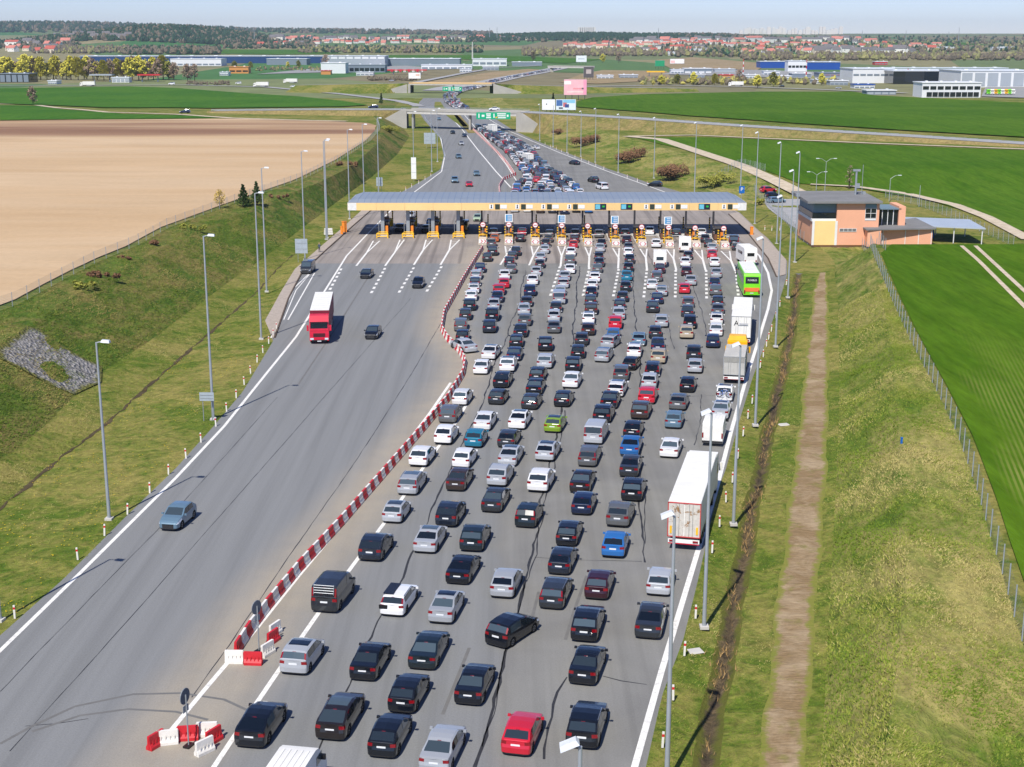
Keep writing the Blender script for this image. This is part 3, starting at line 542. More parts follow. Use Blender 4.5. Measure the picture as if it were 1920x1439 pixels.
# (y from rear, top z, belt z, roof half-width, side factor)
CT = {
 'hatch': dict(L=4.15, W=1.77, wb=2.58, r=.32, st=[(0, .97, .93, .60, .86), (.10, 1.0, .94, .62, .94), (.20, 1.05, .95, .62, .975), (.62, 1.36, .97, .57, 1), (.80, 1.43, .97, .57, 1), (1.5, 1.47, .96, .59, 1), (2.0, 1.46, .95, .59, 1), (2.38, 1.41, .94, .58, 1), (3.12, .99, .92, .64, 1), (3.6, .92, .84, .62, .98), (3.95, .78, .72, .56, .93), (4.1, .66, .62, .5, .86), (4.15, .60, .56, .44, .78)], rw=(.20, .62), ww=(2.38, 3.12), sw=(.78, 2.92), bp=1.72, vert=False),
 'saloon': dict(L=4.72, W=1.83, wb=2.8, r=.33, st=[(0, .98, .94, .66, .86), (.08, 1.02, .95, .70, .94), (.20, 1.04, .96, .70, .975), (.72, 1.06, .97, .66, 1), (1.42, 1.37, .98, .56, 1), (1.7, 1.43, .97, .56, 1), (2.2, 1.46, .96, .58, 1), (2.7, 1.44, .95, .58, 1), (2.92, 1.40, .95, .58, 1), (3.68, 1.0, .93, .66, 1), (4.15, .93, .85, .64, .98), (4.5, .80, .74, .58, .93), (4.66, .68, .64, .5, .86), (4.72, .60, .56, .44, .78)], rw=(.72, 1.42), ww=(2.92, 3.68), sw=(1.15, 3.46), bp=2.25, vert=False),
 'liftback': dict(L=4.68, W=1.84, wb=2.8, r=.34, st=[(0, 1.0, .95, .64, .86), (.08, 1.05, .96, .66, .94), (.24, 1.09, .97, .66, .975), (1.15, 1.38, .98, .56, 1), (1.5, 1.43, .97, .56, 1), (2.1, 1.46, .96, .58, 1), (2.6, 1.44, .95, .58, 1), (2.85, 1.40, .95, .58, 1), (3.62, 1.0, .93, .66, 1), (4.1, .93, .85, .64, .98), (4.46, .80, .74, .58, .93), (4.62, .68, .64, .5, .86), (4.68, .60, .56, .44, .78)], rw=(.24, 1.15), ww=(2.85, 3.62), sw=(.95, 3.40), bp=2.2, vert=False),
 'estate': dict(L=4.75, W=1.82, wb=2.76, r=.33, st=[(0, .97, .93, .62, .86), (.08, 1.0, .95, .64, .94), (.16, 1.04, .96, .64, .975), (.52, 1.37, .98, .58, 1), (.70, 1.44, .98, .58, 1), (1.6, 1.49, .97, .60, 1), (2.5, 1.47, .96, .60, 1), (2.92, 1.41, .95, .58, 1), (3.68, 1.0, .93, .66, 1), (4.15, .93, .85, .64, .98), (4.5, .80, .74, .58, .93), (4.68, .68, .64, .5, .86), (4.75, .60, .56, .44, .78)], rw=(.16, .52), ww=(2.92, 3.68), sw=(.66, 3.46), bp=2.2, vert=True, rails=True),
 'suv': dict(L=4.5, W=1.87, wb=2.68, r=.37, st=[(0, 1.10, 1.04, .64, .87), (.08, 1.14, 1.06, .66, .95), (.16, 1.18, 1.07, .66, .98), (.56, 1.53, 1.09, .59, 1), (.72, 1.61, 1.09, .60, 1), (1.4, 1.67, 1.08, .61, 1), (2.0, 1.66, 1.07, .61, 1), (2.5, 1.58, 1.06, .60, 1), (3.18, 1.13, 1.05, .68, 1), (3.65, 1.07, .97, .66, .98), (4.2, .95, .88, .60, .94), (4.42, .82, .76, .54, .88), (4.5, .70, .66, .48, .80)], rw=(.16, .56), ww=(2.5, 3.18), sw=(.76, 3.0), bp=1.85, vert=False, rails=True),
 'crossover': dict(L=4.35, W=1.83, wb=2.64, r=.35, st=[(0, 1.05, 1.0, .62, .86), (.08, 1.08, 1.01, .64, .94), (.2, 1.13, 1.02, .64, .975), (.68, 1.46, 1.05, .57, 1), (.86, 1.53, 1.05, .57, 1), (1.6, 1.57, 1.03, .59, 1), (2.1, 1.55, 1.02, .59, 1), (2.45, 1.49, 1.0, .58, 1), (3.15, 1.06, .98, .66, 1), (3.65, 1.0, .91, .64, .98), (4.1, .86, .80, .58, .93), (4.28, .74, .69, .5, .86), (4.35, .64, .60, .44, .78)], rw=(.2, .68), ww=(2.45, 3.15), sw=(.86, 2.96), bp=1.8, vert=False),
 'mpv': dict(L=4.42, W=1.83, wb=2.72, r=.33, st=[(0, 1.06, 1.0, .63, .87), (.08, 1.1, 1.01, .65, .95), (.15, 1.15, 1.02, .65, .98), (.42, 1.50, 1.04, .59, 1), (.56, 1.57, 1.04, .60, 1), (1.4, 1.63, 1.03, .61, 1), (2.1, 1.62, 1.02, .61, 1), (2.6, 1.53, 1.0, .59, 1), (3.5, 1.06, .96, .66, 1), (3.85, .97, .88, .64, .97), (4.2, .84, .78, .58, .92), (4.36, .72, .67, .5, .86), (4.42, .62, .58, .44, .78)], rw=(.15, .42), ww=(2.6, 3.5), sw=(.60, 3.2), bp=1.85, vert=True),
 'van': dict(L=5.0, W=1.94, wb=3.05, r=.34, st=[(0, 1.12, 1.08, .78, .93), (.05, 1.16, 1.10, .80, .97), (.10, 1.20, 1.12, .80, .99), (.20, 1.82, 1.14, .74, 1), (.34, 1.93, 1.14, .74, 1), (1.5, 1.98, 1.13, .75, 1), (2.9, 1.96, 1.12, .75, 1), (3.4, 1.86, 1.10, .72, 1), (4.15, 1.22, 1.06, .74, 1), (4.55, 1.08, .96, .70, .97), (4.85, .92, .86, .62, .92), (4.96, .78, .72, .54, .86), (5.0, .66, .62, .48, .80)], rw=(.10, .20), ww=(3.4, 4.15), sw=(.5, 3.9), bp=2.6, vert=True),
}
def car_meshes(kind, K):
    W2 = K['W'] / 2; L = K['L']; yc = [L * 0.5 - K['wb'] / 2 - 0.04, L * 0.5 + K['wb'] / 2 - 0.04]; ra = K['r'] + 0.05
    ys = set(s[0] for s in K['st']) | {K['sw'][0], K['sw'][1], K['bp'] - .04, K['bp'] + .04}
    for c in yc: ys |= {c - ra - .01, c - ra * .86, c - ra * .5, c, c + ra * .5, c + ra * .86, c + ra + .01}
    ys = sorted(y for y in ys if 0 <= y <= L); o = [ys[0]]
    for y in ys[1:]:
        if y - o[-1] > 0.012: o.append(y)
    ys = o; tab = np.array(K['st']); ip = lambda y, c: float(np.interp(y, tab[:, 0], tab[:, c]))
    zg = 0.22 if kind in ('suv', 'crossover') else 0.17
    rings = []
    for i, y in enumerate(ys):
        zt, zb, wt, ws = ip(y, 1), ip(y, 2), ip(y, 3) * K['W'] / 1.30 * 1.0, ip(y, 4) * W2
        wt = min(wt * 0.94, ws * 0.93); arch = 0.0
        for c in yc:
            if abs(y - c) < ra: arch = max(arch, K['r'] + math.sqrt(ra * ra - (y - c) ** 2))
        zl = max(zg + .09, arch); dr = min(.075, max(.012, (zt - zb) * .3)); zm = max(zg + .40, arch + .025); zs = max(zb * .80, zm + .03)
        r = [(0, zg), (ws * .90, max(zg, arch - .02)), (ws * .975, zl), (ws, zm), (ws * .995, zs), (ws * .955, zb), (wt, zt - dr), (wt * .86, zt - dr * .30), (0, zt)]
        dy = [0] * 9
        if i == 0: dy = [.08, .06, .03, .03, .085, .10, .10, .10, .06]
        rings.append([(x, y + dy[j] - L / 2, z) for j, (x, z) in enumerate(r)])
    P9 = {'body': MB(), 'windscreen': MB(), 'rear_window': MB(), 'swl': [MB(), MB()], 'swr': [MB(), MB()], 'tl': MB(), 'tr': MB(), 'hl': MB(), 'hr': MB()}
    B = P9['body']
    def put(mb, q, mat=0, off=0.0):
        mb.add(q, [(0, 1, 2, 3)], mat)
    mid = lambda i: (ys[i] + ys[i + 1]) / 2
    for i in range(len(ys) - 1):
        a, b = rings[i], rings[i + 1]; y = mid(i)
        for j in range(8):
            for s in (1, -1):
                q = [a[j], b[j], b[j + 1], a[j + 1]]; q = [(p[0] * s, p[1], p[2]) for p in q]
                if s < 0: q = q[::-1]
                q = q[::-1]
                mb, mat = B, 0
                if j <= 1: mat = 1
                if j == 0 or (j == 1 and ip(y, 4) > .9 and any(abs(y - c) < ra for c in yc)): mat = 1
                if j == 7 and K['rw'][0] < y < K['rw'][1]: mb = P9['rear_window']
                elif j == 7 and K['ww'][0] < y < K['ww'][1]: mb = P9['windscreen']
                elif j == 5 and K['sw'][0] < y < K['sw'][1]:
                    if abs(y - K['bp']) < .04: mat = 1
                    else: mb = P9['swl' if s < 0 else 'swr'][0 if y < K['bp'] else 1]
                elif K['vert'] and j == 6 and K['rw'][0] < y < K['rw'][1] : mb = P9['tl' if s < 0 else 'tr']
                elif j == 4 and y < (.12 if kind == 'van' else .22): mb = P9['tl' if s < 0 else 'tr']
                elif j in (4, 5, 6) and ip(y, 1) < (.93 if kind not in ('suv', 'crossover', 'van') else 1.02) and y > L * .8 and j == 4: mb = P9['hl' if s < 0 else 'hr']
                put(mb, q, mat)
    cols = [-1, -.70, .70, 1]; sg = 1
    for end in (0, -1):
        a = rings[end]
        for j in range(1, 8):
            for k in range(3):
                f = lambda p, u: (p[0] * u, p[1] + (0 if abs(u) == 1 else (-.045 if end == 0 else .05)), p[2])
                q = [f(a[j], cols[k]), f(a[j], cols[k + 1]), f(a[j + 1], cols[k + 1]), f(a[j + 1], cols[k])]
                if end == -1: q = q[::-1]
                mb, mat = B, (1 if j == 1 else 0)
                if end == 0 and j == 4 and k != 1: mb = P9['tl' if k == 0 else 'tr']
                if end == -1 and j == 4 and k != 1: mb = P9['hl' if k == 0 else 'hr']
                if end == -1 and j in (2, 3) and k == 1: mat = 1
                put(mb, q, mat)
    parts = []
    parts.append(('body', B.mesh(kind + ' body', [CARPAINT, PLAST], True, 50)))
    for nm, key, mt in (('windscreen', 'windscreen', CARGLASS), ('rear_window', 'rear_window', CARGLASS), ('tail_light', 'tl', TAIL), ('tail_light', 'tr', TAIL), ('headlight', 'hl', HEAD), ('headlight', 'hr', HEAD)):
        if P9[key].f: parts.append((nm, P9[key].mesh(nm, mt, True, 60)))
    for k in ('swl', 'swr'):
        for mb in P9[k]:
            if mb.f: parts.append(('side_window', mb.mesh('side_window', CARGLASS, True)))
    zp = .72 if kind not in ('suv', 'crossover', 'van', 'mpv') else .82
    parts.append(('licence_plate', MB().box((0, -L / 2 + .035, zp), (.52, .03, .115)).mesh('licence_plate', PLATE)))
    parts.append(('licence_plate', MB().box((0, L / 2 + .01, .45), (.52, .03, .115)).mesh('licence_plate', PLATE)))
    parts.append(('brake_light', MB().box((0, K['rw'][1] - L / 2 + .03, ip(K['rw'][1], 1) + .004), (.22, .04, .025)).mesh('brake_light', TAIL)))
    ym = K['ww'][1] - L / 2 - .22; zbm = ip(K['ww'][1] - .22, 2)
    for s in (-1, 1):
        parts.append(('wing_mirror', MB().box((s * (W2 + .09), ym, zbm + .09), (.20, .12, .15), 0, 0, (.85, .8)).box((s * (W2 - .03), ym + .02, zbm + .04), (.14, .06, .05), 1).mesh('wing_mirror', [CARPAINT, PLAST])))
    if K.get('rails'):
        for s in (-1, 1):
            q = [(s * ip(y, 3) * K['W'] / 1.30 * .90, y - L / 2, ip(y, 1) - .012) for y in np.linspace(K['rw'][1] + .25, K['ww'][0] - .15, 5)]
            m = MB()
            for a, b in zip(q[:-1], q[1:]): m.cyl(a, b, .022, n=5)
            parts.append(('roof_rail', m.mesh('roof_rail', CHROME)))
    sr = MB(); qy = np.linspace(K['ww'][0] - .15, max(K['rw'][1] + .45, K['ww'][0] - 1.35), 6)
    for y0_, y1_ in zip(qy[1:], qy[:-1]):
        ww_ = ip((y0_ + y1_) / 2, 3) * K['W'] / 1.30 * .94 * .80
        for s in (-1, 1):
            q = [(0, y0_ - L / 2, ip(y0_, 1) + .008), (s * ww_, y0_ - L / 2, ip(y0_, 1) - .012), (s * ww_, y1_ - L / 2, ip(y1_, 1) - .012), (0, y1_ - L / 2, ip(y1_, 1) + .008)]
            sr.add(q if s > 0 else q[::-1], [(0, 1, 2, 3)])
    sunroof = sr.mesh('sunroof', CARGLASS, True)
    wm = MB(); w = .21; r = K['r']
    for i in range(16):
        a0, a1 = 2 * math.pi * i / 16, 2 * math.pi * (i + 1) / 16
        e = lambda x, rr, a: (x, rr * math.cos(a), rr * math.sin(a))
        for x0, r0, x1, r1 in ((-w / 2, r * .66, -w / 2, r * .95), (-w / 2, r * .95, -w / 2 + .03, r), (-w / 2 + .03, r, w / 2 - .03, r), (w / 2 - .03, r, w / 2, r * .95), (w / 2, r * .95, w / 2, r * .66)):
            wm.add([e(x0, r0, a0), e(x0, r0, a1), e(x1, r1, a1), e(x1, r1, a0)], [(0, 1, 2, 3)])
    tyre = wm.mesh('tyre', RUBBER, True, 40)
    rm = MB().cyl((-w / 2 + .03, 0, 0), (w / 2 - .03, 0, 0), r * .67, n=16)
    for i in range(5):
        a = 2 * math.pi * i / 5
        for x in (-w / 2 + .02, w / 2 - .02): rm.box((x, math.cos(a) * r * .32, math.sin(a) * r * .32), (.02, .07, .07), 1)
    rim = rm.mesh('rim', [RIM, BLACK])
    wheels = [(s * (W2 - w / 2 - .015), c - L / 2, r) for c in yc for s in (-1, 1)]
    one = MB(); mats = []
    def absorb(me, loc=(0, 0, 0)):
        o = len(one.v); one.v += [(v.co.x + loc[0], v.co.y + loc[1], v.co.z + loc[2]) for v in me.vertices]
        for p in me.polygons:
            mt = me.materials[p.material_index]
            if mt not in mats: mats.append(mt)
            one.f.append(tuple(o + i for i in p.vertices)); one.m.append(mats.index(mt))
    for nm, me in parts: absorb(me)
    for wpos in wheels: absorb(tyre, wpos)
    return dict(sunroof=sunroof, parts=parts, tyre=tyre, rim=rim, wheels=wheels, one=one.mesh(kind + ' car', mats, True, 38), oneMB=one, onemats=mats, L=L)
CM = {k: car_meshes(k, v) for k, v in CT.items()}
PAL = {'K': ('black', (.004, .006, .011)), 'D': ('dark grey', (.022, .026, .032)), 'G': ('grey', (.10, .105, .11)), 'S': ('silver', (.40, .42, .45)), 'W': ('white', (.80, .80, .80)), 'R': ('red', (.52, .012, .03)), 'B': ('blue', (.02, .13, .38)),  # black has a navy cast: blue sky reflection put into the paint
       'N': ('navy blue', (.006, .016, .055)), 'T': ('teal blue', (.01, .16, .26)), 'V': ('bright green', (.22, .36, .02)), 'P': ('plum', (.035, .006, .014)), 'H': ('brown', (.045, .028, .022)), 'E': ('beige', (.46, .38, .27)), 'M': ('pale green', (.40, .52, .36)), 'O': ('orange', (.55, .13, .03)), 'L': ('steel blue', (.12, .20, .27)), 'Y': ('yellow', (.62, .38, .02))}
WORD = {'hatch': 'hatchback', 'saloon': 'saloon', 'liftback': 'liftback', 'estate': 'estate car', 'suv': 'SUV', 'crossover': 'crossover', 'mpv': 'people carrier', 'van': 'van'}
ABB = {'h': 'hatch', 's': 'saloon', 'l': 'liftback', 'e': 'estate', 'u': 'suv', 'c': 'crossover', 'm': 'mpv', 'v': 'van'}
def make_car(kind, ck, loc, rz, parts=True, scale=1.0, tint=None):
    M = CM[kind]; col = tint or PAL[ck][1]; q_ = random.uniform(.85, 1.12); j = [c * q_ for c in col]
    if ck == 'K' and random.random() < .3: j = random.choice([(.012, .018, .032), (.02, .02, .022), (.016, .012, .012), (.008, .016, .022)])
    name = 'van' if kind == 'van' else 'car'; sc = (scale * random.uniform(.97, 1.03), scale * random.uniform(.94, 1.05), scale * random.uniform(.95, 1.05))
    if not parts: return link(name, M['one'], None, loc, rz, sc, color=j)
    r = empty(name, loc, rz); r.scale = sc
    for nm, me in M['parts']: link(nm, me, r, color=j)
    if kind != 'van' and random.random() < (.3 if ck in 'WSGEL' else .12 if ck != 'R' else 0): link('sunroof', M['sunroof'], r)
    for wpos in M['wheels']:
        wo = link('wheel', M['tyre'], r, wpos); link('rim', M['rim'], wo)
    return r
# queue direction: between the barrier line and the right-hand edge
_bl = [G(*p) for p in [(442, 1228), (640, 985), (868, 705), (905, 560), (928, 460), (955, 395)]]
_rr = [G(*p) for p in [(1188, 1445), (1305, 1045), (1372, 805), (1400, 690), (1400, 560), (1385, 470), (1375, 400)]]
def lane_heading(p):
    def sl(L, y):
        xs = [q.x for q in L]; yv = [q.y for q in L]; h = 14
        return float(np.interp(y, yv, xs)), (float(np.interp(y + h, yv, xs)) - float(np.interp(y - h, yv, xs))) / (min(y + h, yv[-1]) - max(y - h, yv[0]) + 1e-6)
    y = min(max(p.y, _bl[0].y + 1), 280); a, da = sl(_bl, y); b, db = sl(_rr, y); u = min(max((p.x - a) / (b - a), 0), 1)
    return math.atan((1 - u) * da + u * db)
# queue lists, one per lane from the barrier; each entry: photo pixel of the rear at ground level, body, colour, (turn)
Q = [
 [(925, 444, 'h', 'D'), (927, 455, 's', 'O'), (921, 465, 'u', 'G'), (923, 481, 'u', 'D'), (913, 492, 'h', 'D'), (900, 513, 's', 'N'), (892, 526, 'e', 'S'), (890, 539, 'h', 'K'), (888, 552, 'c', 'W'), (883, 566, 'c', 'W'), (880, 584, 'u', 'K'), (872, 602, 'h', 'K'), (863, 623, 'e', 'G'), (866, 643, 'h', 'K'), (884, 663, 's', 'S', 30), (915, 676, 's', 'W', -6), (900, 704, 's', 'W'), (861, 762, 'h', 'W'), (838, 795, 'm', 'G'), (829, 836, 'c', 'W'), (783, 877, 'c', 'W'), (763, 930, 'e', 'S'), (733, 984, 'h', 'S'), (692, 1056, 'u', 'K'), (607, 1152, 'v', 'D'), (548, 1270, 'm', 'S'), (466, 1408, 'l', 'K')],
 [(978, 443, 's', 'R'), (975, 455, 'h', 'K'), (967, 481, 's', 'D'), (960, 488, 'h', 'D'), (955, 501, 'm', 'K'), (958, 514, 'h', 'G'), (946, 526, 'c', 'W'), (945, 542, 'h', 'R'), (935, 555, 'u', 'R'), (932, 569, 's', 'N'), (925, 583, 's', 'S'), (922, 604, 'u', 'K'), (917, 626, 'u', 'K'), (967, 653, 'h', 'K'), (962, 679, 's', 'N'), (950, 699, 'u', 'W'), (938, 729, 'l', 'K'), (928, 761, 'h', 'D'), (903, 809, 's', 'W'), (886, 842, 'h', 'T'), (863, 880, 'h', 'W'), (853, 923, 's', 'H'), (835, 991, 'u', 'K'), (795, 1040, 's', 'S'), (733, 1160, 'e', 'W'), (678, 1282, 's', 'K'), (619, 1391, 'l', 'K')],
 [(1030, 446, 'h', 'D'), (1028, 456, 's', 'G'), (1023, 465, 'h', 'D'), (1021, 477, 'h', 'S'), (1013, 492, 's', 'S'), (1012, 504, 'h', 'D'), (1005, 519, 'c', 'S'), (998, 536, 's', 'W'), (993, 557, 'u', 'N'), (987, 577, 'h', 'K'), (982, 592, 's', 'S'), (983, 613, 'c', 'G'), (975, 634, 's', 'K'), (1022, 661, 'u', 'K'), (1020, 693, 'u', 'S'), (1005, 717, 'h', 'K'), (1000, 742, 's', 'K'), (991, 770, 'h', 'D'), (968, 807, 's', 'W'), (948, 841, 'h', 'D'), (950, 876, 's', 'S'), (930, 915, 'u', 'S'), (920, 963, 's', 'D'), (882, 1038, 'u', 'K'), (856, 1099, 's', 'K'), (824, 1174, 's', 'S'), (790, 1259, 's', 'K'), (751, 1341, 'h', 'K'), (715, 1425, 'h', 'K')],
 [(1078, 446, 's', 'D'), (1077, 456, 'h', 'P'), (1075, 467, 'h', 'R'), (1070, 482, 's', 'W'), (1068, 498, 'u', 'G'), (1068, 515, 's', 'W'), (1058, 528, 's', 'S'), (1056, 542, 'e', 'S'), (1050, 556, 'h', 'S'), (1048, 572, 'v', 'S'), (1042, 588, 'h', 'D'), (1038, 606, 'c', 'S'), (1038, 627, 's', 'G'), (1073, 699, 'u', 'K'), (1068, 730, 's', 'W'), (1052, 765, 'h', 'K'), (1035, 813, 'h', 'V'), (1020, 867, 'c', 'S'), (1007, 925, 'u', 'W'), (983, 993, 'm', 'K'), (940, 1124, 'h', 'S'), (928, 1216, 'm', 'K', -21), (876, 1327, 's', 'K'), (812, 1456, 's', 'S')],
 [(1123, 447, 's', 'G'), (1128, 465, 'h', 'K'), (1125, 474, 's', 'S'), (1123, 490, 'h', 'D'), (1123, 502, 's', 'D'), (1120, 513, 'h', 'G'), (1115, 531, 'u', 'W'), (1110, 545, 'c', 'W'), (1108, 559, 's', 'K'), (1107, 574, 'h', 'D'), (1108, 592, 'u', 'H'), (1103, 609, 'c', 'W'), (1102, 631, 'c', 'H'), (1090, 649, 'h', 'D'), (1083, 674, 'h', 'K'), (1153, 746, 'e', 'W'), (1140, 769, 's', 'K'), (1127, 795, 'u', 'K'), (1111, 835, 'v', 'S'), (1100, 877, 'e', 'G'), (1086, 927, 's', 'K'), (1089, 968, 'h', 'N'), (1061, 1026, 'h', 'K'), (1047, 1080, 'h', 'K'), (1032, 1146, 'e', 'D'), (966, 1421, 'h', 'R')],
 [(1172, 445, 'h', 'D'), (1175, 459, 's', 'P'), (1178, 472, 's', 'G'), (1178, 482, 'c', 'W'), (1180, 496, 's', 'D'), (1178, 511, 'h', 'K'), (1175, 528, 's', 'T'), (1173, 548, 'h', 'K'), (1167, 568, 'h', 'D'), (1162, 583, 'h', 'K'), (1160, 601, 's', 'S'), (1153, 619, 'u', 'R'), (1149, 640, 'h', 'B'), (1137, 655, 'm', 'S', -14), (1127, 681, 'e', 'S', -6), (1178, 696, 'h', 'K', -8), (1163, 716, 'e', 'G'), (1216, 732, 'c', 'S'), (1211, 760, 'u', 'R'), (1198, 788, 'u', 'H'), (1183, 824, 'h', 'K'), (1179, 857, 's', 'B'), (1178, 897, 's', 'D'), (1183, 943, 'u', 'K'), (1156, 992, 'u', 'G'), (1148, 1050, 'c', 'B'), (1117, 1127, 'h', 'P'), (1094, 1207, 'u', 'K'), (1090, 1289, 's', 'K'), (1090, 1408, 'u', 'K')],
 [(1218, 442, 's', 'W'), (1230, 466, 'u', 'W'), (1237, 514, 's', 'P'), (1232, 529, 'e', 'G'), (1223, 544, 's', 'W'), (1240, 557, 'c', 'S'), (1232, 572, 's', 'N'), (1223, 588, 's', 'D'), (1240, 616, 'u', 'S'), (1228, 636, 'h', 'D'), (1197, 651, 'c', 'L'), (1188, 672, 'e', 'W'), (1233, 662, 's', 'N'), (1233, 684, 'u', 'E'), (1222, 709, 'e', 'K'), (1287, 738, 'h', 'K'), (1269, 772, 'c', 'G'), (1261, 806, 'h', 'L'), (1253, 861, 's', 'W'), (1233, 1120, 'h', 'S'), (1214, 1200, 's', 'D')],
 [(1268, 445, 'h', 'D'), (1290, 488, 'h', 'D'), (1285, 501, 's', 'W'), (1287, 519, 'h', 'P'), (1295, 537, 's', 'S'), (1283, 552, 'h', 'R'), (1290, 579, 'e', 'G'), (1288, 596, 's', 'D'), (1293, 618, 'u', 'K'), (1287, 637, 'u', 'E'), (1300, 677, 'u', 'D'), (1302, 702, 'c', 'S')],
 [(1316, 444, 's', 'W'), (1322, 456, 'h', 'D'), (1328, 465, 'h', 'D'), (1335, 473, 's', 'S'), (1335, 486, 's', 'R'), (1340, 501, 'h', 'W'), (1343, 522, 's', 'S'), (1340, 541, 's', 'N'), (1342, 556, 'u', 'G'), (1345, 577, 'h', 'K'), (1345, 593, 's', 'G'), (1343, 612, 'c', 'W'), (1342, 632, 's', 'W'), (1336, 654, 'c', 'N'), (1357, 756, 'u', 'W'), (1349, 788, 's', 'S')],
 [(1376, 462, 'v', 'D'), (1381, 471, 'h', 'D'), (1390, 516, 's', 'N')],
]
cars = []      # (root, kind, colour key, position, lane, order)
for li, lane in enumerate(Q):
    for oi_, e in enumerate(lane):
        kind = ABB[e[2]]; g = G(e[0], e[1]); hd = lane_heading(g) - R(e[4] if len(e) > 4 else random.uniform(-1.5, 1.5))
        L = CM[kind]['L']; c = g + Vector((math.sin(hd), math.cos(hd), 0)) * (L / 2); c.z = 0.006
        ro = make_car(kind, e[3], c, -hd, e[1] > 530)
        cars.append([ro, kind, e[3], c, li, oi_, hd])
TL = ['barrier', 'second', 'third', 'fourth', 'fifth', 'sixth', 'seventh', 'eighth', 'ninth', 'kerbside']
def desc(c): return PAL[c[2]][0] + ' ' + WORD[c[1]]
used = {}
def rel(c, f0, f1, s0, s1):
    best = None
    for o in cars:
        if o is c: continue
        d = o[3] - c[3]; f = d.x * math.sin(c[6]) + d.y * math.cos(c[6]); s = d.x * math.cos(c[6]) - d.y * math.sin(c[6])
        if f0 < f < f1 and s0 < s < s1 and (best is None or abs(f) + abs(s) < best[0]): best = (abs(f) + abs(s), o)
    return best and best[1]
def art(s): return ('an ' if s[0] in 'aeiouSAEO' and not s.startswith('SU') or s[0] in 'aeio' else 'a ') + s
SPECIAL = {(0, 24): 'dark grey van with a chrome ladder rack on its rear door', (1, 24): 'estate car in half white, half black paint near the barrier end', (3, 21): 'black people carrier turning sharply right across the queue', (0, 14): 'silver saloon slewed round beside the bend in the barrier', (4, 25): 'bright red hatchback at the back of the queue, nearest the camera', (3, 16): 'bright green hatchback with dark roof in the queue', (1, 19): 'teal blue hatchback in the queue beside the barrier', (5, 26): 'plum hatchback with a yellow and white sheet in its rear window', (8, 14): 'white SUV carrying two bicycles on its rear rack', (5, 29): 'large black SUV at the back of the queue beside the edge line'}
for c in cars:
    k = (c[4], c[5]); lab = SPECIAL.get(k)
    if lab is None:
        a, b = rel(c, 3, 13, -1.8, 1.8), rel(c, -13, -3, -1.8, 1.8); l, r = rel(c, -4, 4, -6, -1.5), rel(c, -4, 4, 1.5, 6); D = desc(c); cand = []
        if a and b: cand.append('%s queuing behind %s and ahead of %s' % (D, art(desc(a)), art(desc(b))))
        if l and r: cand.append('%s queuing between %s and %s' % (D, art(desc(l)), art(desc(r))))
        if a and l: cand.append('%s queuing behind %s, right of %s' % (D, art(desc(a)), art(desc(l))))
        if a and r: cand.append('%s queuing behind %s, left of %s' % (D, art(desc(a)), art(desc(r))))
        cand.append('%s, %s from the toll canopy in %s queue from the barrier' % (D, ordw(c[5] + 1), ['the first', 'the second', 'the third', 'the fourth', 'the fifth', 'the sixth', 'the seventh', 'the eighth', 'the ninth', 'the tenth'][c[4]]))
        lab = next((x for x in cand if x not in used and len(x.split()) <= 16), cand[-1])
    used[lab] = 1; c[0]['label'] = lab; c[0]['category'] = 'van' if c[1] == 'van' else 'car'; c[0]['group'] = 'vehicles queuing before the toll'
# oncoming side: the pixel is the front of the car at ground level
for px, py, k, ck, lab in ((315, 998, 'crossover', 'L', 'steel blue crossover driving towards the camera on the empty carriageway'), (695, 638, 'liftback', 'K', 'black car driving towards the camera right of the red lorry'), (782, 542, 'crossover', 'K', 'black crossover leaving the toll beside the barrier'), (684, 524, 'saloon', 'K', 'dark saloon leaving the toll, left of a black crossover'),
                           (572, 515, 'van', 'D', 'dark grey van parked in the lay-by by the pavement'), (747, 436, 'crossover', 'K', 'black car stopped at the leftmost exit booth under the canopy'), (797, 437, 'hatch', 'K', 'black car stopped at the second exit booth under the canopy'), (806, 425, 'saloon', 'L', 'steel blue car waiting behind a black one at the exit booths'),
                           (868, 434, 'van', 'Y', 'yellow van passing under the canopy beside the exit booths'), (894, 416, 'hatch', 'M', 'pale green hatchback coming up to the exit booths'), (768, 411, 'saloon', 'S', 'silver saloon approaching the exit booths under the canopy edge'),
                           (853, 344, 'suv', 'L', 'steel blue SUV driving to the toll beside a red car'), (880, 351, 'saloon', 'R', 'bright red car driving to the toll on the open carriageway'), (894, 331, 'hatch', 'L', 'dark teal hatchback driving to the toll behind a red car'), (861, 298, 'hatch', 'L', 'light blue hatchback heading to the toll on the open carriageway'),
                           (866, 273, 'saloon', 'S', 'silver saloon far off on the open carriageway before the overpass'), (872, 258, 'hatch', 'N', 'navy hatchback far off on the open carriageway, near the centre line'), (850, 252, 'saloon', 'K', 'black saloon just past the overpass on the open carriageway'), (824, 226, 'hatch', 'L', 'steel blue hatchback under the shadow of the overpass'), (824, 216, 'hatch', 'R', 'dark red car directly beneath the overpass on the open carriageway')):
    g = G(px, py); hd = {315: R(9)}.get(px, R(3) if py > 400 else R(-4) if py > 310 else R(-9)); L = CM[k]['L']; c = g + Vector((math.sin(hd), math.cos(hd), 0)) * (L / 2); c.z = .006
    o = make_car(k, ck, c, math.pi - hd, py > 480); o['label'] = lab; o['category'] = 'van' if k == 'van' else 'car'
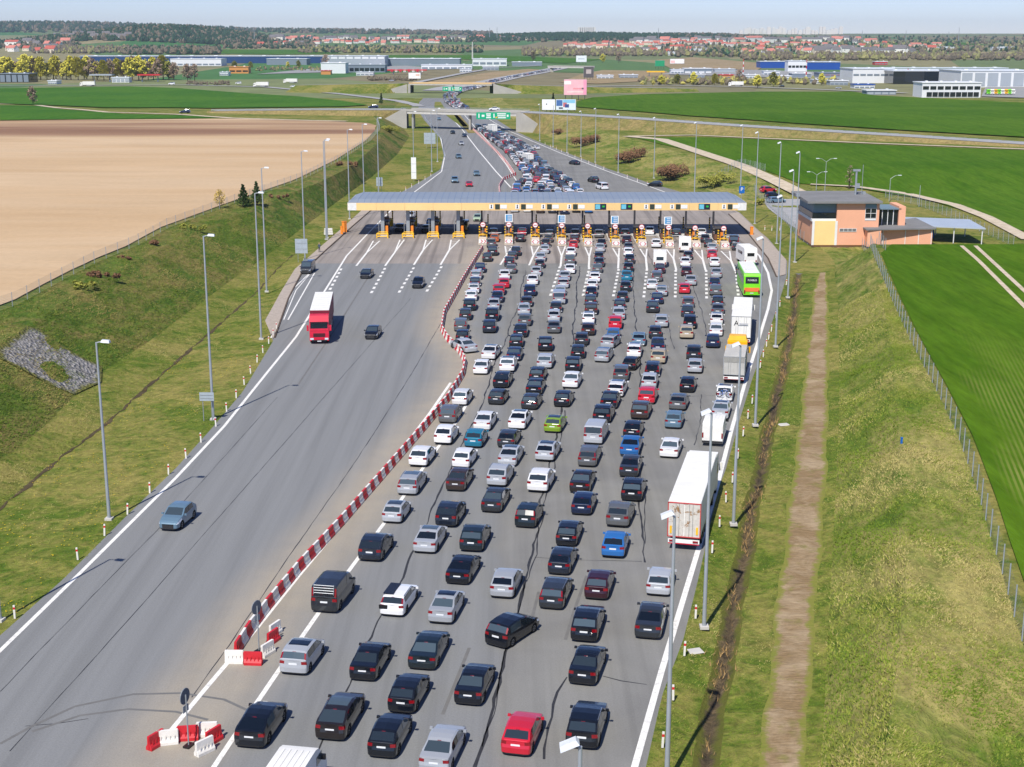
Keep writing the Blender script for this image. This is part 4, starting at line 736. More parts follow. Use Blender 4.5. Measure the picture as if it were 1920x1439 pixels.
for px, py, k, ck, hd, lab in ((1077, 309, 'saloon', 'K', -30, 'black saloon alone on the empty lanes far beyond the canopy'), (1112, 342, 'suv', 'K', -22, 'black SUV beside a white van on the lanes beyond the canopy'), (1128, 355, 'van', 'W', -20, 'white van right of the jam beyond the canopy'), (1228, 350, 'hatch', 'K', -65, 'black car with raised boot parked on the verge beyond the canopy'), (1003, 280, 'saloon', 'W', -30, 'white saloon at the right edge of the far jam')):
    c = G(px, py); c.z = .006; o = make_car(k, ck, c, R(-hd), False); o['label'] = lab; o['category'] = 'van' if k == 'van' else 'car'
# jam beyond the canopy: rows between its two edges (photo pixels of the left and right edge of the jam)
jl = [G(*p) for p in [(942, 372), (950, 352), (972, 337), (962, 318), (945, 295), (930, 280), (905, 262), (888, 245), (872, 226), (860, 212)]]
jr = [G(*p) for p in [(1112, 372), (1098, 355), (1072, 334), (1045, 322), (1022, 300), (1012, 288), (985, 268), (955, 253), (925, 235), (900, 217)]]
jl.sort(key=lambda p: p.y); jr.sort(key=lambda p: p.y); jam = []; y = max(jl[0].y, jr[0].y)
xl = lambda y: float(np.interp(y, [p.y for p in jl], [p.x for p in jl])); xr = lambda y: float(np.interp(y, [p.y for p in jr], [p.x for p in jr]))
y0 = 318.0
for k in range(14):      # lanes merge as they run back
    y = y0 + random.uniform(0, 4)
    while y < 640:
        w = xr(y) - xl(y); n = max(3, min(11, int(w / 3.1)))
        if k < n:
            x = xl(y) + 1.5 + (w - 3.0) * (k + .5) / n; dx = (xl(y + 10) + (xr(y + 10) - xl(y + 10)) * (k + .5) / n) - (xl(y) + w * (k + .5) / n)
            jam.append((Vector((x + random.uniform(-.35, .35), y, .006)), math.atan(dx / 10)))
        y += random.uniform(5.4, 7.6)
wts = 'WWWWWSSSSGGDDKKKKNNRBLH'; tys = ['hatch', 'saloon', 'hatch', 'suv', 'crossover', 'estate', 'mpv', 'saloon', 'van']
jam.sort(key=lambda q: q[0].y); near, rest = jam[:56], jam[56:]; _jn = {}
for p, hd in near:
    k = random.choice(tys); ck = random.choice(wts); o = make_car(k, ck, p, -hd, False)
    _d = PAL[ck][0] + ' ' + WORD[k]; _jn[_d] = _jn.get(_d, 0) + 1; o['label'] = '%s in the jam beyond the canopy, %s such one going away' % (_d, ordw(_jn[_d])); o['category'] = 'van' if k == 'van' else 'car'; o['group'] = 'vehicles jammed beyond the canopy'
def bulk(name, items):
    big = MB(); mats = []; pm = {}
    for p, hd in items:
        k = random.choice(tys); ck = random.choice(wts); M = CM[k]; o = len(big.v); ch, sh = math.cos(-hd), math.sin(-hd)
        big.v += [(p.x + v[0] * ch - v[1] * sh, p.y + v[0] * sh + v[1] * ch, p.z + v[2]) for v in M['oneMB'].v]
        for f, mi in zip(M['oneMB'].f, M['oneMB'].m):
            mt = M['onemats'][mi]
            if mt is CARPAINT:
                if ck not in pm: pm[ck] = plain('paint ' + PAL[ck][0], PAL[ck][1], .3, .1, .05)
                mt = pm[ck]
            if mt not in mats: mats.append(mt)
            big.f.append(tuple(i + o for i in f)); big.m.append(mats.index(mt))
    return big.obj(name, mats, kind='stuff', smooth=True, angle=38)
far_items = list(rest)
for pix, wd, n in (([(866, 205), (845, 192), (842, 182), (856, 174), (880, 168), (908, 162)], 10, 3), ([(915, 157), (960, 146), (1000, 139), (1050, 129)], 6, 2)):
    q = dens([G(*p) for p in pix], 7.0)
    for a, b in zip(q[:-1], q[1:]):
        d = (b - a).normalized(); nn = Vector((-d.y, d.x, 0))
        for i in range(n):
            if random.random() < .93: far_items.append((a + nn * (wd * ((i + .5) / n - .5)) + d * random.uniform(-1, 1) + Vector((0, 0, .25)), math.atan2(d.x, d.y)))
bulk('distant_traffic', far_items)
# ------------------------------------------------------------------ lorries, coach, caravans, vans
def text_mesh(s, size, mat, name='lettering', extrude=0.004):
    cu = bpy.data.curves.new(name, 'FONT'); cu.body = s; cu.size = size; cu.align_x = 'CENTER'; cu.align_y = 'CENTER'; cu.extrude = extrude
    o = bpy.data.objects.new(name, cu); COL.objects.link(o); dg = bpy.context.evaluated_depsgraph_get()
    me = bpy.data.meshes.new_from_object(o.evaluated_get(dg)); bpy.data.objects.remove(o); me.materials.clear(); me.materials.append(mat); return me
def put_text(s, size, mat, parent, loc, rot=(R(90), 0, 0), name='lettering'):
    o = link(name, text_mesh(s, size, mat, name), parent, loc); o.rotation_euler = rot; return o
LW = plain('lorry white', lin(232, 230, 224), .5, 0, .06, .6); LR = plain('lorry red', lin(205, 30, 60), .35, 0, .08, 1); LY = plain('lorry yellow', lin(240, 176, 20), .35, 0, .08, 1)
LG = plain('grey tarpaulin', lin(184, 182, 176), .7, 0, .1, .8); ALU = plain('aluminium rail', lin(180, 182, 184), .4, .5, .08, 2); DARKRED = plain('dark red curtain', lin(120, 30, 50), .6, 0, .1, 1)
BUSG = plain('coach green', lin(120, 215, 30), .3, 0, .06, 1); BUSO = plain('coach orange', lin(240, 120, 60), .4, 0, .1, 1)
t = NT('rusty white doors'); p = t.P('Object'); nz = t.noise(p, 1.1, 5, .7, .6); c = t.mix(t.ramp(nz, [(.56, 0), (.60, 1)]), lin(206, 200, 190), lin(150, 112, 72)); c = t.mix(1, c, t.ramp(t.noise(p, 4, 4), [(.3, .88), (.7, 1.08)]), 'MULTIPLY'); RUSTY = t.out(c, .6)
def wheel(parent, x, y, r=.5, w=.3):
    o = link('wheel', MB().cyl((-w / 2, 0, 0), (w / 2, 0, 0), r, n=18).mesh('tyre', RUBBER), parent, (x, y, r)); link('rim', MB().cyl((-w / 2 - .01, 0, 0), (w / 2 + .01, 0, 0), r * .55, n=12).mesh('rim', RIM), o); return o
def trailer_parts(r, y0, y1, W, z0, z1, top, side, door, frame, doors_mat=None, lower=True):
    b = MB(); b.box((0, (y0 + y1) / 2, (z0 + z1) / 2), (W, y1 - y0, z1 - z0)); b.obj('cargo_body', side, r)
    rf = MB(); n = 9; rf.box((0, (y0 + y1) / 2, z1 + .03), (W - .04, y1 - y0 - .04, .06))
    for i in range(n): rf.box((0, y0 + (y1 - y0) * (i + .5) / n, z1 + .068), (W - .08, .05, .02))
    rf.obj('roof', top, r)
    for s in (-1, 1):
        d = MB().box((s * W / 4, y0 - .02, (z0 + z1) / 2), (W / 2 - .08, .04, z1 - z0 - .16)).obj('rear_door', doors_mat or door, r)
        l = MB()
        for k in (.25, .42): l.cyl((s * W * k * .62, y0 - .06, z0 + .1), (s * W * k * .62, y0 - .06, z1 - .12), .018, n=5)
        l.obj('locking_bar', ALU, d)
        MB().box((s * W / 2 * .985, y0 - .03, (z0 + z1) / 2), (.07, .07, z1 - z0)).obj('door_frame', frame, r)
    MB().box((0, y0 - .03, z1 - .04), (W, .07, .08)).box((0, y0 - .03, z0 + .04), (W, .07, .08)).obj('door_frame', frame, r)
    if lower:
        MB().box((0, y0 + .12, z0 - .35), (W * .96, .2, .30), 0).obj('rear_bumper', WHITE, r); MB().box((0, y0 + .1, .62), (W * .95, .12, .14)).obj('under_run_bar', LR, r)
        for s in (-1, 1): MB().box((s * W * .36, y0 + .0, z0 - .34), (.42, .05, .16)).obj('tail_light', TAIL, r)
        MB().box((0, (y0 + y1) / 2, z0 - .14), (1.0, y1 - y0 - .3, .25)).obj('chassis', BLACK, r)
        for s in (-1, 1): MB().box((s * (W / 2 - .06), (y0 + y1) / 2 - .3, z0 - .45), (.05, 4.2, .5)).obj('side_guard', ALU, r)
def cab(r, y0, W, H, mat, L=2.25):      # y0 = back of the cab, front at y0+L
    prof = [(y0, .55), (y0, H - .15), (y0 + .25, H), (y0 + L * .62, H - .04), (y0 + L - .22, H - .75), (y0 + L - .05, H * .52), (y0 + L, 1.3), (y0 + L, .45), (y0 + L - .5, .40)]
    MB().prism_x(prof, -W / 2, W / 2).obj('cab', mat, r)
    y1 = y0 + L
    MB().add([(-W / 2 + .1, y1 - .035, 1.75), (W / 2 - .1, y1 - .035, 1.75), (W / 2 - .14, y1 - .165, H - .9), (-W / 2 + .14, y1 - .165, H - .9)], [(3, 2, 1, 0), (0, 1, 2, 3)]).obj('windscreen', CARGLASS, r)
    for s in (-1, 1):
        MB().add([(s * (W / 2 + .012), y1 - 1.25, 1.7), (s * (W / 2 + .012), y1 - .2, 1.7), (s * (W / 2 + .012), y1 - .42, H - .95), (s * (W / 2 + .012), y1 - 1.25, H - .95)], [(0, 1, 2, 3), (3, 2, 1, 0)]).obj('side_window', CARGLASS, r)
        MB().box((s * (W / 2 + .22), y1 - .12, 2.15), (.26, .16, .75)).box((s * (W / 2 + .06), y1 - .12, 2.3), (.2, .05, .05)).obj('wing_mirror', mat, r)
        MB().box((s * W * .38, y1 + .015, .72), (.45, .06, .24)).obj('headlight', HEAD, r)
    g = MB()
    for k in range(3): g.box((0, y1 + .012, 1.05 + k * .17), (W * .62, .05, .11))
    g.obj('grille', BLACK, r); MB().box((0, y1 + .02, .5), (W * .8, .06, .16)).obj('bumper_slot', BLACK, r); MB().box((0, y1 + .04, .42), (.52, .03, .11)).obj('licence_plate', PLATE, r)
    MB().box((0, y1 - .1, H - .78), (W * .92, .3, .06)).obj('sun_visor', BLACK, r)
def semi(name, px, py, hd, cabmat, top, side, door, frame, label, toward=False, H=4.0, doors_mat=None):
    g = G(px, py); d = Vector((math.sin(hd), math.cos(hd), 0)); L = 16.3; c = g + d * (L / 2)
    r = empty(name, (c.x, c.y, .006), (math.pi - hd) if toward else -hd, label=label, cat='lorry')
    trailer_parts(r, -L / 2, -L / 2 + 13.6, 2.55, 1.15, H, top, side, door, frame, doors_mat); cab(r, L / 2 - 2.3, 2.5, 3.7, cabmat)
    for y in (-L / 2 + 2.2, -L / 2 + 3.5, -L / 2 + 4.8, L / 2 - 4.6, L / 2 - 1.3):
        for s in (-1, 1): wheel(r, s * 1.08, y)
    return r
REDF = plain('red frame', lin(190, 60, 60), .5, 0, .1, 2)
s1 = semi('articulated_lorry', 1281, 1034, R(13.2), LW, LW, LW, LW, REDF, 'white articulated lorry with rusty rear doors on the right edge of the queue', doors_mat=RUSTY)
for s in (-1, 1): MB().box((s * 1.02, -8.22, 1.75), (.16, .03, .6)).obj('marker_board', YELLOW, s1)
s2 = semi('articulated_lorry', 1388, 650, lane_heading(G(1388, 650)) + R(1), LW, LW, LW, LW, ALU, 'white articulated lorry with dark lettering, ahead of a yellow cab')
put_text('A', .95, BLACK, s2, (-.62, -8.215, 3.05)); MB().box((.33, -8.215, 2.98), (1.1, .02, .22)).obj('lettering_band', plain('faint lettering grey', lin(186, 186, 188), .5), s2); MB().box((.28, -8.222, 2.80), (1.25, .02, .06)).obj('underline', STEEL, s2)
s3 = semi('articulated_lorry', 599, 646, R(-4.9), LR, LW, DARKRED, LW, ALU, 'red lorry with white trailer roof driving towards the camera', True)
g = G(1375, 721); hd = lane_heading(g); c = g + Vector((math.sin(hd), math.cos(hd), 0)) * 4.4
r = empty('box_lorry', (c.x, c.y, .006), -hd, label='grey box lorry with yellow cab between a white lorry and a white SUV', cat='lorry')
trailer_parts(r, -4.4, 2.0, 2.45, 1.1, 3.3, LG, LG, LG, ALU); cab(r, 2.6, 2.35, 3.7, LY, 2.3); MB().box((0, 3.5, 3.95), (2.15, 1.5, .55), 0, 0, (.92, .75)).obj('roof_pod', LY, r); MB().box((0, -4.44, 2.9), (2.3, .05, .6)).obj('tarpaulin_flap', plain('dark tarpaulin', lin(150, 148, 142), .7), r)
for y in (-3.0, 3.7):
    for s in (-1, 1): wheel(r, s * 1.0, y, .45)
# coach
g = G(1409, 559); hd = lane_heading(g) - R(4); c = g + Vector((math.sin(hd), math.cos(hd), 0)) * 6.3
r = empty('coach', (c.x, c.y, .006), -hd, label='bright green and white coach behind a motorhome near the toll', cat='coach')
prof = [(-6.3, .45), (-6.35, 1.4), (-6.2, 3.35), (-5.95, 3.72), (5.6, 3.78), (6.1, 3.5), (6.35, 1.6), (6.35, .4)]
MB().prism_x(prof, -1.27, 1.27).obj('body', BUSG, r); MB().box((0, -.1, 3.80), (2.3, 11.2, .06)).obj('roof', LW, r); MB().box((0, -3.4, 3.9), (1.6, 2.2, .16), 0, 0, (.9, .9)).obj('air_conditioner', LW, r)
MB().add([(-1.02, -6.33, 2.25), (1.02, -6.33, 2.25), (1.0, -6.24, 3.25), (-1.0, -6.24, 3.25)], [(0, 1, 2, 3)]).obj('rear_window', CARGLASS, r)
put_text('FLIXBUS', .38, WHITE, r, (0, -6.33, 2.75), (R(85), 0, 0)); MB().box((0, -6.36, 1.3), (2.3, .06, .6)).obj('rear_stripe', BUSO, r)
for s in (-1, 1):
    MB().box((s * 1.278, -.2, 2.5), (.02, 11.4, 1.1)).obj('side_windows', CARGLASS, r); MB().box((s * 1.1, -6.37, .95), (.22, .06, .5)).obj('tail_light', TAIL, r); MB().box((s * 1.5, 6.3, 2.6), (.2, .16, .5)).obj('wing_mirror', BLACK, r)
    for y in (-3.6, 3.7): wheel(r, s * 1.1, y)
MB().box((0, 6.33, 2.4), (2.3, .05, 1.6)).obj('windscreen', CARGLASS, r); MB().box((0, -6.38, .75), (.52, .03, .11)).obj('licence_plate', PLATE, r)
def camper(name, px, py, hd, L, W, H, lab, cat, front=False):
    g = G(px, py); c = g + Vector((math.sin(hd), math.cos(hd), 0)) * (L / 2); r = empty(name, (c.x, c.y, .006), -hd, label=lab, cat=cat)
    prof = [(-L / 2, .5), (-L / 2 - .05, H * .55), (-L / 2 + .15, H - .12), (-L / 2 + .5, H), (L / 2 - .6, H), (L / 2 - .1, H - .5), (L / 2, 1.3), (L / 2 - .1, .5)]
    MB().prism_x(prof, -W / 2, W / 2).obj('body', LW, r); MB().box((0, -.2, H + .08), (.8, .7, .14), 0, 0, (.85, .85)).box((0, L * .25, H + .05), (.5, .5, .08)).obj('roof_vent', WPLAST, r)
    MB().box((0, -L / 2 - .02, H * .64), (W * .55, .06, .6)).obj('rear_window', CARGLASS, r); MB().box((0, -L / 2 - .04, .72), (W * .98, .08, .22)).obj('bumper', WPLAST, r)
    for s in (-1, 1):
        MB().box((s * W * .42, -L / 2 - .07, .85), (.22, .06, .34)).obj('tail_light', TAIL, r); MB().box((s * (W / 2 + .01), 0, H * .66), (.03, L * .5, .5)).obj('side_window', CARGLASS, r)
        wheel(r, s * (W / 2 - .2), -.2 if not front else -L * .28, .33, .2)
        if front: wheel(r, s * (W / 2 - .2), L * .32, .34, .2)
    MB().box((0, -L / 2 - .09, .72), (.5, .03, .11)).obj('licence_plate', PLATE, r); return r
camper('caravan', 1237, 503, lane_heading(G(1237, 503)), 5.2, 2.25, 2.6, 'white caravan with rear window towed by a white SUV', 'caravan')
camper('caravan', 1284, 475, lane_heading(G(1284, 475)), 5.0, 2.25, 2.6, 'white caravan at the toll islands, ahead of a dark hatchback', 'caravan')
camper('motorhome', 1407, 499, R(-4), 6.6, 2.3, 3.1, 'tall white motorhome directly ahead of the green coach', 'motorhome', True)
def luton(px, py, hd, lab, L=5.6, W=2.0, H=2.35, z=0.0):
    g = G(px, py); c = g + Vector((math.sin(hd), math.cos(hd), 0)) * (L / 2); r = empty('van', (c.x, c.y, .006), -hd, label=lab, cat='van')
    prof = [(-L / 2, .35), (-L / 2 - .04, 1.2), (-L / 2 + .08, H - .08), (-L / 2 + .3, H), (L * .18, H - .02), (L * .27, H - .15), (L * .40, 1.3), (L * .47, 1.08), (L / 2, .85), (L / 2, .35)]
    MB().prism_x(prof, -W / 2, W / 2).obj('body', LW, r, True, 25)
    rb = MB()
    for i in range(5): rb.box(((i - 2) * .34, -L * .16, H + .0), (.10, L * .62, .05))
    rb.obj('roof_rib', LW, r); MB().quad((-W * .44, L * .275, H - .19), (W * .44, L * .275, H - .19), (W * .46, L * .402, 1.34), (-W * .46, L * .402, 1.34)).obj('windscreen', CARGLASS, r)
    for s in (-1, 1):
        MB().box((s * W * .47, -L / 2 - .04, 1.15), (.14, .06, .5)).obj('tail_light', TAIL, r); MB().box((s * (W / 2 + .13), L * .34, 1.5), (.22, .14, .3)).obj('wing_mirror', BLACK, r); MB().box((s * (W / 2 + .008), L * .27, 1.6), (.02, .9, .5)).obj('side_window', CARGLASS, r)
        MB().box((s * W * .24, -L / 2 - .015, 1.3), (W * .45, .03, 1.7)).obj('rear_door', LW, r)
        for y in (-L * .28, L * .32): wheel(r, s * (W / 2 - .14), y, .35, .22)
    MB().box((0, -L / 2 - .05, .5), (W, .12, .2)).obj('bumper', PLAST, r); return r
luton(1335, 838, lane_heading(G(1335, 838)), 'white panel van behind a silver saloon, ahead of the rusty-doored lorry')
pv = G(558, 1404, 2.35); hd = lane_heading(pv); g = pv - Vector((math.sin(hd), math.cos(hd), 0)) * (5.6 * .68); luton(0, 0, hd, 'white panel van cut off by the bottom edge of the picture'); bpy.data.objects[-1] if False else None
vv = [o for o in COL.objects if o.get('label', '').startswith('white panel van cut off')][0]; c = g + Vector((math.sin(hd), math.cos(hd), 0)) * 2.8; vv.location = (c.x, c.y, .006)
for px, py, lab in ((1090 - 148, 251, 'white box lorry in the jam just before the overpass'), (998, 306, 'small white box lorry in the middle of the far jam')):
    g = G(px - 15 if px < 950 else px - 3, py); hd = R(-16); c = g + Vector((math.sin(hd), math.cos(hd), 0)) * 4; r = empty('box_lorry', (c.x, c.y, .006), -hd, label=lab, cat='lorry'); k = 1.0 if px < 950 else .78
    trailer_parts(r, -4, 2, 2.5 * k, 1.1, 3.6 * k, LW, LW, LW, ALU); cab(r, 2.1, 2.3 * k, 3.0 * k, LW)
    for y in (-2.6, 3.1):
        for s in (-1, 1): wheel(r, s * 1.0 * k, y, .45)
# chrome rack on the dark van, half-black car, bicycles on the white SUV
rk = [c for c in cars if (c[4], c[5]) == (0, 24)][0][0]; m = MB()
for k in range(4): m.cyl((-.72, -2.42 + k * .03, 1.45 + k * .17), (.72, -2.42 + k * .03, 1.45 + k * .17), .025, n=6)
for s in (-1, 1): m.cyl((s * .72, -2.45, 1.35), (s * .72, -2.28, 2.0), .03, n=6)
m.obj('ladder_rack', CHROME, rk)
hb = [c for c in cars if (c[4], c[5]) == (1, 24)][0][0]
MB().box((-.42, -.55, 1.497), (.78, 2.1, .03)).box((-.60, -2.365, .78), (.62, .03, .30)).obj('black_wrap', plain('black wrap film', (.01, .01, .012), .25, 0, .1, 3), hb)
wsuv = [c for c in cars if (c[4], c[5]) == (8, 14)][0]
def bicycle(off, mat, lab):
    hd = wsuv[6]; d = Vector((math.sin(hd), math.cos(hd), 0)); c = wsuv[3] - d * (2.25 + off); r = empty('bicycle', (c.x, c.y, .75), -hd, label=lab, cat='bicycle')
    for s in (-1, 1): MB().torus((s * .52, 0, .33), (0, 1, 0), .32, .025, 18, 5).obj('wheel', RUBBER, r)
    f = MB(); A, B_, C_, D_ = (-.52, 0, .33), (-.1, 0, .33), (-.22, 0, .82), (.36, 0, .80)
    for a, b in ((A, B_), (A, C_), (B_, C_), (C_, D_), (B_, D_), (D_, (.52, 0, .33))): f.cyl(a, b, .025, n=6)
    f.obj('frame', mat, r); MB().box((-.24, 0, .90), (.26, .14, .06)).obj('saddle', BLACK, r); MB().cyl((.34, -.28, .95), (.34, .28, .95), .02, n=6).cyl((.36, 0, .8), (.34, 0, .95), .02, n=6).obj('handlebar', BLACK, r)
bicycle(.12, plain('white bicycle frame', lin(230, 220, 225), .4), 'white bicycle on the rear rack of the white SUV'); bicycle(.36, BLUE, 'blue bicycle, outermost on the rear rack of the white SUV')

# ------------------------------------------------------------------ plastic barriers
def barrier_mesh(mat):
    m = MB(); L = 1.16; prof = [(-.22, 0), (-.22, .18), (-.10, .38), (-.08, .86), (.08, .86), (.10, .38), (.22, .18), (.22, 0)]
    m.prism_x(prof, -L / 2, L / 2)
    for s in (-1, 1):
        for k in range(4): m.box(((k - 1.5) * .25, s * .145, .36), (.07, .05, .40), 0, 0, (1, .4))
    for s in (-1, 1): m.box((s * (L / 2 + .01), 0, .45), (.05, .08, .7))
    return m.mesh('barrier', mat)
BM = [barrier_mesh(RED), barrier_mesh(WPLAST)]
def chain(pts, lab, grp, step=1.2, start=0, wobble=.02):
    q = dens(pts, .1); acc = 0; last = q[0]; n = start; pos = [q[0]]
    for p in q[1:]:
        acc += (p - last).length; last = p
        if acc >= step: pos.append(p.copy()); acc = 0
    for a, b in zip(pos[:-1], pos[1:]):
        c = (a + b) / 2; d = b - a; o = link('plastic_barrier', BM[n % 2], None, (c.x, c.y, .006), math.atan2(d.y, d.x) + random.uniform(-wobble, wobble), label='%s plastic barrier, %s %s one %s' % (('red', ordw(n // 2 + 1), 'red', lab) if n % 2 == 0 else ('white', ordw(n // 2 + 1), 'white', lab)), cat='barrier', group=grp); n += 1
chain(BAR, 'from the near end of the chain', 'barriers parting the queue from the open carriageway')
chain([G(*p) for p in [(938, 370), (936, 352), (944, 338), (957, 333), (968, 328)]], 'from the canopy in the curved chain', 'barriers curving beyond the canopy', 1.3)
chain([G(*p) for p in [(966, 330), (950, 306), (935, 290), (918, 273), (900, 256), (884, 241)]], 'from the canopy in the straight far chain', 'barriers along the far jam', 2.45)
def loose(px, py, hd, red, lab): g = G(px, py); link('plastic_barrier', BM[0 if red else 1], None, (g.x, g.y, .006), R(hd), label=lab, cat='barrier')
loose(440, 1243, -2, False, 'white plastic barrier closing the near end of the long chain'); loose(475, 1246, -4, True, 'red plastic barrier closing the near end, right of a white one'); loose(502, 1228, 62, False, 'white plastic barrier with a black hole at the open end of the closure'); loose(512, 1205, 66, True, 'red plastic barrier standing just inside the white edge line'); loose(516, 1190, 66, False, 'white plastic barrier at the far end of the short return')
loose(293, 1400, 60, True, 'red plastic barrier at the left end of the lower cluster'); loose(315, 1395, 14, False, 'white plastic barrier at the left of the lower cluster'); loose(353, 1387, 8, True, 'red plastic barrier behind the sign post in the lower cluster'); loose(389, 1380, 4, False, 'white plastic barrier at the back right of the lower cluster'); loose(401, 1392, 60, True, 'red plastic barrier at the right of the lower cluster'); loose(384, 1412, 50, False, 'white plastic barrier at the front right of the lower cluster')
def round_sign(px, py, h, lab, rz=20):
    g = G(px, py); r = empty('road_sign', (g.x, g.y, 0), R(rz), label=lab, cat='road sign'); MB().cyl((0, 0, 0), (0, 0, h), .04, n=8).obj('post', STEEL, r); MB().cyl((0, .045, h - .1), (0, .075, h - .1), .48, n=20).obj('disc', STEEL, r); MB().cyl((0, .03, h - .1), (0, .045, h - .1), .45, n=20).obj('disc_back', plain('sign back', lin(92, 98, 108), .6), r); MB().box((0, .05, h - .85), (.55, .03, .4)).obj('plate', STEEL, r)
    MB().box((0, 0, .06), (.6, .4, .12)).obj('foot', BLACK, r)
round_sign(486, 1222, 3.2, 'round sign on a thin post inside the barrier closure', 60); round_sign(354, 1400, 3.2, 'round sign on a post in the lower barrier cluster', 70)

# ------------------------------------------------------------------ toll canopy
ROOFM = plain('blue grey roof sheet', lin(138, 148, 160), .5, .1, .06, .2); FASC = plain('cream yellow fascia', lin(242, 204, 138), .5, 0, .05, .2)
xl_, xr_ = G(652, 395, 5.4).x, G(1401, 396, 5.4).x; YF, YB = 279.0, 294.0
r = empty('toll_canopy', ((xl_ + xr_) / 2, YF, 0), label='long flat toll canopy with cream fascia and blue grey roof', cat='canopy'); hw = (xr_ - xl_) / 2; D = YB - YF
MB().box((0, D / 2, 5.55), (2 * hw - .4, D - .4, .3)).obj('soffit', STEEL, r)
m = MB(); m.add([(-hw, 0, 6.9), (hw, 0, 6.9), (hw, D, 6.9), (-hw, D, 6.9), (-hw + 1.8, 2.2, 7.45), (hw - 1.8, 2.2, 7.45), (hw - 1.8, D - 1.2, 7.6), (-hw + 1.8, D - 1.2, 7.6)], [(0, 1, 5, 4), (1, 2, 6, 5), (2, 3, 7, 6), (3, 0, 4, 7), (4, 5, 6, 7)]); rf = m.obj('roof', ROOFM, r)
m = MB(); n = 60
for i in range(n): x = -hw + 2 + (2 * hw - 4) * i / (n - 1); m.add([(x - .04, 2.2, 7.47), (x + .04, 2.2, 7.47), (x + .04, D - 1.2, 7.62), (x - .04, D - 1.2, 7.62), (x - .04, .1, 6.94), (x + .04, .1, 6.94)], [(0, 1, 2, 3), (4, 5, 1, 0)])
m.obj('roof_seam', plain('roof seam', lin(104, 122, 150), .5), rf)
for i in range(14):
    x0, x1 = -hw + 2 * hw * i / 14, -hw + 2 * hw * (i + 1) / 14; MB().box(((x0 + x1) / 2, 0, 6.15), (x1 - x0 - .03, .12, 1.5)).obj('fascia_panel', WPLAST if i in (0,) and False else FASC, r)
for s in (-1, 1): MB().box((s * (hw - .02), D / 2, 6.15), (.12, D - .2, 1.5)).obj('end_panel', plain('white end panel', lin(226, 226, 222), .5), r); MB().box((s * (hw - .9), -.075, 6.15), (1.7, .04, 1.46)).obj('corner_panel', plain('white end panel', lin(226, 226, 222), .5), r)
MB().box((0, D - .02, 6.15), (2 * hw - .2, .1, 1.5)).obj('rear_fascia', FASC, r)
LEDM = plain('display face', lin(52, 62, 50), .4, 0, .2, 2); ICON = plain('pictogram navy', lin(20, 30, 50), .5)
def fx(px): return G(px, 390, 6.15).x - (xl_ + xr_) / 2
def pictogram(parent, x): MB().cyl((x, -.13, 6.42), (x, -.11, 6.42), .13, n=10).box((x, -.12, 6.06), (.32, .02, .44), 0, 0, (.5, 1)).obj('pictogram', ICON, parent)
for px in (922, 971, 1020, 1069, 1214, 1263, 1361):
    b = MB().box((fx(px) - .1, -.085, 6.15), (.8, .05, .9)).obj('pictogram_panel', WHITE, r); pictogram(b, fx(px) - .1)
    MB().box((fx(px + 10.5), -.1, 6.15), (.95, .08, 1.0)).obj('lane_display', LEDM, r); MB().box((fx(px + 22), -.085, 6.15), (1.3, .05, .75)).obj('blank_panel', WHITE, r)
for px in (1127, 1176, 1323):
    b = MB().box((fx(px), -.1, 6.15), (2.3, .08, 1.15)).obj('lane_display', plain('dark display', lin(30, 40, 60), .3), r); MB().box((fx(px) - .55, -.15, 6.15), (.95, .03, .95)).obj('screen', plain('cyan screen', lin(110, 190, 210), .4), b); MB().box((fx(px) + .6, -.15, 6.2), (.5, .03, .35)).obj('green_arrow', plain('green arrow', lin(40, 170, 60), .4), b)
DARKST = plain('dark column steel', lin(60, 58, 60), .5, .2); STRIPE = YELLOW
def hazard_post(parent, x, y, h=2.4):
    m = MB(); n = int(h / .25)
    for k in range(n): m.box((x, y, .2 + (k + .5) * .25), (.26, .26, .25), k % 2, 0)
    return m.obj('hazard_post', [YELLOW, BLACK], parent)
def booth(parent_loc, lab, col=BROWN):
    r = empty('toll_booth', parent_loc, label=lab, cat='toll booth')
    MB().box((0, 0, .72), (1.5, 2.6, 1.05)).obj('wall', col, r); MB().box((0, 0, 1.8), (1.42, 2.5, 1.1)).obj('window', DGLASS, r); MB().box((0, 0, 2.5), (1.9, 3.1, .22), 0, 0, (.85, .85)).obj('roof', DARKST, r)
    for sx in (-1, 1):
        for sy in (-1, 1): MB().box((sx * .72, sy * 1.26, 1.8), (.08, .08, 1.12)).obj('corner_post', DARKST, r)
    MB().box((.5, -2.4, 1.0), (.5, .5, 1.6)).obj('payment_terminal', col if col is not BROWN else ORANGE, r); return r
CHEV = plain('red chevron', lin(205, 40, 55), .5)
px_isl = [905, 954, 1004, 1054, 1103, 1155, 1205, 1256, 1306, 1360]; noy = [459, 459, 460, 461, 462, 463, 464, 465, 466, 467]
DISCR = plain('sign red rim', lin(200, 60, 70), .5)
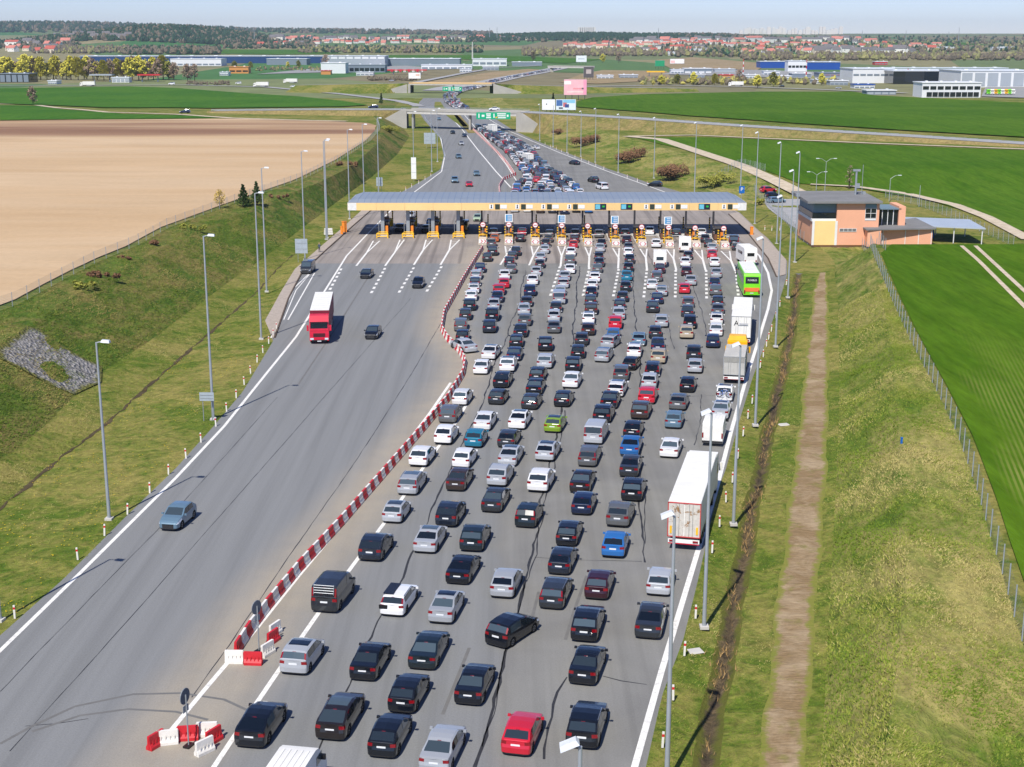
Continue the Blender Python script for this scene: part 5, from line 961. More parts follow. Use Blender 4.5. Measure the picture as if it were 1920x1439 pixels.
for i, (px, py) in enumerate(zip(px_isl, noy)):
    g = G(px, py); nm = ordw(i + 1); r = empty('toll_island', (g.x, g.y, 0), 0, label='%s entry toll island from the plastic barrier, with chevron nose block' % nm, cat='toll island', group='entry toll islands')
    MB().box((0, 14.8, .1), (1.7, 26, .2)).obj('island_base', CONC, r); MB().add([(-.85, 0, 0), (.85, 0, 0), (.85, 2.2, 0), (-.85, 2.2, 0), (-.75, .15, 1.15), (.75, .15, 1.15), (.75, 2.0, 1.25), (-.75, 2.0, 1.25)], [(0, 1, 5, 4), (1, 2, 6, 5), (2, 3, 7, 6), (3, 0, 4, 7), (4, 5, 6, 7)]).obj('nose_block', plain('beige concrete', lin(206, 190, 170), .9, 0, .1, .8), r)
    cp = MB().box((0, -.0, .66), (1.5, .06, .8)).obj('chevron_panel', WHITE, r); m = MB()
    for s in (-1, 1):
        xs = s * (.12 if i else .1)
        a = [(s * .52, .66), (s * .20, .98), (s * .38, .98), (s * .70, .66), (s * .38, .34), (s * .20, .34)] if (i or s > 0) else [(-.12, .66), (-.44, .98), (-.26, .98), (.06, .66), (-.26, .34), (-.44, .34)]
        n = len(a); m.add([(x, -.045, z) for x, z in a] , [(0, 1, 2, 3), (0, 3, 4, 5)] if s > 0 or not i else [(3, 2, 1, 0), (5, 4, 3, 0)])
    m.obj('chevron', CHEV, cp)
    m = MB()
    for s in (-1, 1): m.cyl((s * .75, 2.4, 0), (s * .75, 2.4, 1.6), .09, n=8).cyl((s * .75, 2.4, 1.5), (0, 1.9, 1.9), .08, n=8).cyl((s * .75, 2.4, .9), (s * .75, 4.6, .5), .08, n=8)
    m.cyl((-.75, 2.4, 1.55), (.75, 2.4, 1.55), .09, n=8).cyl((-.75, 2.4, .8), (.75, 2.4, .8), .09, n=8).obj('crash_guard', YELLOW, r)
    for s in (-1, 1): hazard_post(r, s * .72, 5.0, 3.0)
    MB().cyl((0, 3.0, .2), (0, 3.0, 3.3), .06, n=8).obj('sign_post', STEEL, r); d = MB().cyl((0, 2.94, 3.5), (0, 2.99, 3.5), .52, n=24).obj('round_sign', DISCR, r); MB().cyl((0, 2.90, 3.5), (0, 2.945, 3.5), .43, n=24).obj('sign_face', WHITE, d); MB().box((0, 2.885, 3.5), (.6, .02, .14)).obj('sign_bar', CHEV, d)
    if i in (1, 3, 5, 7):
        b = MB().box((0, 4.4, 4.6), (1.5, .12, 1.6)).obj('price_board', WHITE, r); MB().box((0, 4.33, 4.65), (1.15, .03, 1.25)).obj('price_panel', plain('price panel blue', lin(60, 140, 190), .4), b)
        for k in range(3): MB().box((.1, 4.305, 4.25 + k * .38), (.75, .02, .13)).obj('price_line', WHITE, b)
        MB().cyl((-.6, 4.45, .2), (-.6, 4.45, 4), .05, n=6).cyl((.6, 4.45, .2), (.6, 4.45, 4), .05, n=6).obj('board_post', STEEL, r)
    MB().box((-.45, 14, 2.8), (.35, .5, 5.3)).obj('column', DARKST, r); MB().box((.3, 6.2, .9), (.5, .5, 1.4)).obj('ticket_machine', DARKST, r); MB().cyl((.6, 9.0, 1.0), (3.6, 9.0, 1.1), .05, n=6).obj('boom_arm', WHITE, r)
    booth((g.x, g.y + 11.0, .2), 'dark glazed toll booth on the %s entry island from the plastic barrier' % nm)
    hazard_post(r, .6, 26.5, 2.5)
for i, px in enumerate((717, 765, 812, 860)):
    g = G(px, 447); nm = ['leftmost', 'second', 'third', 'fourth'][i]; r = empty('toll_island', (g.x, g.y, 0), 0, label='%s exit toll island with a yellow tube guard in front' % nm, cat='toll island', group='exit toll islands'); m = MB()
    for s in (-1, 1): m.cyl((s * 1.1, 0, 0), (s * 1.1, 0, .95), .12, n=8).cyl((s * 1.1, 0, .85), (s * .8, 2.4, .95), .11, n=8).cyl((s * .8, 2.4, 0), (s * .8, 2.4, .95), .11, n=8)
    m.cyl((-1.1, 0, .85), (1.1, 0, .85), .12, n=8).cyl((-1.1, 0, .35), (1.1, 0, .35), .10, n=8).cyl((-.8, 2.4, .9), (.8, 2.4, .9), .11, n=8).obj('crash_guard', YELLOW, r)
    MB().box((0, 11.5, .1), (1.7, 20, .2)).obj('island_base', CONC, r); MB().box((-.2, 3.5, 2.8), (.7, .6, 5.3)).obj('column', STEEL, r); MB().cyl((-.95, 2.9, .2), (-.95, 2.9, 3.4), .06, n=6).obj('sign_post', STEEL, r); MB().cyl((-.9, 8, 1.0), (-4.0, 8, 1.05), .05, n=6).obj('boom_arm', WHITE, r)
    b = MB(); b.cyl((0, 17, .2), (0, 17, 1.5), .8, n=14).cyl((0, 17, 1.5), (0, 17, 1.9), .8, .45, n=14); b.obj('impact_barrel', YELLOW, r)
    for s in (-1, 1): hazard_post(r, s * .5, 19, 3.0)
    MB().box((0, 10, 1.6), (1.0, 2.2, 2.8)).obj('equipment_cabinet', BROWN, r); booth((g.x + .1, g.y + 6.2, .2), 'brown toll booth on the %s exit island' % nm)
# small plaza things
def cabinet(px, py, lab, mat, d=(.9, .5, 1.5)): g = G(px, py); r = empty('equipment_post', (g.x, g.y, 0.1), 0, label=lab, cat='cabinet'); MB().box((0, 0, d[2] / 2), d, 0, 0, (.92, .92)).obj('housing', mat, r); MB().box((0, 0, d[2] + .05), (d[0] * 1.08, d[1] * 1.1, .1)).obj('lid', mat, r)
cabinet(646, 436, 'orange and white equipment cabinet on the left pavement', ORANGE, (1.0, .8, 2.1)); cabinet(641, 440, 'slim orange bollard box beside the cabinet on the left pavement', ORANGE, (.5, .5, 1.5)); cabinet(1409, 441, 'orange equipment box on the right pavement beside the canopy', ORANGE, (.6, .6, 1.5))
g = G(625, 440); r = empty('concrete_blocks', (g.x - 1, g.y, 0), .2, label='stack of white concrete blocks on the left verge by the canopy', cat='blocks')
for k in range(3): MB().box((0, 0, .2 + k * .42), (1.8 - .1 * k, .9, .38)).obj('block', WPLAST, r)
gp = G(1400, 397); r = empty('parking_sign', (gp.x, gp.y + 8, 0), 0, label='blue parking sign with white letter at the right end of the canopy', cat='road sign'); gz = 39 - (G(1400, 372).y and (372 - 72) * (gp.y + 8) / 2680)
MB().box((0, 0, 4.2), (1.3, .06, 1.7)).obj('panel', BLUE, r); MB().cyl((0, .08, 0), (0, .08, 4.0), .05, n=6).obj('post', STEEL, r); put_text('P', 1.2, WHITE, r, (0, -.045, 4.25))
# person on the left pavement
g = G(599, 474); r = bpy.data.meshes.new('person'); m = MB()
def limb(a, b, r0, r1): m.cyl(a, b, r0, r1, n=8)
body = [(0, 0, .86, .15, .11), (0, 0, 1.0, .16, .12), (0, 0, 1.2, .17, .11), (0, 0, 1.38, .20, .11), (0, 0, 1.47, .12, .09), (0, .01, 1.53, .06, .06), (0, .02, 1.60, .085, .095), (0, .02, 1.70, .09, .105), (0, .02, 1.78, .05, .06)]
vs = []; fs = []; n = 10
for x, y, z, a, b in body: vs += [(x + a * math.cos(2 * math.pi * k / n), y + b * math.sin(2 * math.pi * k / n), z) for k in range(n)]
for i in range(len(body) - 1): fs += [(i * n + k, i * n + (k + 1) % n, (i + 1) * n + (k + 1) % n, (i + 1) * n + k) for k in range(n)]
fs.append(tuple(range((len(body) - 1) * n, len(body) * n))); m.add(vs, fs, 0)
m.m = [0 if i < 40 else 2 for i in range(len(m.f))]
for s in (-1, 1):
    k = len(m.f); limb((s * .09, 0, .9), (s * .10, .02, .48), .085, .06); limb((s * .10, .02, .48), (s * .11, -.01, .06), .058, .042); limb((s * .11, -.06, .04), (s * .12, .16, .04), .045, .035); m.m[k:] = [1] * (len(m.f) - k)
    k = len(m.f); limb((s * .20, 0, 1.40), (s * .27, -.02, 1.12), .055, .042); limb((s * .27, -.02, 1.12), (s * .12, .2, 1.05), .040, .030); m.m[k:] = [0] * (len(m.f) - k)
m.obj('person', [plain('navy jacket', lin(70, 84, 104), .8), plain('dark trousers', lin(40, 44, 54), .9), plain('skin', lin(190, 150, 126), .7)], None, True, loc=(g.x, g.y, .1), rz=R(160), label='person in a dark jacket and trousers standing on the left pavement', cat='person')

# ------------------------------------------------------------------ lighting masts, marker posts
LANT = MB().box((0, 0, 0), (.72, .46, .2), 0, 0, (.85, .7)).mesh('lantern', plain('lantern grey white', lin(214, 218, 222), .4)); LENS = MB().box((0, 0, -.11), (.55, .34, .04)).mesh('lens', LAMPGLASS)
def mast(h, loc, rz, lab, grp, flood=False):
    r = empty('lighting_mast', loc, rz, label=lab, cat='lamp post', group=grp); MB().cyl((0, 0, 0), (0, 0, h), .15, .075, n=10).obj('pole', GALV, r, True, 40); MB().box((0, 0, .1), (.6, .6, .2)).obj('base_plate', CONC, r)
    a = .15 if flood else .55; MB().cyl((0, 0, h - .05), (a, 0, h + .08), .05, n=6).obj('arm', GALV, r); hd_ = link('lantern', LANT, r, (a + .25, 0, h + .1)); hd_.rotation_euler = (0, R(24 if flood else 4), 0); link('lens', LENS, hd_); return r
for i, (px, py, h) in enumerate([(0, 1165, 15.2), (205, 975, 15.2), (400, 788, 19.5), (490, 637, 19.5), (500, 548, 19.5), (572, 488, 19.5), (612, 450, 19.5)]):
    g = G(px, py, -.1); mast(h, g, R(-10 + 5 * i), 'lighting mast on the left verge, %s from the camera' % ordw(i + 1), 'masts along the left verge')
for i, (px, py, h) in enumerate([(651, 244, 19.5), (679, 234, 19.5), (707, 222, 19.5), (774, 210, 15.5), (608, 262, 19.5), (808, 208, 18.0), (819, 204, 17.0)]):
    g = G(px, py, h); z = T(g.x, g.y); mast(h - z, (g.x, g.y, z), 0, 'lighting mast on the left bank beyond the canopy, %s in line' % ordw(i + 1), 'masts on the left bank beyond the canopy')
for i, (px, py, h) in enumerate([(1088, 1400, 15.2), (1265, 968, 15.2)]):
    g = G(px, py, h); mast(h, (g.x, g.y, 0), R(180), 'near lighting mast whose foot is below the picture, %s one' % ('left' if i == 0 else 'right'), 'masts along the right verge', True)
for i, (px, py, h) in enumerate([(1320, 1178, 15.2), (1375, 985, 15.2), (1416, 799, 19.5), (1454, 651, 19.5), (1477, 559, 19.5), (1490, 493, 19.5), (1456, 458, 19.5), (1415, 421, 19.5)]):
    g = G(px, py, -.1); mast(h, g, R(180), 'lighting mast on the right verge, %s of those with a visible foot' % ordw(i + 1), 'masts along the right verge', True)
for i, (px, py, h) in enumerate([(1388, 366, 17.5), (1302, 364, 18), (1226, 335, 17), (1159, 324, 17), (1116, 305, 17), (1089, 294, 15), (1063, 287, 15), (1037, 276, 15), (1012, 265, 14)]):
    g = G(px, py); mast(h, g, R(180), 'lighting mast beyond the canopy on the right verge, %s going away' % ordw(i + 1), 'masts beyond the canopy on the right', True)
dm = MB().box((0, 0, .5), (.13, .08, 1.0)).mesh('marker_post', WPLAST); db = MB().box((0, 0, .78), (.138, .088, .17)).mesh('red_band', RED)
_mk = {}
def marker(px, py, lab, grp):
    _mk[grp] = _mk.get(grp, 0) + 1; lab = '%s, %s one from the camera' % (lab, ordw(_mk[grp])); g = G(px, py); r = link('marker_post', dm, None, (g.x, g.y, 0), random.uniform(-.3, .3), label=lab, cat='marker post', group=grp); link('red_band', db, r); r.rotation_euler = (random.uniform(-.06, .06), random.uniform(-.06, .06), 0)
for p in [(28, 1160), (146, 1050), (196, 1005), (239, 965), (281, 925), (316, 890), (349, 860), (377, 830), (405, 800), (425, 772), (443, 747), (458, 722), (470, 701), (482, 680), (493, 662), (504, 645), (512, 630), (519, 618)]: marker(*p, 'white marker post with red band on the left road edge', 'marker posts along the left edge')
for p in [(1242, 1402), (1262, 1313), (1283, 1230), (1304, 1160), (1335, 1037), (1349, 988), (1361, 942), (1373, 905), (1383, 860), (1393, 818), (1402, 785), (1410, 757), (1419, 716), (1425, 690), (1431, 670), (1437, 650), (1441, 637), (1446, 622), (1455, 597), (1462, 575), (1474, 535), (1434, 432), (1447, 433), (1462, 433)]: marker(*p, 'white marker post with red band on the right road edge', 'marker posts along the right edge')
for p in [(1022, 272), (1032, 277), (1043, 281), (1053, 286), (1065, 291), (1078, 296), (1090, 301), (1104, 307), (1117, 312), (1132, 318), (1176, 334), (1195, 341), (1214, 348), (751, 366), (761, 358), (772, 352), (785, 345), (797, 338), (808, 331)]: marker(*p, 'white marker post beside the road beyond the canopy', 'marker posts beyond the canopy')
# information boards
def board(px, py, w, h, z, lab, mat=None, posts=2, rz=0, zg=0.0):
    g = G(px, py, zg); r = empty('sign_board', (g.x, g.y, zg), R(rz), label=lab, cat='road sign'); MB().box((0, 0, z + h / 2), (w, .08, h)).obj('panel', mat or plain('sign back grey', lin(168, 178, 186), .5, .1), r)
    for k in range(posts): MB().cyl(((k - (posts - 1) / 2) * w * .6, .08, 0), ((k - (posts - 1) / 2) * w * .6, .08, z + h * .9), .05, n=6).obj('post', STEEL, r)
    for k in range(2): MB().box((0, -.05, z + h * (.3 + .4 * k)), (w * .9, .03, .06)).obj('stiffener', STEEL, r)
    return r
board(390, 790, 1.5, .9, 2.2, 'small grey road sign beside the third left mast'); board(566, 492, 2.2, 2.6, 1.6, 'blue grey sign board on posts near the parked van'); board(776, 340, 1.4, 6.0, .6, 'tall narrow white totem on the left verge beyond the canopy', WHITE, 1); board(712, 367, 1.6, 2.2, 2.4, 'pair-post sign board behind the left end of the canopy'); board(806, 278, 4.2, 4.0, 1.5, 'large grey sign back beside the left road edge before the overpass')

# ------------------------------------------------------------------ overpasses
def overpass(name, path, i0, i1, w, lab, parapet, rail=True, thick=1.5):
    q = [G(*p) for p in path]; r = empty(name, (0, 0, 0), 0, label=lab, cat='bridge')
    br = dens(q[i0:i1 + 1], 14.0)
    for a, b in zip(br[:-1], br[1:]):
        d = b - a; c = (a + b) / 2; rz = math.atan2(d.y, d.x); MB().box((c.x, c.y, c.z - thick / 2), (d.length + .02, w, thick), 0, rz).obj('deck', CONC, r)
        nn = Vector((-d.y, d.x, 0)).normalized()
        for s in (-1, 1):
            e = c + nn * s * (w / 2 + .05); MB().box((e.x, e.y, e.z + .05), (d.length + .01, .3, .9), 0, rz).obj('edge_beam', parapet, r)
            if rail: MB().box((e.x, e.y, e.z + 1.15), (d.length, .08, .08), 0, rz).box((e.x, e.y, e.z + .8), (d.length, .06, .06), 0, rz).obj('railing', GALV, r)
    MB().ribbon([p + Vector((0, 0, .06)) for p in br], w - 1.4).obj('road_surface', ROAD2, r)
    return r, q
path = [(400, 208, 6.0), (480, 207, 6.6), (600, 206, 7.5), (718, 206, 8.0), (762, 206, 8.0), (850, 208, 8.0), (985, 211, 8.0), (1030, 213, 7.9), (1100, 217, 7.6), (1200, 223, 7.2), (1400, 237, 6.2), (1700, 255, 4.9), (1960, 272, 3.8)]
WCONC = plain('weathered pale concrete', lin(172, 168, 160), .85, 0, .12, .15, .2, True)
ov, oq = overpass('overpass', path, 4, 6, 10, 'concrete road overpass with railing spanning the jammed motorway', WCONC)
A, B = oq[4], oq[6]; dd = (B - A).normalized()
for u, nm in ((.06, 'abutment'), (.545, 'pier'), (.94, 'abutment')):
    c = A.lerp(B, u)
    for k in (-3.5, 0, 3.5): MB().cyl((c.x, c.y + k, -.2), (c.x, c.y + k, 6.6), .55, n=10).obj('pier', WCONC, ov)
for e, s, nx_ in ((A, -1, oq[3]), (B, 1, oq[8])):
    dv = Vector((nx_.x - e.x, nx_.y - e.y, 0)).normalized(); nv = Vector((-dv.y, dv.x, 0))
    for k in (-1, 1):
        m = MB(); f0 = lambda u, z, t_: tuple((Vector((e.x, e.y, 0)) + dv * u + nv * (k * 5.95 + t_))[:2]) + (z,)
        pr = [(-.5, -.3), (18, -.3), (2.5, 8.0), (-.5, 8.0)]; v_ = [f0(u, z, -.3) for u, z in pr] + [f0(u, z, .3) for u, z in pr]
        m.add(v_, [(0, 1, 2, 3), (7, 6, 5, 4), (3, 2, 6, 7), (1, 5, 6, 2), (0, 3, 7, 4)]); m.obj('wing_wall', WCONC, ov)
    MB().box((e.x + s * .4, e.y, 3.2), (.6, 9.2, 6.8)).obj('abutment_wall', WCONC, ov)
def bank(pts, w, name='road_embankment', mat=None, run0=2.2, end=None, run=None):
    run0 = run or run0; q = dens(pts, 5); V = []; F = []
    for i, p in enumerate(q):
        run = run0 if end is None else run0 * min(1, max(.0, ((p - end).length - 7) / 22))
        a, b = q[max(i - 1, 0)], q[min(i + 1, len(q) - 1)]; d = b - a; nn = Vector((-d.y, d.x, 0)).normalized()
        row = []
        for s in (-1, 1):
            z = T(p.x + nn.x * s * (w / 2 + 8), p.y + nn.y * s * (w / 2 + 8)); hh = max(.2, p.z - z); row.append((s, hh))
        f = lambda s, o, z: tuple((p + nn * s * o)[:2]) + (z,)
        V += [f(-1, w / 2 + row[0][1] * run, p.z - row[0][1] - .6), f(-1, w / 2, p.z - .1), f(1, w / 2, p.z - .1), f(1, w / 2 + row[1][1] * run, p.z - row[1][1] - .6)]
    for i in range(len(q) - 1):
        for k in range(3): F.append((4 * i + k, 4 * i + 4 + k, 4 * i + 5 + k, 4 * i + 1 + k))
    me = bpy.data.meshes.new(name); me.from_pydata(V, [], F); me.materials.append(mat or DRYGRASS); link(name, me, kind='structure')
    MB().ribbon(q, w - 2.5, 0, .0).obj('road', ROAD2, kind='structure')
bank(oq[:5], 11, end=A); bank([B + dd * .2] + oq[7:], 11, end=B)
def guard(pts, lab):
    r = empty('guard_rail', (0, 0, 0), label=lab, cat='guard rail'); q = dens(pts, 4.0); m = MB()
    for a, b in zip(q[:-1], q[1:]): m.box(((a.x + b.x) / 2, (a.y + b.y) / 2, (a.z + b.z) / 2 + .65), ((b - a).length, .06, .3), 0, math.atan2(b.y - a.y, b.x - a.x))
    m.obj('rail', GALV, r); m = MB()
    for p in q[::2]: m.box((p.x, p.y, p.z + .35), (.1, .1, .7))
    m.obj('posts', GALV, r)['kind'] = 'stuff'
nr = Vector((0, -4.4, 0)); guard([p + nr for p in oq[:5]], 'steel guard rail along the road left of the overpass'); guard([p + nr for p in oq[6:]], 'steel guard rail along the road right of the overpass')
guard([G(*p) for p in [(833, 296), (828, 262), (800, 226), (788, 208)]], 'steel guard rail along the left motorway edge before the overpass')
def gsign(px0, px1, py0, py1, Y, lab, parent=None):
    f = lambda px, py: (lambda d: Vector((d[0] / d[1] * Y, Y, CAM_H + d[2] / d[1] * Y)))(ray(px, py)); a, b = f(px0, py1), f(px1, py0); c = (a + b) / 2; r = empty('direction_sign', (c.x, Y, c.z), label=lab, cat='road sign'); w, h = b.x - a.x, b.z - a.z
    MB().box((0, 0, 0), (w, .15, h)).obj('panel', GREEN, r)
    for x, z, ww, hh in ((-.42, 0, .03, .6), (-.30, .0, .08, .3), (-.14, .26, .14, .16), (-.14, 0, .12, .16), (-.14, -.26, .14, .16), (.02, 0, .03, .6), (.24, .28, .26, .15), (.24, 0, .24, .15), (.24, -.28, .26, .15), (.42, .0, .05, .3)): MB().box((x * w, -.09, z * h), (ww * w, .03, hh * h)).obj('sign_line', WHITE, r)
    MB().box((.1 * w, -.09, -.24 * h), (.07 * w, .03, .2 * h)).obj('yellow_plate', YELLOW, r)
    for s in (-1, 1): MB().box((s * w * .35, .5, 0), (.15, .9, h * .5)).obj('bracket', STEEL, r)
gsign(893, 957, 211, 224, B.y - 6.6, 'green direction sign hung on the overpass over the jam')
gsign(830, 866, 163, 171, 985, 'smaller green direction sign on the second bridge far off')
path2 = [(560, 160, 4.5), (700, 157, 6.3), (770, 156, 7), (925, 157, 7), (960, 159, 6), (1100, 163, 4), (1300, 166, 2)]
ov2, q2 = overpass('overpass', path2, 2, 3, 10, 'far second overpass with orange tinted parapet', plain('tan parapet', lin(214, 180, 130), .7, 0, .05, .2), False, 1.3)
for e, s in ((q2[2], -1), (q2[3], 1)): MB().add([(e.x, e.y - 5, -.5), (e.x + s * 26, e.y - 5, -.5), (e.x, e.y - 5, 7), (e.x, e.y + 5, -.5), (e.x + s * 26, e.y + 5, -.5), (e.x, e.y + 5, 7)], [(0, 1, 2), (5, 4, 3), (1, 4, 5, 2), (0, 2, 5, 3)]).obj('wing_wall', WCONC, ov2)
c = q2[2].lerp(q2[3], .52); MB().box((c.x, c.y, 3), (1, 7, 6)).obj('pier', WCONC, ov2)
bank(q2[:3], 11, run=4, mat=GRASS, end=q2[2]); bank(q2[3:], 11, run=4, mat=GRASS, end=q2[3])
path3 = [(1000, 125, 7), (1032, 124, 7), (1110, 125, 7), (1180, 128, 5)]; ov3, q3 = overpass('overpass', path3, 1, 2, 12, 'farthest small bridge over the motorway below a white billboard', WCONC, False, 2.0)
for u in (.03, .97): c = q3[1].lerp(q3[2], u); MB().box((c.x, c.y, 2.5), (4, 10, 6)).obj('abutment', WCONC, ov3)
# motorway and slip roads beyond the first overpass
road_ribbon('slip_road', [(640, 177), (690, 183), (740, 189), (775, 196), (786, 200)], 7, ROAD2, .25); road_ribbon('country_road', [(-40, 161), (127, 161), (350, 160), (500, 164), (640, 177)], 8, ROAD2, .3)
q = [Vector((float(LROAD.x(y)) * .55 + float(RROAD.x(y)) * .45, y, 0)) for y in np.arange(640, 900, 12.0)]
MB().ribbon([p + Vector((0, 0, .05)) for p in q], [3 + 3 * math.sin(i / len(q) * 3.1) for i in range(len(q))]).obj('median', GRASS, kind='structure')
md = [G(*p) for p in [(847, 205), (856, 215), (872, 235), (885, 250)]]; MB().ribbon([p + Vector((0, 0, .05)) for p in dens(md, 6)], 3.2).obj('median', DRYGRASS, kind='structure')
MB().ribbon([G(*p) + Vector((0, 0, .35)) for p in [(817, 171), (840, 166), (875, 160), (915, 155), (960, 145), (1000, 138), (1050, 128)]], [22, 24, 24, 24, 24, 26, 26]).obj('motorway', ROAD2, kind='structure')
# ------------------------------------------------------------------ fences
PO = MB().cyl((0, 0, 0), (0, 0, 2.1), .045, n=6).mesh('post', GALV)
def fence(pts, lab, step=3.2, h=2.0, zoff=0.0):
    q = dens(pts, .5); acc = 0; pos = [q[0]]
    for a, b in zip(q[:-1], q[1:]):
        acc += (b - a).length
        if acc >= step: pos.append(b); acc = 0
    pos = [Vector((p.x, p.y, T(p.x, p.y) + zoff)) for p in pos]; r = empty('wire_fence', pos[0], label=lab, cat='fence'); o = pos[0]
    for p in pos: link('post', PO, r, p - o, scale=(1, 1, h / 2.0))
    m = MB()
    for a, b in zip(pos[:-1], pos[1:]):
        a, b = a - o, b - o; d = b - a; n = int(d.length / .22)
        for k in range(9):
            z = .1 + k * (h - .15) / 8; z += 0; nz = Vector((0, 0, .011)); m.add([a + Vector((0, 0, z)) - nz, b + Vector((0, 0, z)) - nz, b + Vector((0, 0, z)) + nz, a + Vector((0, 0, z)) + nz], [(0, 1, 2, 3)])
        dx = d.normalized() * .008
        for k in range(1, n): p = a + d * (k / n); m.add([p - dx + Vector((0, 0, .1)), p + dx + Vector((0, 0, .1)), p + dx + Vector((0, 0, h - .05)), p - dx + Vector((0, 0, h - .05))], [(0, 1, 2, 3)])
    m.obj('wire_mesh', GALV, r)['kind'] = 'stuff'; return r
fence([Vector((float(RFENCE.x(y)), y, 0)) for y in np.arange(58, 240, 3.0)], 'long wire mesh fence along the green field on the right')
fence([Vector((float(LFENCE.x(y)), y, 0)) for y in np.arange(150, 590, 5.0)], 'long wire mesh fence along the bare field on the left', 5.0, 1.8)
fence(PP([(1660, 470), (1610, 457), (1560, 462), (1520, 462)]) + [G(1500, 450)] + [G(*p) for p in [(1470, 415), (1430, 380), (1412, 362)]], 'wire mesh fence between the plaza verge and the orange building', 2.6)
fence([G(*p, .5) for p in [(1660, 372), (1720, 385), (1790, 412), (1850, 440), (1900, 462)]], 'wire mesh fence behind the orange building and its carport', 2.6)
fence([G(*p, .3) for p in [(1340, 345), (1390, 330), (1440, 340)]], 'short wire fence beside the farm track beyond the plaza', 3.0)
# ------------------------------------------------------------------ orange building
OR = plain('apricot render', lin(232, 172, 140), .85, 0, .05, .3, .2); YW = plain('pale yellow render', lin(238, 208, 142), .85, 0, .05, .3, .2); WR = plain('white render', lin(226, 226, 224), .8, 0, .05, .3, .2)
BGC = plain('blue grey cladding', lin(112, 134, 146), .6, 0, .08, .5); RFELT = plain('grey roofing felt', lin(126, 126, 126), .9, 0, .12, .3, .2)
BY = 264.5; SX = lambda px, z=4.0, Y=BY: G(px, 460).x * 0 + (px - 960) * (Y * _c + (CAM_H - z) * _sn) / FOC
r = empty('service_building', (SX(1525), BY, .5), label='two-storey apricot building with flat grey roof right of the toll', cat='building'); ox = SX(1525)
def X_(px): return SX(px) - ox
xa, xb, xc = X_(1525), X_(1568), X_(1647)
MB().box(((xb + xc) / 2, 7, 4.0), (xc - xb, 14, 8.0)).obj('wall', OR, r); MB().box(((xa + xb) / 2, 7, 2.3), (xb - xa, 13.9, 4.6)).obj('wall', YW, r)
MB().box(((xa + xb) / 2, 7.2, 6.2), (xb - xa, 13, 3.2)).obj('upper_bay', BGC, r); MB().box(((xa + xb) / 2 - .05, 7.1, 5.6), (xb - xa + .3, 13.3, 1.1)).obj('band_window', DGLASS, r); MB().box(((xa + xb) / 2 - .08, 7.1, 4.75), (xb - xa + .4, 13.5, .55)).obj('band', WR, r)
xd = X_(1748); MB().box(((xa + .1 + xd) / 2, 7.2, -.8), (xd - xa - .2, 13.6, 1.66)).obj('plinth', OR, r); MB().box((xa - .02, 7.2, 2.3), (.12, 13.8, 4.58)).obj('side_wall', OR, r)
for x in (xa, xb): MB().box((x, -.03, 2.3), (.45, .1, 4.6)).obj('pilaster', WR, r)
MB().add([(xa - 1.5, -1.0, 8.05), (xc + .3, -1.0, 8.05), (xc + .3, 15, 8.05), (xa - 1.5, 15, 8.05), (xa - 1.5, -1.0, 8.45), (xc + .3, -1.0, 8.45), (xc + .3, 15, 8.75), (xa - 1.5, 15, 8.75)], [(3, 2, 1, 0), (4, 5, 6, 7), (0, 1, 5, 4), (1, 2, 6, 5), (2, 3, 7, 6), (3, 0, 4, 7)]).obj('roof', RFELT, r)
def win(x, z, w, h, y=-.03, bars=1, rows=1):
    o = MB().box((x, y, z), (w, .08, h)).obj('window', DGLASS, r); m = MB()
    for k in range(-bars, bars + 1): m.box((x + k * w / (2 * bars) if bars else x, y - .05, z), (.07, .05, h))
    for k in range(-rows, rows + 1): m.box((x, y - .05, z + k * h / (2 * rows)), (w + .07, .052, .07))
    m.obj('window_frame', WR, o)
win(X_(1631), 6.1, 2.1, 1.9); MB().box((X_(1631), -.04, 7.5), (2.1, .08, .75)).obj('window_panel', BGC, r); MB().box((X_(1631), -.04, 4.9), (2.1, .1, .3)).obj('window_sill', WR, r); win(X_(1590), 2.9, 3.2, .55, bars=2, rows=1)
xd = X_(1748); xw = X_(1622)
MB().box(((xc + xd) / 2, 6, 1.55), (xd - xc, 13, 3.1)).obj('low_wing', OR, r); MB().box(((xw + xc) / 2, -1.1, 1.55), (xc - xw, 2.2, 3.1)).obj('porch', OR, r)
MB().add([(xw - .4, -2.6, 3.15), (xd + .5, -1.0, 3.15), (xd + .5, 13, 3.15), (xw - .4, 4, 3.15), (xw - .4, -2.6, 3.4), (xd + .5, -1.0, 3.4), (xd + .5, 13, 3.6), (xw - .4, 4, 3.5)], [(4, 5, 6, 7), (0, 1, 5, 4), (1, 2, 6, 5), (3, 0, 4, 7)]).obj('low_roof', RFELT, r)
win(X_(1671), 1.5, 3.2, 2.2, bars=2, rows=1)
for px in (1655, 1697, 1722, 1746): MB().box((X_(px), -.55, 1.6), (.12, .12, 3.0)).obj('eaves_post', WR, r)
xg0, xg1 = X_(1650), X_(1692); MB().box(((xg0 + xg1) / 2, 6, 5.0), (xg1 - xg0, 6, 3.0)).obj('glazed_room', DGLASS, r); MB().box(((xg0 + xg1) / 2, 6, 6.6), (xg1 - xg0 + .6, 7, .2)).obj('glazed_roof', BGC, r); MB().box((xg1 + .5, 6, 5.2), (1.3, 7, 3.8)).obj('chimney_wall', OR, r)
for k in range(5): MB().box((xg0 + (xg1 - xg0) * k / 4, 2.96, 5.0), (.12, .1, 3.0)).obj('mullion', WR, r)
for px, y in ((1505, 6), (1640, 10)): MB().box((X_(px), y, 8.9), (.7, .7, .5)).obj('roof_vent', STEEL, r)
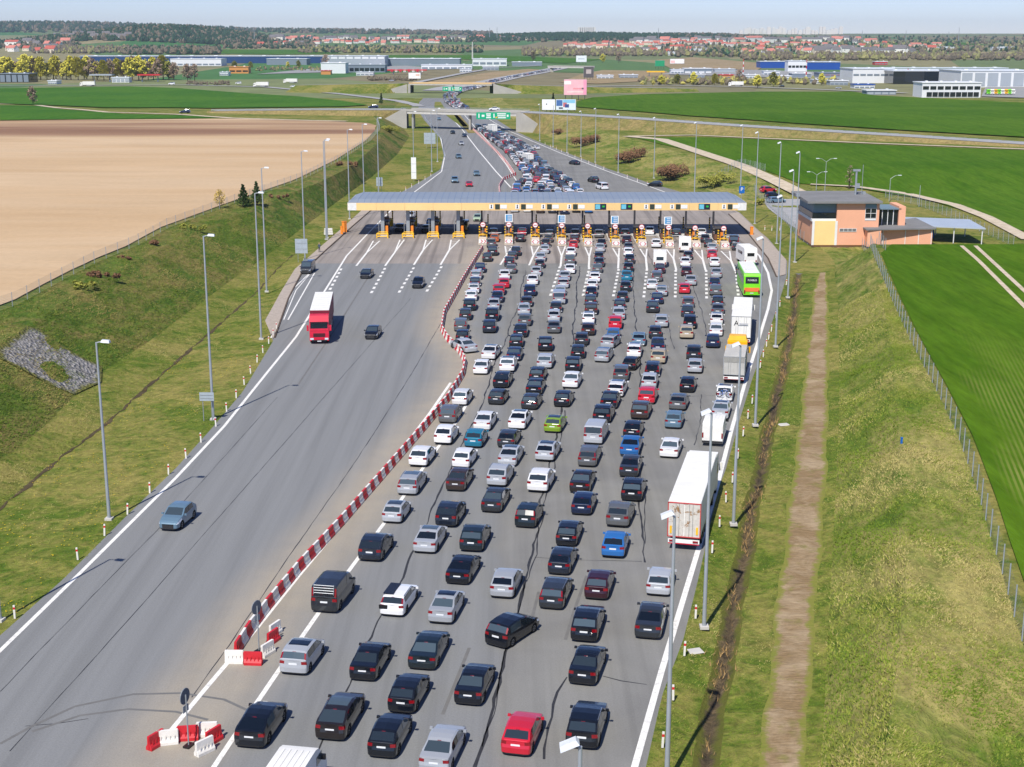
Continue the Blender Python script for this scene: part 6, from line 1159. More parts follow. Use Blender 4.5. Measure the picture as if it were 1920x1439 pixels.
m = MB(); m.cyl((X_(1622), 9, 8.6), (X_(1622), 9, 13.5), .2, n=6).box((X_(1622), 9, 13.4), (1.4, .5, .4)).box((X_(1626), 9, 10.4), (.7, .4, .9)).cyl((X_(1634), 9, 8.6), (X_(1634), 9, 14.5), .06, n=5); m.obj('antenna_mast', STEEL, r)
g = G(1703, 440, .5); r = empty('carport', (g.x, BY + 4, .5), label='flat grey metal carport beside the apricot building', cat='carport'); w = SX(1806) - SX(1703)
MB().add([(-1, 0, 3.0), (w, -4, 3.0), (w + 1, 9, 3.0), (-1, 13, 3.0), (-1, 0, 3.2), (w, -4, 3.2), (w + 1, 9, 3.3), (-1, 13, 3.3)], [(3, 2, 1, 0), (4, 5, 6, 7), (0, 1, 5, 4), (1, 2, 6, 5), (2, 3, 7, 6), (3, 0, 4, 7)]).obj('roof', plain('pale metal sheet', lin(184, 194, 204), .45, .2, .05, .3), r)
for x, y in ((w - .4, -3.4), (w * .5, -1.6), (.5, .4), (w, 8), (w * .5, 10)): MB().cyl((x, y, 0), (x, y, 3.0), .1, n=6).obj('post', WR, r)
MB().box((2.5, 5, .9), (1.6, 1.2, 1.6)).obj('blue_container', BLUE, r)
patch('car_park', [G(*p, .5) for p in [(1430, 372), (1500, 372), (1520, 395), (1515, 440), (1480, 418), (1440, 388)]], ROAD2, 4, .1)
for px, py, ck, k, lab in ((1440, 362, 'R', 'suv', 'red car parked left of the apricot building'), (1449, 370, 'K', 'hatch', 'dark hatchback parked between a red car and a steel blue one'), (1455, 378, 'L', 'estate', 'steel blue estate parked nearest the fence by the building')):
    g = G(px, py, .5); o = make_car(k, ck, (g.x, g.y, T(g.x, g.y) + .12), R(-70), False); o['label'] = lab; o['category'] = 'car'
def street_lamp(px, py, h, z, arms, lab):
    g = G(px, py, z); r = empty('street_lamp', (g.x, g.y, T(g.x, g.y)), label=lab, cat='street lamp'); MB().cyl((0, 0, 0), (0, 0, h), .09, .06, n=8).obj('pole', GALV, r)
    for s in arms: MB().cyl((0, 0, h - .05), (s * 1.1, 0, h + .7), .045, n=6).cyl((s * 1.1, 0, h + .7), (s * 1.9, 0, h + .8), .04, n=6).obj('arm', GALV, r); MB().box((s * 2.2, 0, h + .8), (.8, .3, .14)).obj('lantern', LAMPGLASS, r)
street_lamp(1546, 366, 8, .5, (-1, 1), 'double-armed street lamp behind the apricot building'); street_lamp(1530, 362, 4, .5, (-1, 1), 'low double lamp left of the tall double-armed one'); street_lamp(1667, 378, 5.5, .5, (1,), 'single curved street lamp behind the glazed room'); street_lamp(1723, 388, 5, .5, (), 'bare slim pole right of the glazed room')

# ------------------------------------------------------------------ vegetation
def leafm(name, a, b): t = NT(name); oi = t.node('ShaderNodeObjectInfo'); n = t.noise(t.P(), .8, 3); c = t.mix(t.ramp(n, [(.35, 0), (.65, 1)]), a, b); return t.out(c, .9, 0, .15)
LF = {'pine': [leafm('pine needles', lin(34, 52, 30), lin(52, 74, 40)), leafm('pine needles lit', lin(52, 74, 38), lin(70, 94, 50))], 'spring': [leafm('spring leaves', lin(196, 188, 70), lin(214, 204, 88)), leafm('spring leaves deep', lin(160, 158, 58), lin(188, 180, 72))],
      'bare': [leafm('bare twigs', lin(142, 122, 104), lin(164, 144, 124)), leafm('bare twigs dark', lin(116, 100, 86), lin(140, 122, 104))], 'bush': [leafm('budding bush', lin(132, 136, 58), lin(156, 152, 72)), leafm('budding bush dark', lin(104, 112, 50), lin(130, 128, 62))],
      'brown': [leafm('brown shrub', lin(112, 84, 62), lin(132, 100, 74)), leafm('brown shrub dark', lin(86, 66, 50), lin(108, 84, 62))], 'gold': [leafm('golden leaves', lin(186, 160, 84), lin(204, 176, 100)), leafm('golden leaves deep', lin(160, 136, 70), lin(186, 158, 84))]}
BARK = plain('bark', lin(84, 70, 58), .95, 0, .2, 4, .1)
def leaves(m, clumps, n, s, rnd):
    for _ in range(n):
        cx, cy, cz, rr = rnd.choice(clumps); a = rnd.uniform(0, 6.283); u = rnd.uniform(-1, 1); q = math.sqrt(1 - u * u); k = rr * rnd.uniform(.35, 1.05); p = Vector((cx + q * math.cos(a) * k, cy + q * math.sin(a) * k, cz + u * k * .85))
        d1 = Vector((rnd.gauss(0, 1), rnd.gauss(0, 1), rnd.gauss(0, .7))).normalized(); d2 = d1.orthogonal().normalized(); ss = s * rnd.uniform(.6, 1.3)
        m.add([p - d1 * ss, p + d2 * ss * .7, p + d1 * ss, p - d2 * ss * .7], [(0, 1, 2, 3)], 0 if u > -.1 + rnd.uniform(-.5, .5) else 1)  # tone by height in clump: light and shade painted into leaf colour
def tree_meshes(kind, h, w, n, s, seed, shape='round'):
    rnd = random.Random(seed); m = MB(); tr = MB(); tr.cyl((0, 0, 0), (0, 0, h * .55), h * .022 + .03, h * .010, n=6); cl = []
    if shape == 'cone':
        for k in range(26): z = h * (.14 + .84 * k / 26); rr = w / 2 * (1 - k / 27); a = k * 2.4; cl.append((math.cos(a) * rr * .6, math.sin(a) * rr * .6, z, max(.2, rr * .5)))
    else:
        for k in range(11): a = k * 2.4; f = (k + .5) / 11; z = h * (.22 + .66 * f); rr = w / 2 * math.sin(math.pi * (.18 + .72 * f)) * rnd.uniform(.6, .95); cl.append((math.cos(a) * rr * .75, math.sin(a) * rr * .75, z, w * rnd.uniform(.16, .26))); tr.cyl((0, 0, h * (.2 + .3 * f)), (math.cos(a) * rr * .7, math.sin(a) * rr * .7, z), h * .009 + .01, h * .003 + .006, n=4)
        cl.append((0, 0, h * .9, w * .18))
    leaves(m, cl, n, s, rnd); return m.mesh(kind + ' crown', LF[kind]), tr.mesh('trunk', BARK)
def tree(me, loc, rz, lab, cat='tree', grp=None, sc=1.0, name='tree'):
    r = empty(name, loc, rz, label=lab, cat=cat, group=grp); r.scale = (sc, sc, sc * random.uniform(.9, 1.1)); link('trunk', me[1], r); link('crown', me[0], r); return r
p = P(457, 388); tree(tree_meshes('pine', 4.8, 3.4, 1500, .16, 1, 'cone'), p, 0, 'dark green pine at the field edge, left one of the pair', name='pine_tree'); p = P(482, 386); tree(tree_meshes('pine', 5.4, 3.2, 1500, .16, 2, 'cone'), p, 1, 'dark green pine at the field edge, right one of the pair', name='pine_tree')
p = P(412, 390); tree(tree_meshes('gold', 3.6, 3.2, 500, .13, 3), p, 0, 'small golden-leaved tree at the edge of the bare field'); p = G(1585, 455, .5); tree(tree_meshes('gold', 3.0, 1.8, 260, .12, 4), (p.x, p.y - 1, T(p.x, p.y - 1)), 0, 'young tree with few orange leaves before the apricot wall')
p = G(1592, 352, 1.5); tree(tree_meshes('bare', 7, 2.4, 240, .16, 5), (p.x, p.y, T(p.x, p.y)), 0, 'slim bare birch behind the apricot building')
def bush(px, py, w, h, kind, lab, n=500, d=None, zpx=None, s=.2, rz=0):
    p = P(px, py); rnd = random.Random(px); m = MB(); d = d or w * .6; cl = [(rnd.uniform(-w / 2, w / 2) * .85, rnd.uniform(-d / 2, d / 2) * .85, h * rnd.uniform(.28, .62), h * rnd.uniform(.28, .42)) for _ in range(max(5, int(w * 1.4)))]
    leaves(m, cl, n, s, rnd); st = MB()
    for c in cl: st.cyl((c[0] * .8, c[1] * .8, -.2), (c[0], c[1], c[2]), .03, .015, n=4)
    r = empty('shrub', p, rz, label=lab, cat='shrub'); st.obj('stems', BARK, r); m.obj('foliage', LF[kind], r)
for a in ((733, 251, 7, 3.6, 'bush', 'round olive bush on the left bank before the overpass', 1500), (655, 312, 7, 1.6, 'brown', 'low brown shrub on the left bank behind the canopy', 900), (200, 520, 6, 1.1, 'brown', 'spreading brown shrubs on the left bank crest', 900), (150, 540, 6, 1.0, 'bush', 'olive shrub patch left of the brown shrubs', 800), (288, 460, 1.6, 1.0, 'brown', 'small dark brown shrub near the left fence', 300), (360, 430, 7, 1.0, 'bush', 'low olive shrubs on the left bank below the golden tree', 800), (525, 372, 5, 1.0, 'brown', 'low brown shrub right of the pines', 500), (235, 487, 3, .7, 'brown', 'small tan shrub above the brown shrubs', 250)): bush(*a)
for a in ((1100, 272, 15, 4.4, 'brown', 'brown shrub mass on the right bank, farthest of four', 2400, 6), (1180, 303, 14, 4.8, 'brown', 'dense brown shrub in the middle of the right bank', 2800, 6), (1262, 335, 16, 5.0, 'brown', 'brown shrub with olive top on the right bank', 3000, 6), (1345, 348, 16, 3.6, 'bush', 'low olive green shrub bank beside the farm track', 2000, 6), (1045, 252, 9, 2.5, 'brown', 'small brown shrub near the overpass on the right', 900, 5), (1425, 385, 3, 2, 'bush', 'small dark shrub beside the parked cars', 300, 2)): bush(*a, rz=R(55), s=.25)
# dead reeds in the right ditch, tufts on verges and banks (uncountable)
rd = MB()
for y in np.arange(60, 232, .12):
    if math.sin(y * .55) + math.sin(y * .23 + 1) + random.uniform(-1, 1) > .2:
        x = float(RD1.x(y)) + random.gauss(0, .45); z = T(x, y) - .05
        for _ in range(2): a = random.uniform(0, 3.14); h = random.uniform(.25, .6); dx, dy = math.cos(a) * .035, math.sin(a) * .035; lx, ly = random.uniform(-.25, .25), random.uniform(-.25, .25); rd.add([(x - dx, y - dy, z), (x + dx, y + dy, z), (x + lx, y + ly, z + h)], [(0, 1, 2)])
rd.obj('dead_reeds', plain('dead reed', lin(170, 140, 94), .9, 0, .25, 1, .1, True), kind='stuff')
GT = [plain('grass blades dark', lin(104, 124, 42), .9, 0, .2, .4, .1, True), plain('grass blades', lin(134, 140, 62), .9, 0, .2, .4, .1, True), plain('straw blades', lin(172, 160, 102), .9, 0, .2, .4, .1, True)]
GL = [plain('bank blades dark', lin(90, 112, 38), .9, 0, .2, .4, .1, True), plain('bank blades', lin(118, 128, 54), .9, 0, .2, .4, .1, True), plain('bank straw', lin(152, 138, 84), .9, 0, .2, .4, .1, True)]
def tufts(name, A, B, y0, y1, n, h0, h1, w=.05, lean=.25, rough=0.0):
    V = []; F = []; Mi = []; ys_ = rng.uniform(0, 1, n); ys_ = y0 + (y1 - y0) * ys_ ** 1.35; us_ = rng.uniform(0, 1, n); xa_, xb_ = A.x(ys_), B.x(ys_); za_, zb_ = A.zf(ys_) + 0 * ys_, B.zf(ys_) + 0 * ys_
    X = xa_ + (xb_ - xa_) * us_; Z = za_ + (zb_ - za_) * us_ + rough * np.sin(np.pi * us_) * (np.sin(X * 0.9 + ys_ * 0.35) * 0.4 + np.sin(ys_ * 0.23 + 1.3 * X * 0.31) * 0.6 + np.sin(ys_ * 0.61 + 2) * 0.35); pn = np.sin(X * .35 + np.sin(ys_ * .13) * 3) + np.sin(ys_ * .21 + X * .1); 
    for i in range(n):
        x, y, z = X[i], ys_[i], Z[i] - .05; a = random.uniform(0, 3.14); h = random.uniform(h0, h1); o = len(V); k = 0 if pn[i] + random.gauss(0, .7) < -.5 else (1 if pn[i] + random.gauss(0, .7) < .9 else 2)
        for j in range(3):
            aa = a + j * 1.05; dx, dy = math.cos(aa) * w, math.sin(aa) * w; lx, ly = random.gauss(.1, lean), random.gauss(.05, lean); b = len(V); V += [(x - dx, y - dy, z), (x + dx, y + dy, z), (x + lx, y + ly, z + h * random.uniform(.7, 1.1))]; F.append((b, b + 1, b + 2)); Mi.append(k)
    me = bpy.data.meshes.new(name); me.from_pydata(V, [], F); [me.materials.append(q) for q in (GL if A in (LCREST, LFENCE) else GT)]; me.polygons.foreach_set('material_index', Mi); link(name, me, kind='stuff')
tufts('grass', RTOE, RCREST, 60, 200, 34000, .07, .20, .055, .16, .3); tufts('grass', RTR, RTOE, 62, 200, 5000, .05, .14, .045, .1, .03); tufts('grass', RCREST, RFENCE, 58, 200, 30000, .07, .18, .05, .14, .25); tufts('grass', RD2, RTL, 62, 190, 9000, .04, .12, .04, .1, .08); tufts('grass', RROAD, RD0, 62, 190, 7000, .05, .13, .04, .1, .05)
tufts('grass', LCREST, LTOE, 105, 280, 26000, .08, .22, .06, .18, .22); tufts('grass', LTOE, LDIT, 100, 260, 11000, .05, .15, .05, .1, .12); tufts('grass', LDIT, LROAD, 80, 250, 13000, .05, .14, .045, .1, .06); tufts('grass', LFENCE, LCREST, 130, 300, 9000, .07, .2, .055, .15, .25)
dl = MB()      # dandelions on the left verge
for _ in range(1500):
    y = 85 + 110 * random.random() ** 1.4; u = random.random(); x = float(LDIT.x(y)) * u + float(LROAD.x(y)) * (1 - u)
    if math.sin(x * .9 + 2) + math.sin(y * .31) + random.uniform(-.8, .8) > .5: z = T(x, y) + .14; s_ = .06; dl.add([(x - s_, y, z), (x, y - s_, z), (x + s_, y, z), (x, y + s_, z)], [(0, 1, 2, 3)])
dl.obj('dandelions', plain('dandelion yellow', lin(226, 190, 30), .8, 0, .1, 1, .1, True), kind='stuff')
p = P(1690, 832); r = empty('marker_stake', p, label='short blue stake standing on the right bank', cat='stake'); MB().box((0, 0, .25), (.16, .16, .5)).obj('stake', BLUE, r); MB().box((0, 0, .53), (.2, .2, .08)).obj('cap', BLUE, r)
for px, py in ((1303, 1222), (1470, 797)): g = P(px, py); link('flat_stone', MB().box((0, 0, .05), (1.1, .7, .12), 0, .3, (.8, .8)).mesh('flat_stone', CONC), None, g, label='pale flat slab in the right verge, %s one' % ('nearer' if py > 900 else 'farther'), cat='slab')

# ------------------------------------------------------------------ background: trees, halls, houses, hills, horizon
TV = [tree_meshes('spring', 17, 13, 800, .85, 11), tree_meshes('spring', 19, 12, 800, .85, 12), tree_meshes('bare', 17, 12, 650, .65, 13), tree_meshes('bush', 16, 13, 800, .85, 14), tree_meshes('bare', 19, 11, 650, .65, 15), tree_meshes('pine', 14, 6, 380, .7, 16, 'cone')]
TN = ['yellow-green spring tree', 'tall yellow-green spring tree', 'bare brown tree', 'olive green tree', 'tall bare brown tree', 'dark conifer']
seq = [0, 3, 0, 1, 2, 0, 1, 0, 4, 0, 3, 1, 0, 2, 0, 1, 0, 3, 1, 4, 0, 1, 2, 0, 0, 2, 1, 4, 0, 1, 2, 0, 4, 1, 3, 2]
for i, k in enumerate(seq):
    px = -8 + i * 9.6 + random.uniform(-3, 3); p = P(px, 151 + random.uniform(-3, 1)); tree(TV[k], p, random.uniform(0, 6), '%s in the row at upper left, %s from the left' % (TN[k], ordw(i + 1)), grp='trees in the row at upper left', sc=random.uniform(1.0, 1.35))
for i, (px, py, k, sc) in enumerate(((352, 153, 2, 1.0), (365, 152, 4, .9), (610, 128, 2, 1.1), (440, 130, 3, .7), (470, 130, 0, .6), (560, 128, 3, .6), (62, 196, 2, .62), (1420, 166, 0, .65), (1300, 160, 0, .6), (1270, 158, 3, .6), (1340, 160, 0, .6), (1450, 163, 3, .7), (1240, 160, 0, .55), (1385, 158, 2, .8), (1540, 160, 0, .55), (715, 196, 5, .5), (1037, 196, 5, .5), (1000, 115, 2, .9), (1130, 118, 0, .8), (1160, 118, 2, .9), (540, 127, 0, .5))):
    tree(TV[k], P(px, py), i, '%s standing alone in the far fields, %s from the left' % (TN[k], ordw(sorted([352, 365, 610, 440, 470, 560, 62, 1420, 1300, 1270, 1340, 1450, 1240, 1385, 1540, 715, 1037, 1000, 1130, 1160, 540]).index(px) + 1)), grp='single trees in the far fields', sc=sc)
def lump(m, p, h, w, mat, rnd):
    vs = []; n = 6; rot = rnd.uniform(0, 6)
    for z, rr in ((0, .55), (.35, 1.0), (.72, .7)): vs += [(p.x + math.cos(rot + 6.283 * k / n) * w * rr * rnd.uniform(.55, 1.35) / 2, p.y + math.sin(rot + 6.283 * k / n) * w * rr * rnd.uniform(.55, 1.35) / 2, p.z + h * z * rnd.uniform(.7, 1.2)) for k in range(n)]
    vs.append((p.x, p.y, p.z + h)); fs = [(r_ * n + k, r_ * n + (k + 1) % n, (r_ + 1) * n + (k + 1) % n, (r_ + 1) * n + k) for r_ in range(2) for k in range(n)] + [(2 * n + k, 2 * n + (k + 1) % n, 3 * n) for k in range(n)]; m.add(vs, fs, mat)
def wood_m(nm, a, b):
    t = NT(nm); p = t.P(); n = t.noise(p, .05, 4, .7); f = t.noise(p, .35, 3, .7); c = t.mix(t.ramp(n, [(.35, 0), (.65, 1)]), a, b); c = t.mix(1, c, t.ramp(f, [(.3, .6), (.7, 1.35)]), 'MULTIPLY'); return t.out(c, .95, 0, .1)
WM = {'dark': wood_m('dark pine wood', lin(34, 60, 44), lin(50, 76, 52)), 'brown': wood_m('leafless wood', lin(100, 92, 80), lin(122, 112, 92)), 'olive': wood_m('budding wood', lin(122, 124, 80), lin(146, 142, 94)), 'gold': wood_m('yellow spring wood', lin(160, 154, 76), lin(182, 172, 96))}
def wood(name, x0, x1, y0, y1, n, h, kinds, lab=None):
    rnd = random.Random(x0 * 7 + int(y0)); m = MB(); ks = list(kinds)
    for _ in range(n):
        p = P(rnd.uniform(x0, x1), rnd.uniform(y0, y1)); lump(m, p, h * rnd.uniform(.6, 1.25), h * rnd.uniform(.7, 1.15), rnd.randrange(len(ks)), rnd)
    m.obj(name, [WM[k] for k in ks], kind='stuff')
def hill_wood(name, hx, hy, rx, ry, n, h, kinds):
    rnd = random.Random(int(hx)); m = MB(); ks = list(kinds)
    for _ in range(n):
        x, y = hx + rnd.uniform(-1, 1) * rx, hy + rnd.uniform(-1.2, .6) * ry; lump(m, Vector((x, y, float(far_z(x, y)) - 2)), h * rnd.uniform(.7, 1.2), h * rnd.uniform(.7, 1.1), rnd.randrange(len(ks)), rnd)
    m.obj(name, [WM[k] for k in ks], kind='stuff')
hill_wood('forest', -1090, 4450, 330, 520, 2600, 15, ('dark', 'dark', 'dark', 'brown')); hill_wood('forest', 270, 5400, 420, 500, 2000, 16, ('dark', 'dark')); hill_wood('forest', 800, 5500, 190, 400, 800, 16, ('dark', 'brown')); hill_wood('forest', -2380, 7300, 900, 800, 2200, 22, ('dark', 'dark', 'brown', 'dark')); hill_wood('forest', -800, 7900, 700, 700, 900, 18, ('dark', 'brown'))
wood('woodland', 230, 412, 92, 103, 528, 10.4, ('brown', 'dark', 'brown')); wood('woodland', 60, 235, 90, 101, 320, 8.8, ('brown', 'olive', 'brown')); wood('woodland', 560, 905, 90, 100, 672, 8.8, ('brown', 'olive', 'dark')); wood('woodland', 420, 590, 80, 92, 288, 10.4, ('dark', 'brown'))
wood('woodland', 980, 1230, 94, 106, 480, 8.8, ('brown', 'olive', 'brown')); wood('woodland', 1230, 1480, 80, 108, 528, 8.8, ('brown', 'olive', 'brown', 'dark')); wood('woodland', 1390, 1920, 103, 114, 672, 8.8, ('brown', 'brown', 'olive')); wood('woodland', 1480, 1920, 78, 98, 528, 9.6, ('brown', 'olive', 'dark')); wood('hedge', 1195, 1570, 152, 160, 192, 4.8, ('gold', 'olive', 'brown'))
wood('woodland', 0, 150, 78, 92, 192, 9.6, ('dark', 'brown')); wood('woodland', 480, 640, 128, 134, 112, 3.2, ('brown', 'olive')); wood('hedge', 690, 780, 148, 152, 80, 3.2, ('brown', 'brown')); wood('hedge', 350, 430, 156, 160, 64, 2.4, ('brown',)); wood('woodland', 1000, 1960, 70, 80, 528, 11.2, ('brown', 'dark')); wood('woodland', 480, 1000, 70, 80, 352, 11.2, ('brown', 'dark'))
# patches of land
patch('crop_field', PP([(640, 104), (900, 104), (1130, 112), (1060, 120), (960, 116), (860, 112), (660, 108)]), CROP_L, 90, .5); patch('crop_field', PP([(410, 93), (600, 94), (640, 101), (520, 103), (410, 101)]), CROP_L, 110, .5); patch('crop_field', PP([(1690, 86), (1860, 85), (1800, 80), (1640, 80)]), CROP_L, 150, .6)
BARE = grass_mat('bare tan ground', (lin(132, 118, 80), lin(150, 132, 98), lin(158, 138, 108)), .02, .4, .5, bump=.3)
patch('waste_ground', PP([(790, 156), (860, 146), (920, 136), (990, 130), (1040, 133), (980, 141), (930, 150), (880, 157)]), BARE, 40, .3); patch('waste_ground', PP([(1090, 140), (1130, 132), (1250, 134), (1260, 150), (1120, 158), (1050, 155)]), BARE, 40, .3); patch('waste_ground', PP([(1230, 113), (1300, 108), (1440, 120), (1420, 132), (1260, 130)]), BARE, 60, .4)
YARD = plain('yard asphalt', lin(150, 150, 148), .9, 0, .08, .05, .2, True); patch('yard', PP([(1840, 182), (1960, 186), (1960, 160), (1850, 160)]), YARD, 30, .4); patch('yard', PP([(480, 140), (860, 130), (760, 124), (600, 128)]), YARD, 60, .4); patch('yard', PP([(1240, 140), (1590, 150), (1600, 138), (1300, 128)]), YARD, 60, .4)
road_ribbon('country_road', [(1100, 163), (1250, 161), (1400, 164), (1560, 170), (1700, 176)], 8, ROAD2, .5, 25); road_ribbon('country_road', [(780, 156), (860, 140), (930, 128), (1010, 124)], 8, ROAD2, .6, 30)
HC = {'white': plain('hall white sheet', lin(222, 224, 226), .6, 0, .04, .05), 'grey': plain('hall grey sheet', lin(160, 168, 176), .6, 0, .05, .05), 'blue': plain('hall blue sheet', lin(24, 62, 110), .5, 0, .08, .05), 'slate': plain('hall slate sheet', lin(120, 132, 144), .6, 0, .05, .05), 'red': plain('hall red', lin(190, 40, 44), .6, 0, .05, .05), 'orange': plain('hall brick orange', lin(206, 140, 74), .7, 0, .06, .05), 'roof': plain('hall pale roof', lin(206, 212, 218), .6, 0, .06, .05), 'glass': DGLASS, 'royal': plain('hall royal blue', lin(20, 74, 160), .5, 0, .06, .05)}
def hall(px0, px1, pyb, hpx, depth, wall, roof, lab, bays=8, strip_=None, cat='warehouse'):
    a, b = P(px0, pyb), P(px1, pyb); Y = (a.y + b.y) / 2; x0, x1 = px0 - 960, px1 - 960; k = (Y * _c + (CAM_H - a.z) * _sn) / FOC; x0, x1 = x0 * k, x1 * k; h = hpx * k; w = x1 - x0
    r = empty('warehouse', ((x0 + x1) / 2, Y, min(a.z, b.z) - .3), label=lab, cat=cat); MB().box((0, depth / 2, h / 2), (w, depth, h)).obj('wall', HC[wall], r); MB().box((0, depth / 2, h + .3), (w + 1, depth + 1, .6)).obj('roof', HC[roof], r)
    for i in range(bays):
        x = -w / 2 + w * (i + .5) / bays
        if strip_: MB().box((x, -.12, h * strip_[1]), (w / bays * .8, .3, h * strip_[2])).obj('window' if strip_[0] == 'glass' else 'panel', HC[strip_[0]], r)
    for i in range(max(2, bays // 2)): MB().box((-w / 2 + w * (i + .5) / max(2, bays // 2), depth * .4, h + .9), (w / bays * .3, depth * .12, .9)).obj('roof_light', HC['white'], r)
    return r
hall(150, 605, 119, 13, 60, 'blue', 'roof', 'very long dark blue warehouse with pale roof behind the tree row', 20); hall(320, 415, 124, 13, 40, 'white', 'roof', 'white hall in front of the long blue warehouse', 8, ('slate', .25, .2)); hall(500, 575, 122, 11, 40, 'slate', 'roof', 'slate grey hall before the right end of the blue warehouse', 5)
hall(605, 722, 126, 20, 60, 'grey', 'roof', 'grey hall with white roof right of the long blue one', 8, ('white', .85, .2)); hall(602, 648, 138, 19, 30, 'white', 'white', 'white hall nearest the farm road at upper centre', 3); hall(645, 722, 136, 14, 30, 'slate', 'grey', 'slate office block beside the white hall', 8, ('glass', .4, .4)); hall(720, 862, 124, 13, 60, 'slate', 'roof', 'long slate hall behind the red filling station', 8); hall(790, 885, 130, 8, 26, 'white', 'roof', 'low white hall right of the red filling station', 7, ('slate', .3, .4)); hall(886, 950, 124, 13, 40, 'white', 'roof', 'white plant building at the foot of the tall chimney', 5, ('slate', .4, .3)); hall(960, 1016, 124, 7, 30, 'slate', 'roof', 'low slate hall left of the farthest bridge', 4)
hall(430, 466, 138, 12, 16, 'orange', 'orange', 'small orange brick house in the far orchard', 3, ('glass', .4, .2), 'house'); hall(602, 620, 140, 7, 12, 'orange', 'red', 'small orange shed beside the white hall', 2, None, 'shed')
hall(0, 55, 155, 16, 24, 'glass', 'slate', 'dark glazed car showroom at the left edge', 5, ('slate', .5, .8), 'showroom'); hall(210, 242, 155, 9, 10, 'white', 'roof', 'small white container building by the left road', 4, ('grey', .5, .6), 'container')
hall(1598, 1675, 156, 26, 50, 'white', 'roof', 'white left wing of the shopping centre at upper right', 6, ('slate', .6, .12), 'shopping centre'); hall(1674, 1800, 158, 24, 60, 'glass', 'roof', 'dark glazed entrance hall of the shopping centre', 9, ('slate', .5, .0001), 'shopping centre'); o = hall(1800, 1945, 164, 30, 60, 'white', 'roof', 'white panelled right wing of the shopping centre', 6, ('grey', .5, .8), 'shopping centre')
hall(1660, 1890, 136, 8, 30, 'white', 'roof', 'long pale upper roof storey behind the shopping centre', 12, None, 'shopping centre')
hall(1625, 1680, 178, 8, 14, 'slate', 'white', 'low white-roofed shed before the showroom at upper right', 4, ('grey', .4, .5), 'shed'); rr = hall(1728, 1838, 183, 27, 22, 'white', 'white', 'two-storey white and glass truck showroom at upper right', 8, ('glass', .68, .22), 'showroom')
k_ = 110 * (P(1780, 183).y * _c + CAM_H * _sn) / FOC
for i in range(9): MB().box((-k_ / 2 + 3 + (k_ - 4) * (i + .5) / 9, -.15, 2.3), ((k_ - 6) / 9 * .94, .3, 3.0)).obj('window', DGLASS, rr)
hall(1425, 1475, 128, 12, 30, 'royal', 'roof', 'royal blue warehouse left of the white office block', 4); hall(1477, 1512, 135, 20, 20, 'white', 'roof', 'white office block with window bands between two blue halls', 5, ('glass', .5, .2), 'office'); hall(1512, 1575, 131, 14, 30, 'royal', 'roof', 'royal blue warehouse right of the white office block', 5); hall(1283, 1335, 138, 9, 20, 'slate', 'white', 'dark hall with a white canopy band at right centre', 4, ('white', .3, .3)); hall(1485, 1520, 146, 8, 18, 'slate', 'white', 'small grey shed with white roof before the white office', 3, None, 'shed'); hall(1340, 1378, 136, 6, 14, 'grey', 'roof', 'small grey flat building right of the dark hall', 3); hall(1535, 1600, 146, 9, 24, 'slate', 'slate', 'slate grey hall left of the shopping centre', 6, ('red', .6, .06))
def tower(px, pyb, pyt, w, lab, bands=True, cat='mast', mats=None):
    p = P(px, pyb); k = (p.y * _c + (CAM_H - p.z) * _sn) / FOC; h = (pyb - pyt) * k; r = empty('tower', p, label=lab, cat=cat); n = 7
    for i in range(n): MB().cyl((0, 0, h * i / n), (0, 0, h * (i + 1) / n), w * (1 - .5 * i / n), w * (1 - .5 * (i + 1) / n), n=6).obj('section', (HC['red'] if i % 2 == 0 else HC['white']) if bands else (mats or CONC), r)
    return r, h
tower(886, 112, 80, 1.6, 'tall concrete chimney with red head beside the plant', False, 'chimney'); tower(1393, 146, 112, .7, 'red and white striped mast at right centre'); tower(1511, 152, 113, .7, 'red and white striped mast before the white office'); tower(1701, 156, 130, .7, 'red and white striped mast before the shopping centre')
for i, (px, y0, y1) in enumerate(((477, 70, 52), (752, 66, 52), (760, 66, 50), (918, 66, 53), (932, 66, 52), (1616, 72, 58), (1698, 74, 58), (1778, 74, 60), (1797, 76, 53), (1234, 70, 54))): tower(px, max(y0, 77), y1, 1.3, 'thin far mast on the skyline, %s from the left' % ordw(i + 1 if px != 1234 else 11), False, mats=STEEL)
def canopy(px0, px1, pyt, pyb, mat, lab):
    p = P((px0 + px1) / 2, pyb); k = (p.y * _c + (CAM_H - p.z) * _sn) / FOC; w, h = (px1 - px0) * k, (pyb - pyt) * k; r = empty('filling_station', p, label=lab, cat='filling station'); MB().box((0, 5, h - .6), (w, 10, 1.2)).obj('canopy', mat, r)
    for x in (-w * .35, w * .35): MB().box((x, 5, h / 2 - .6), (.6, .6, h - 1.0)).obj('column', STEEL, r); MB().box((x, 5, .8), (1.2, .8, 1.6)).obj('pump', HC['white'], r)
canopy(168, 210, 140, 154, HC['grey'], 'filling station with a grey canopy by the tree row'); canopy(258, 300, 140, 154, HC['red'], 'filling station with a red canopy right of the white container'); canopy(726, 800, 131, 140, HC['red'], 'red and white filling station at upper centre'); canopy(1213, 1246, 134, 144, YELLOW, 'filling station with a yellow frame canopy at right centre')
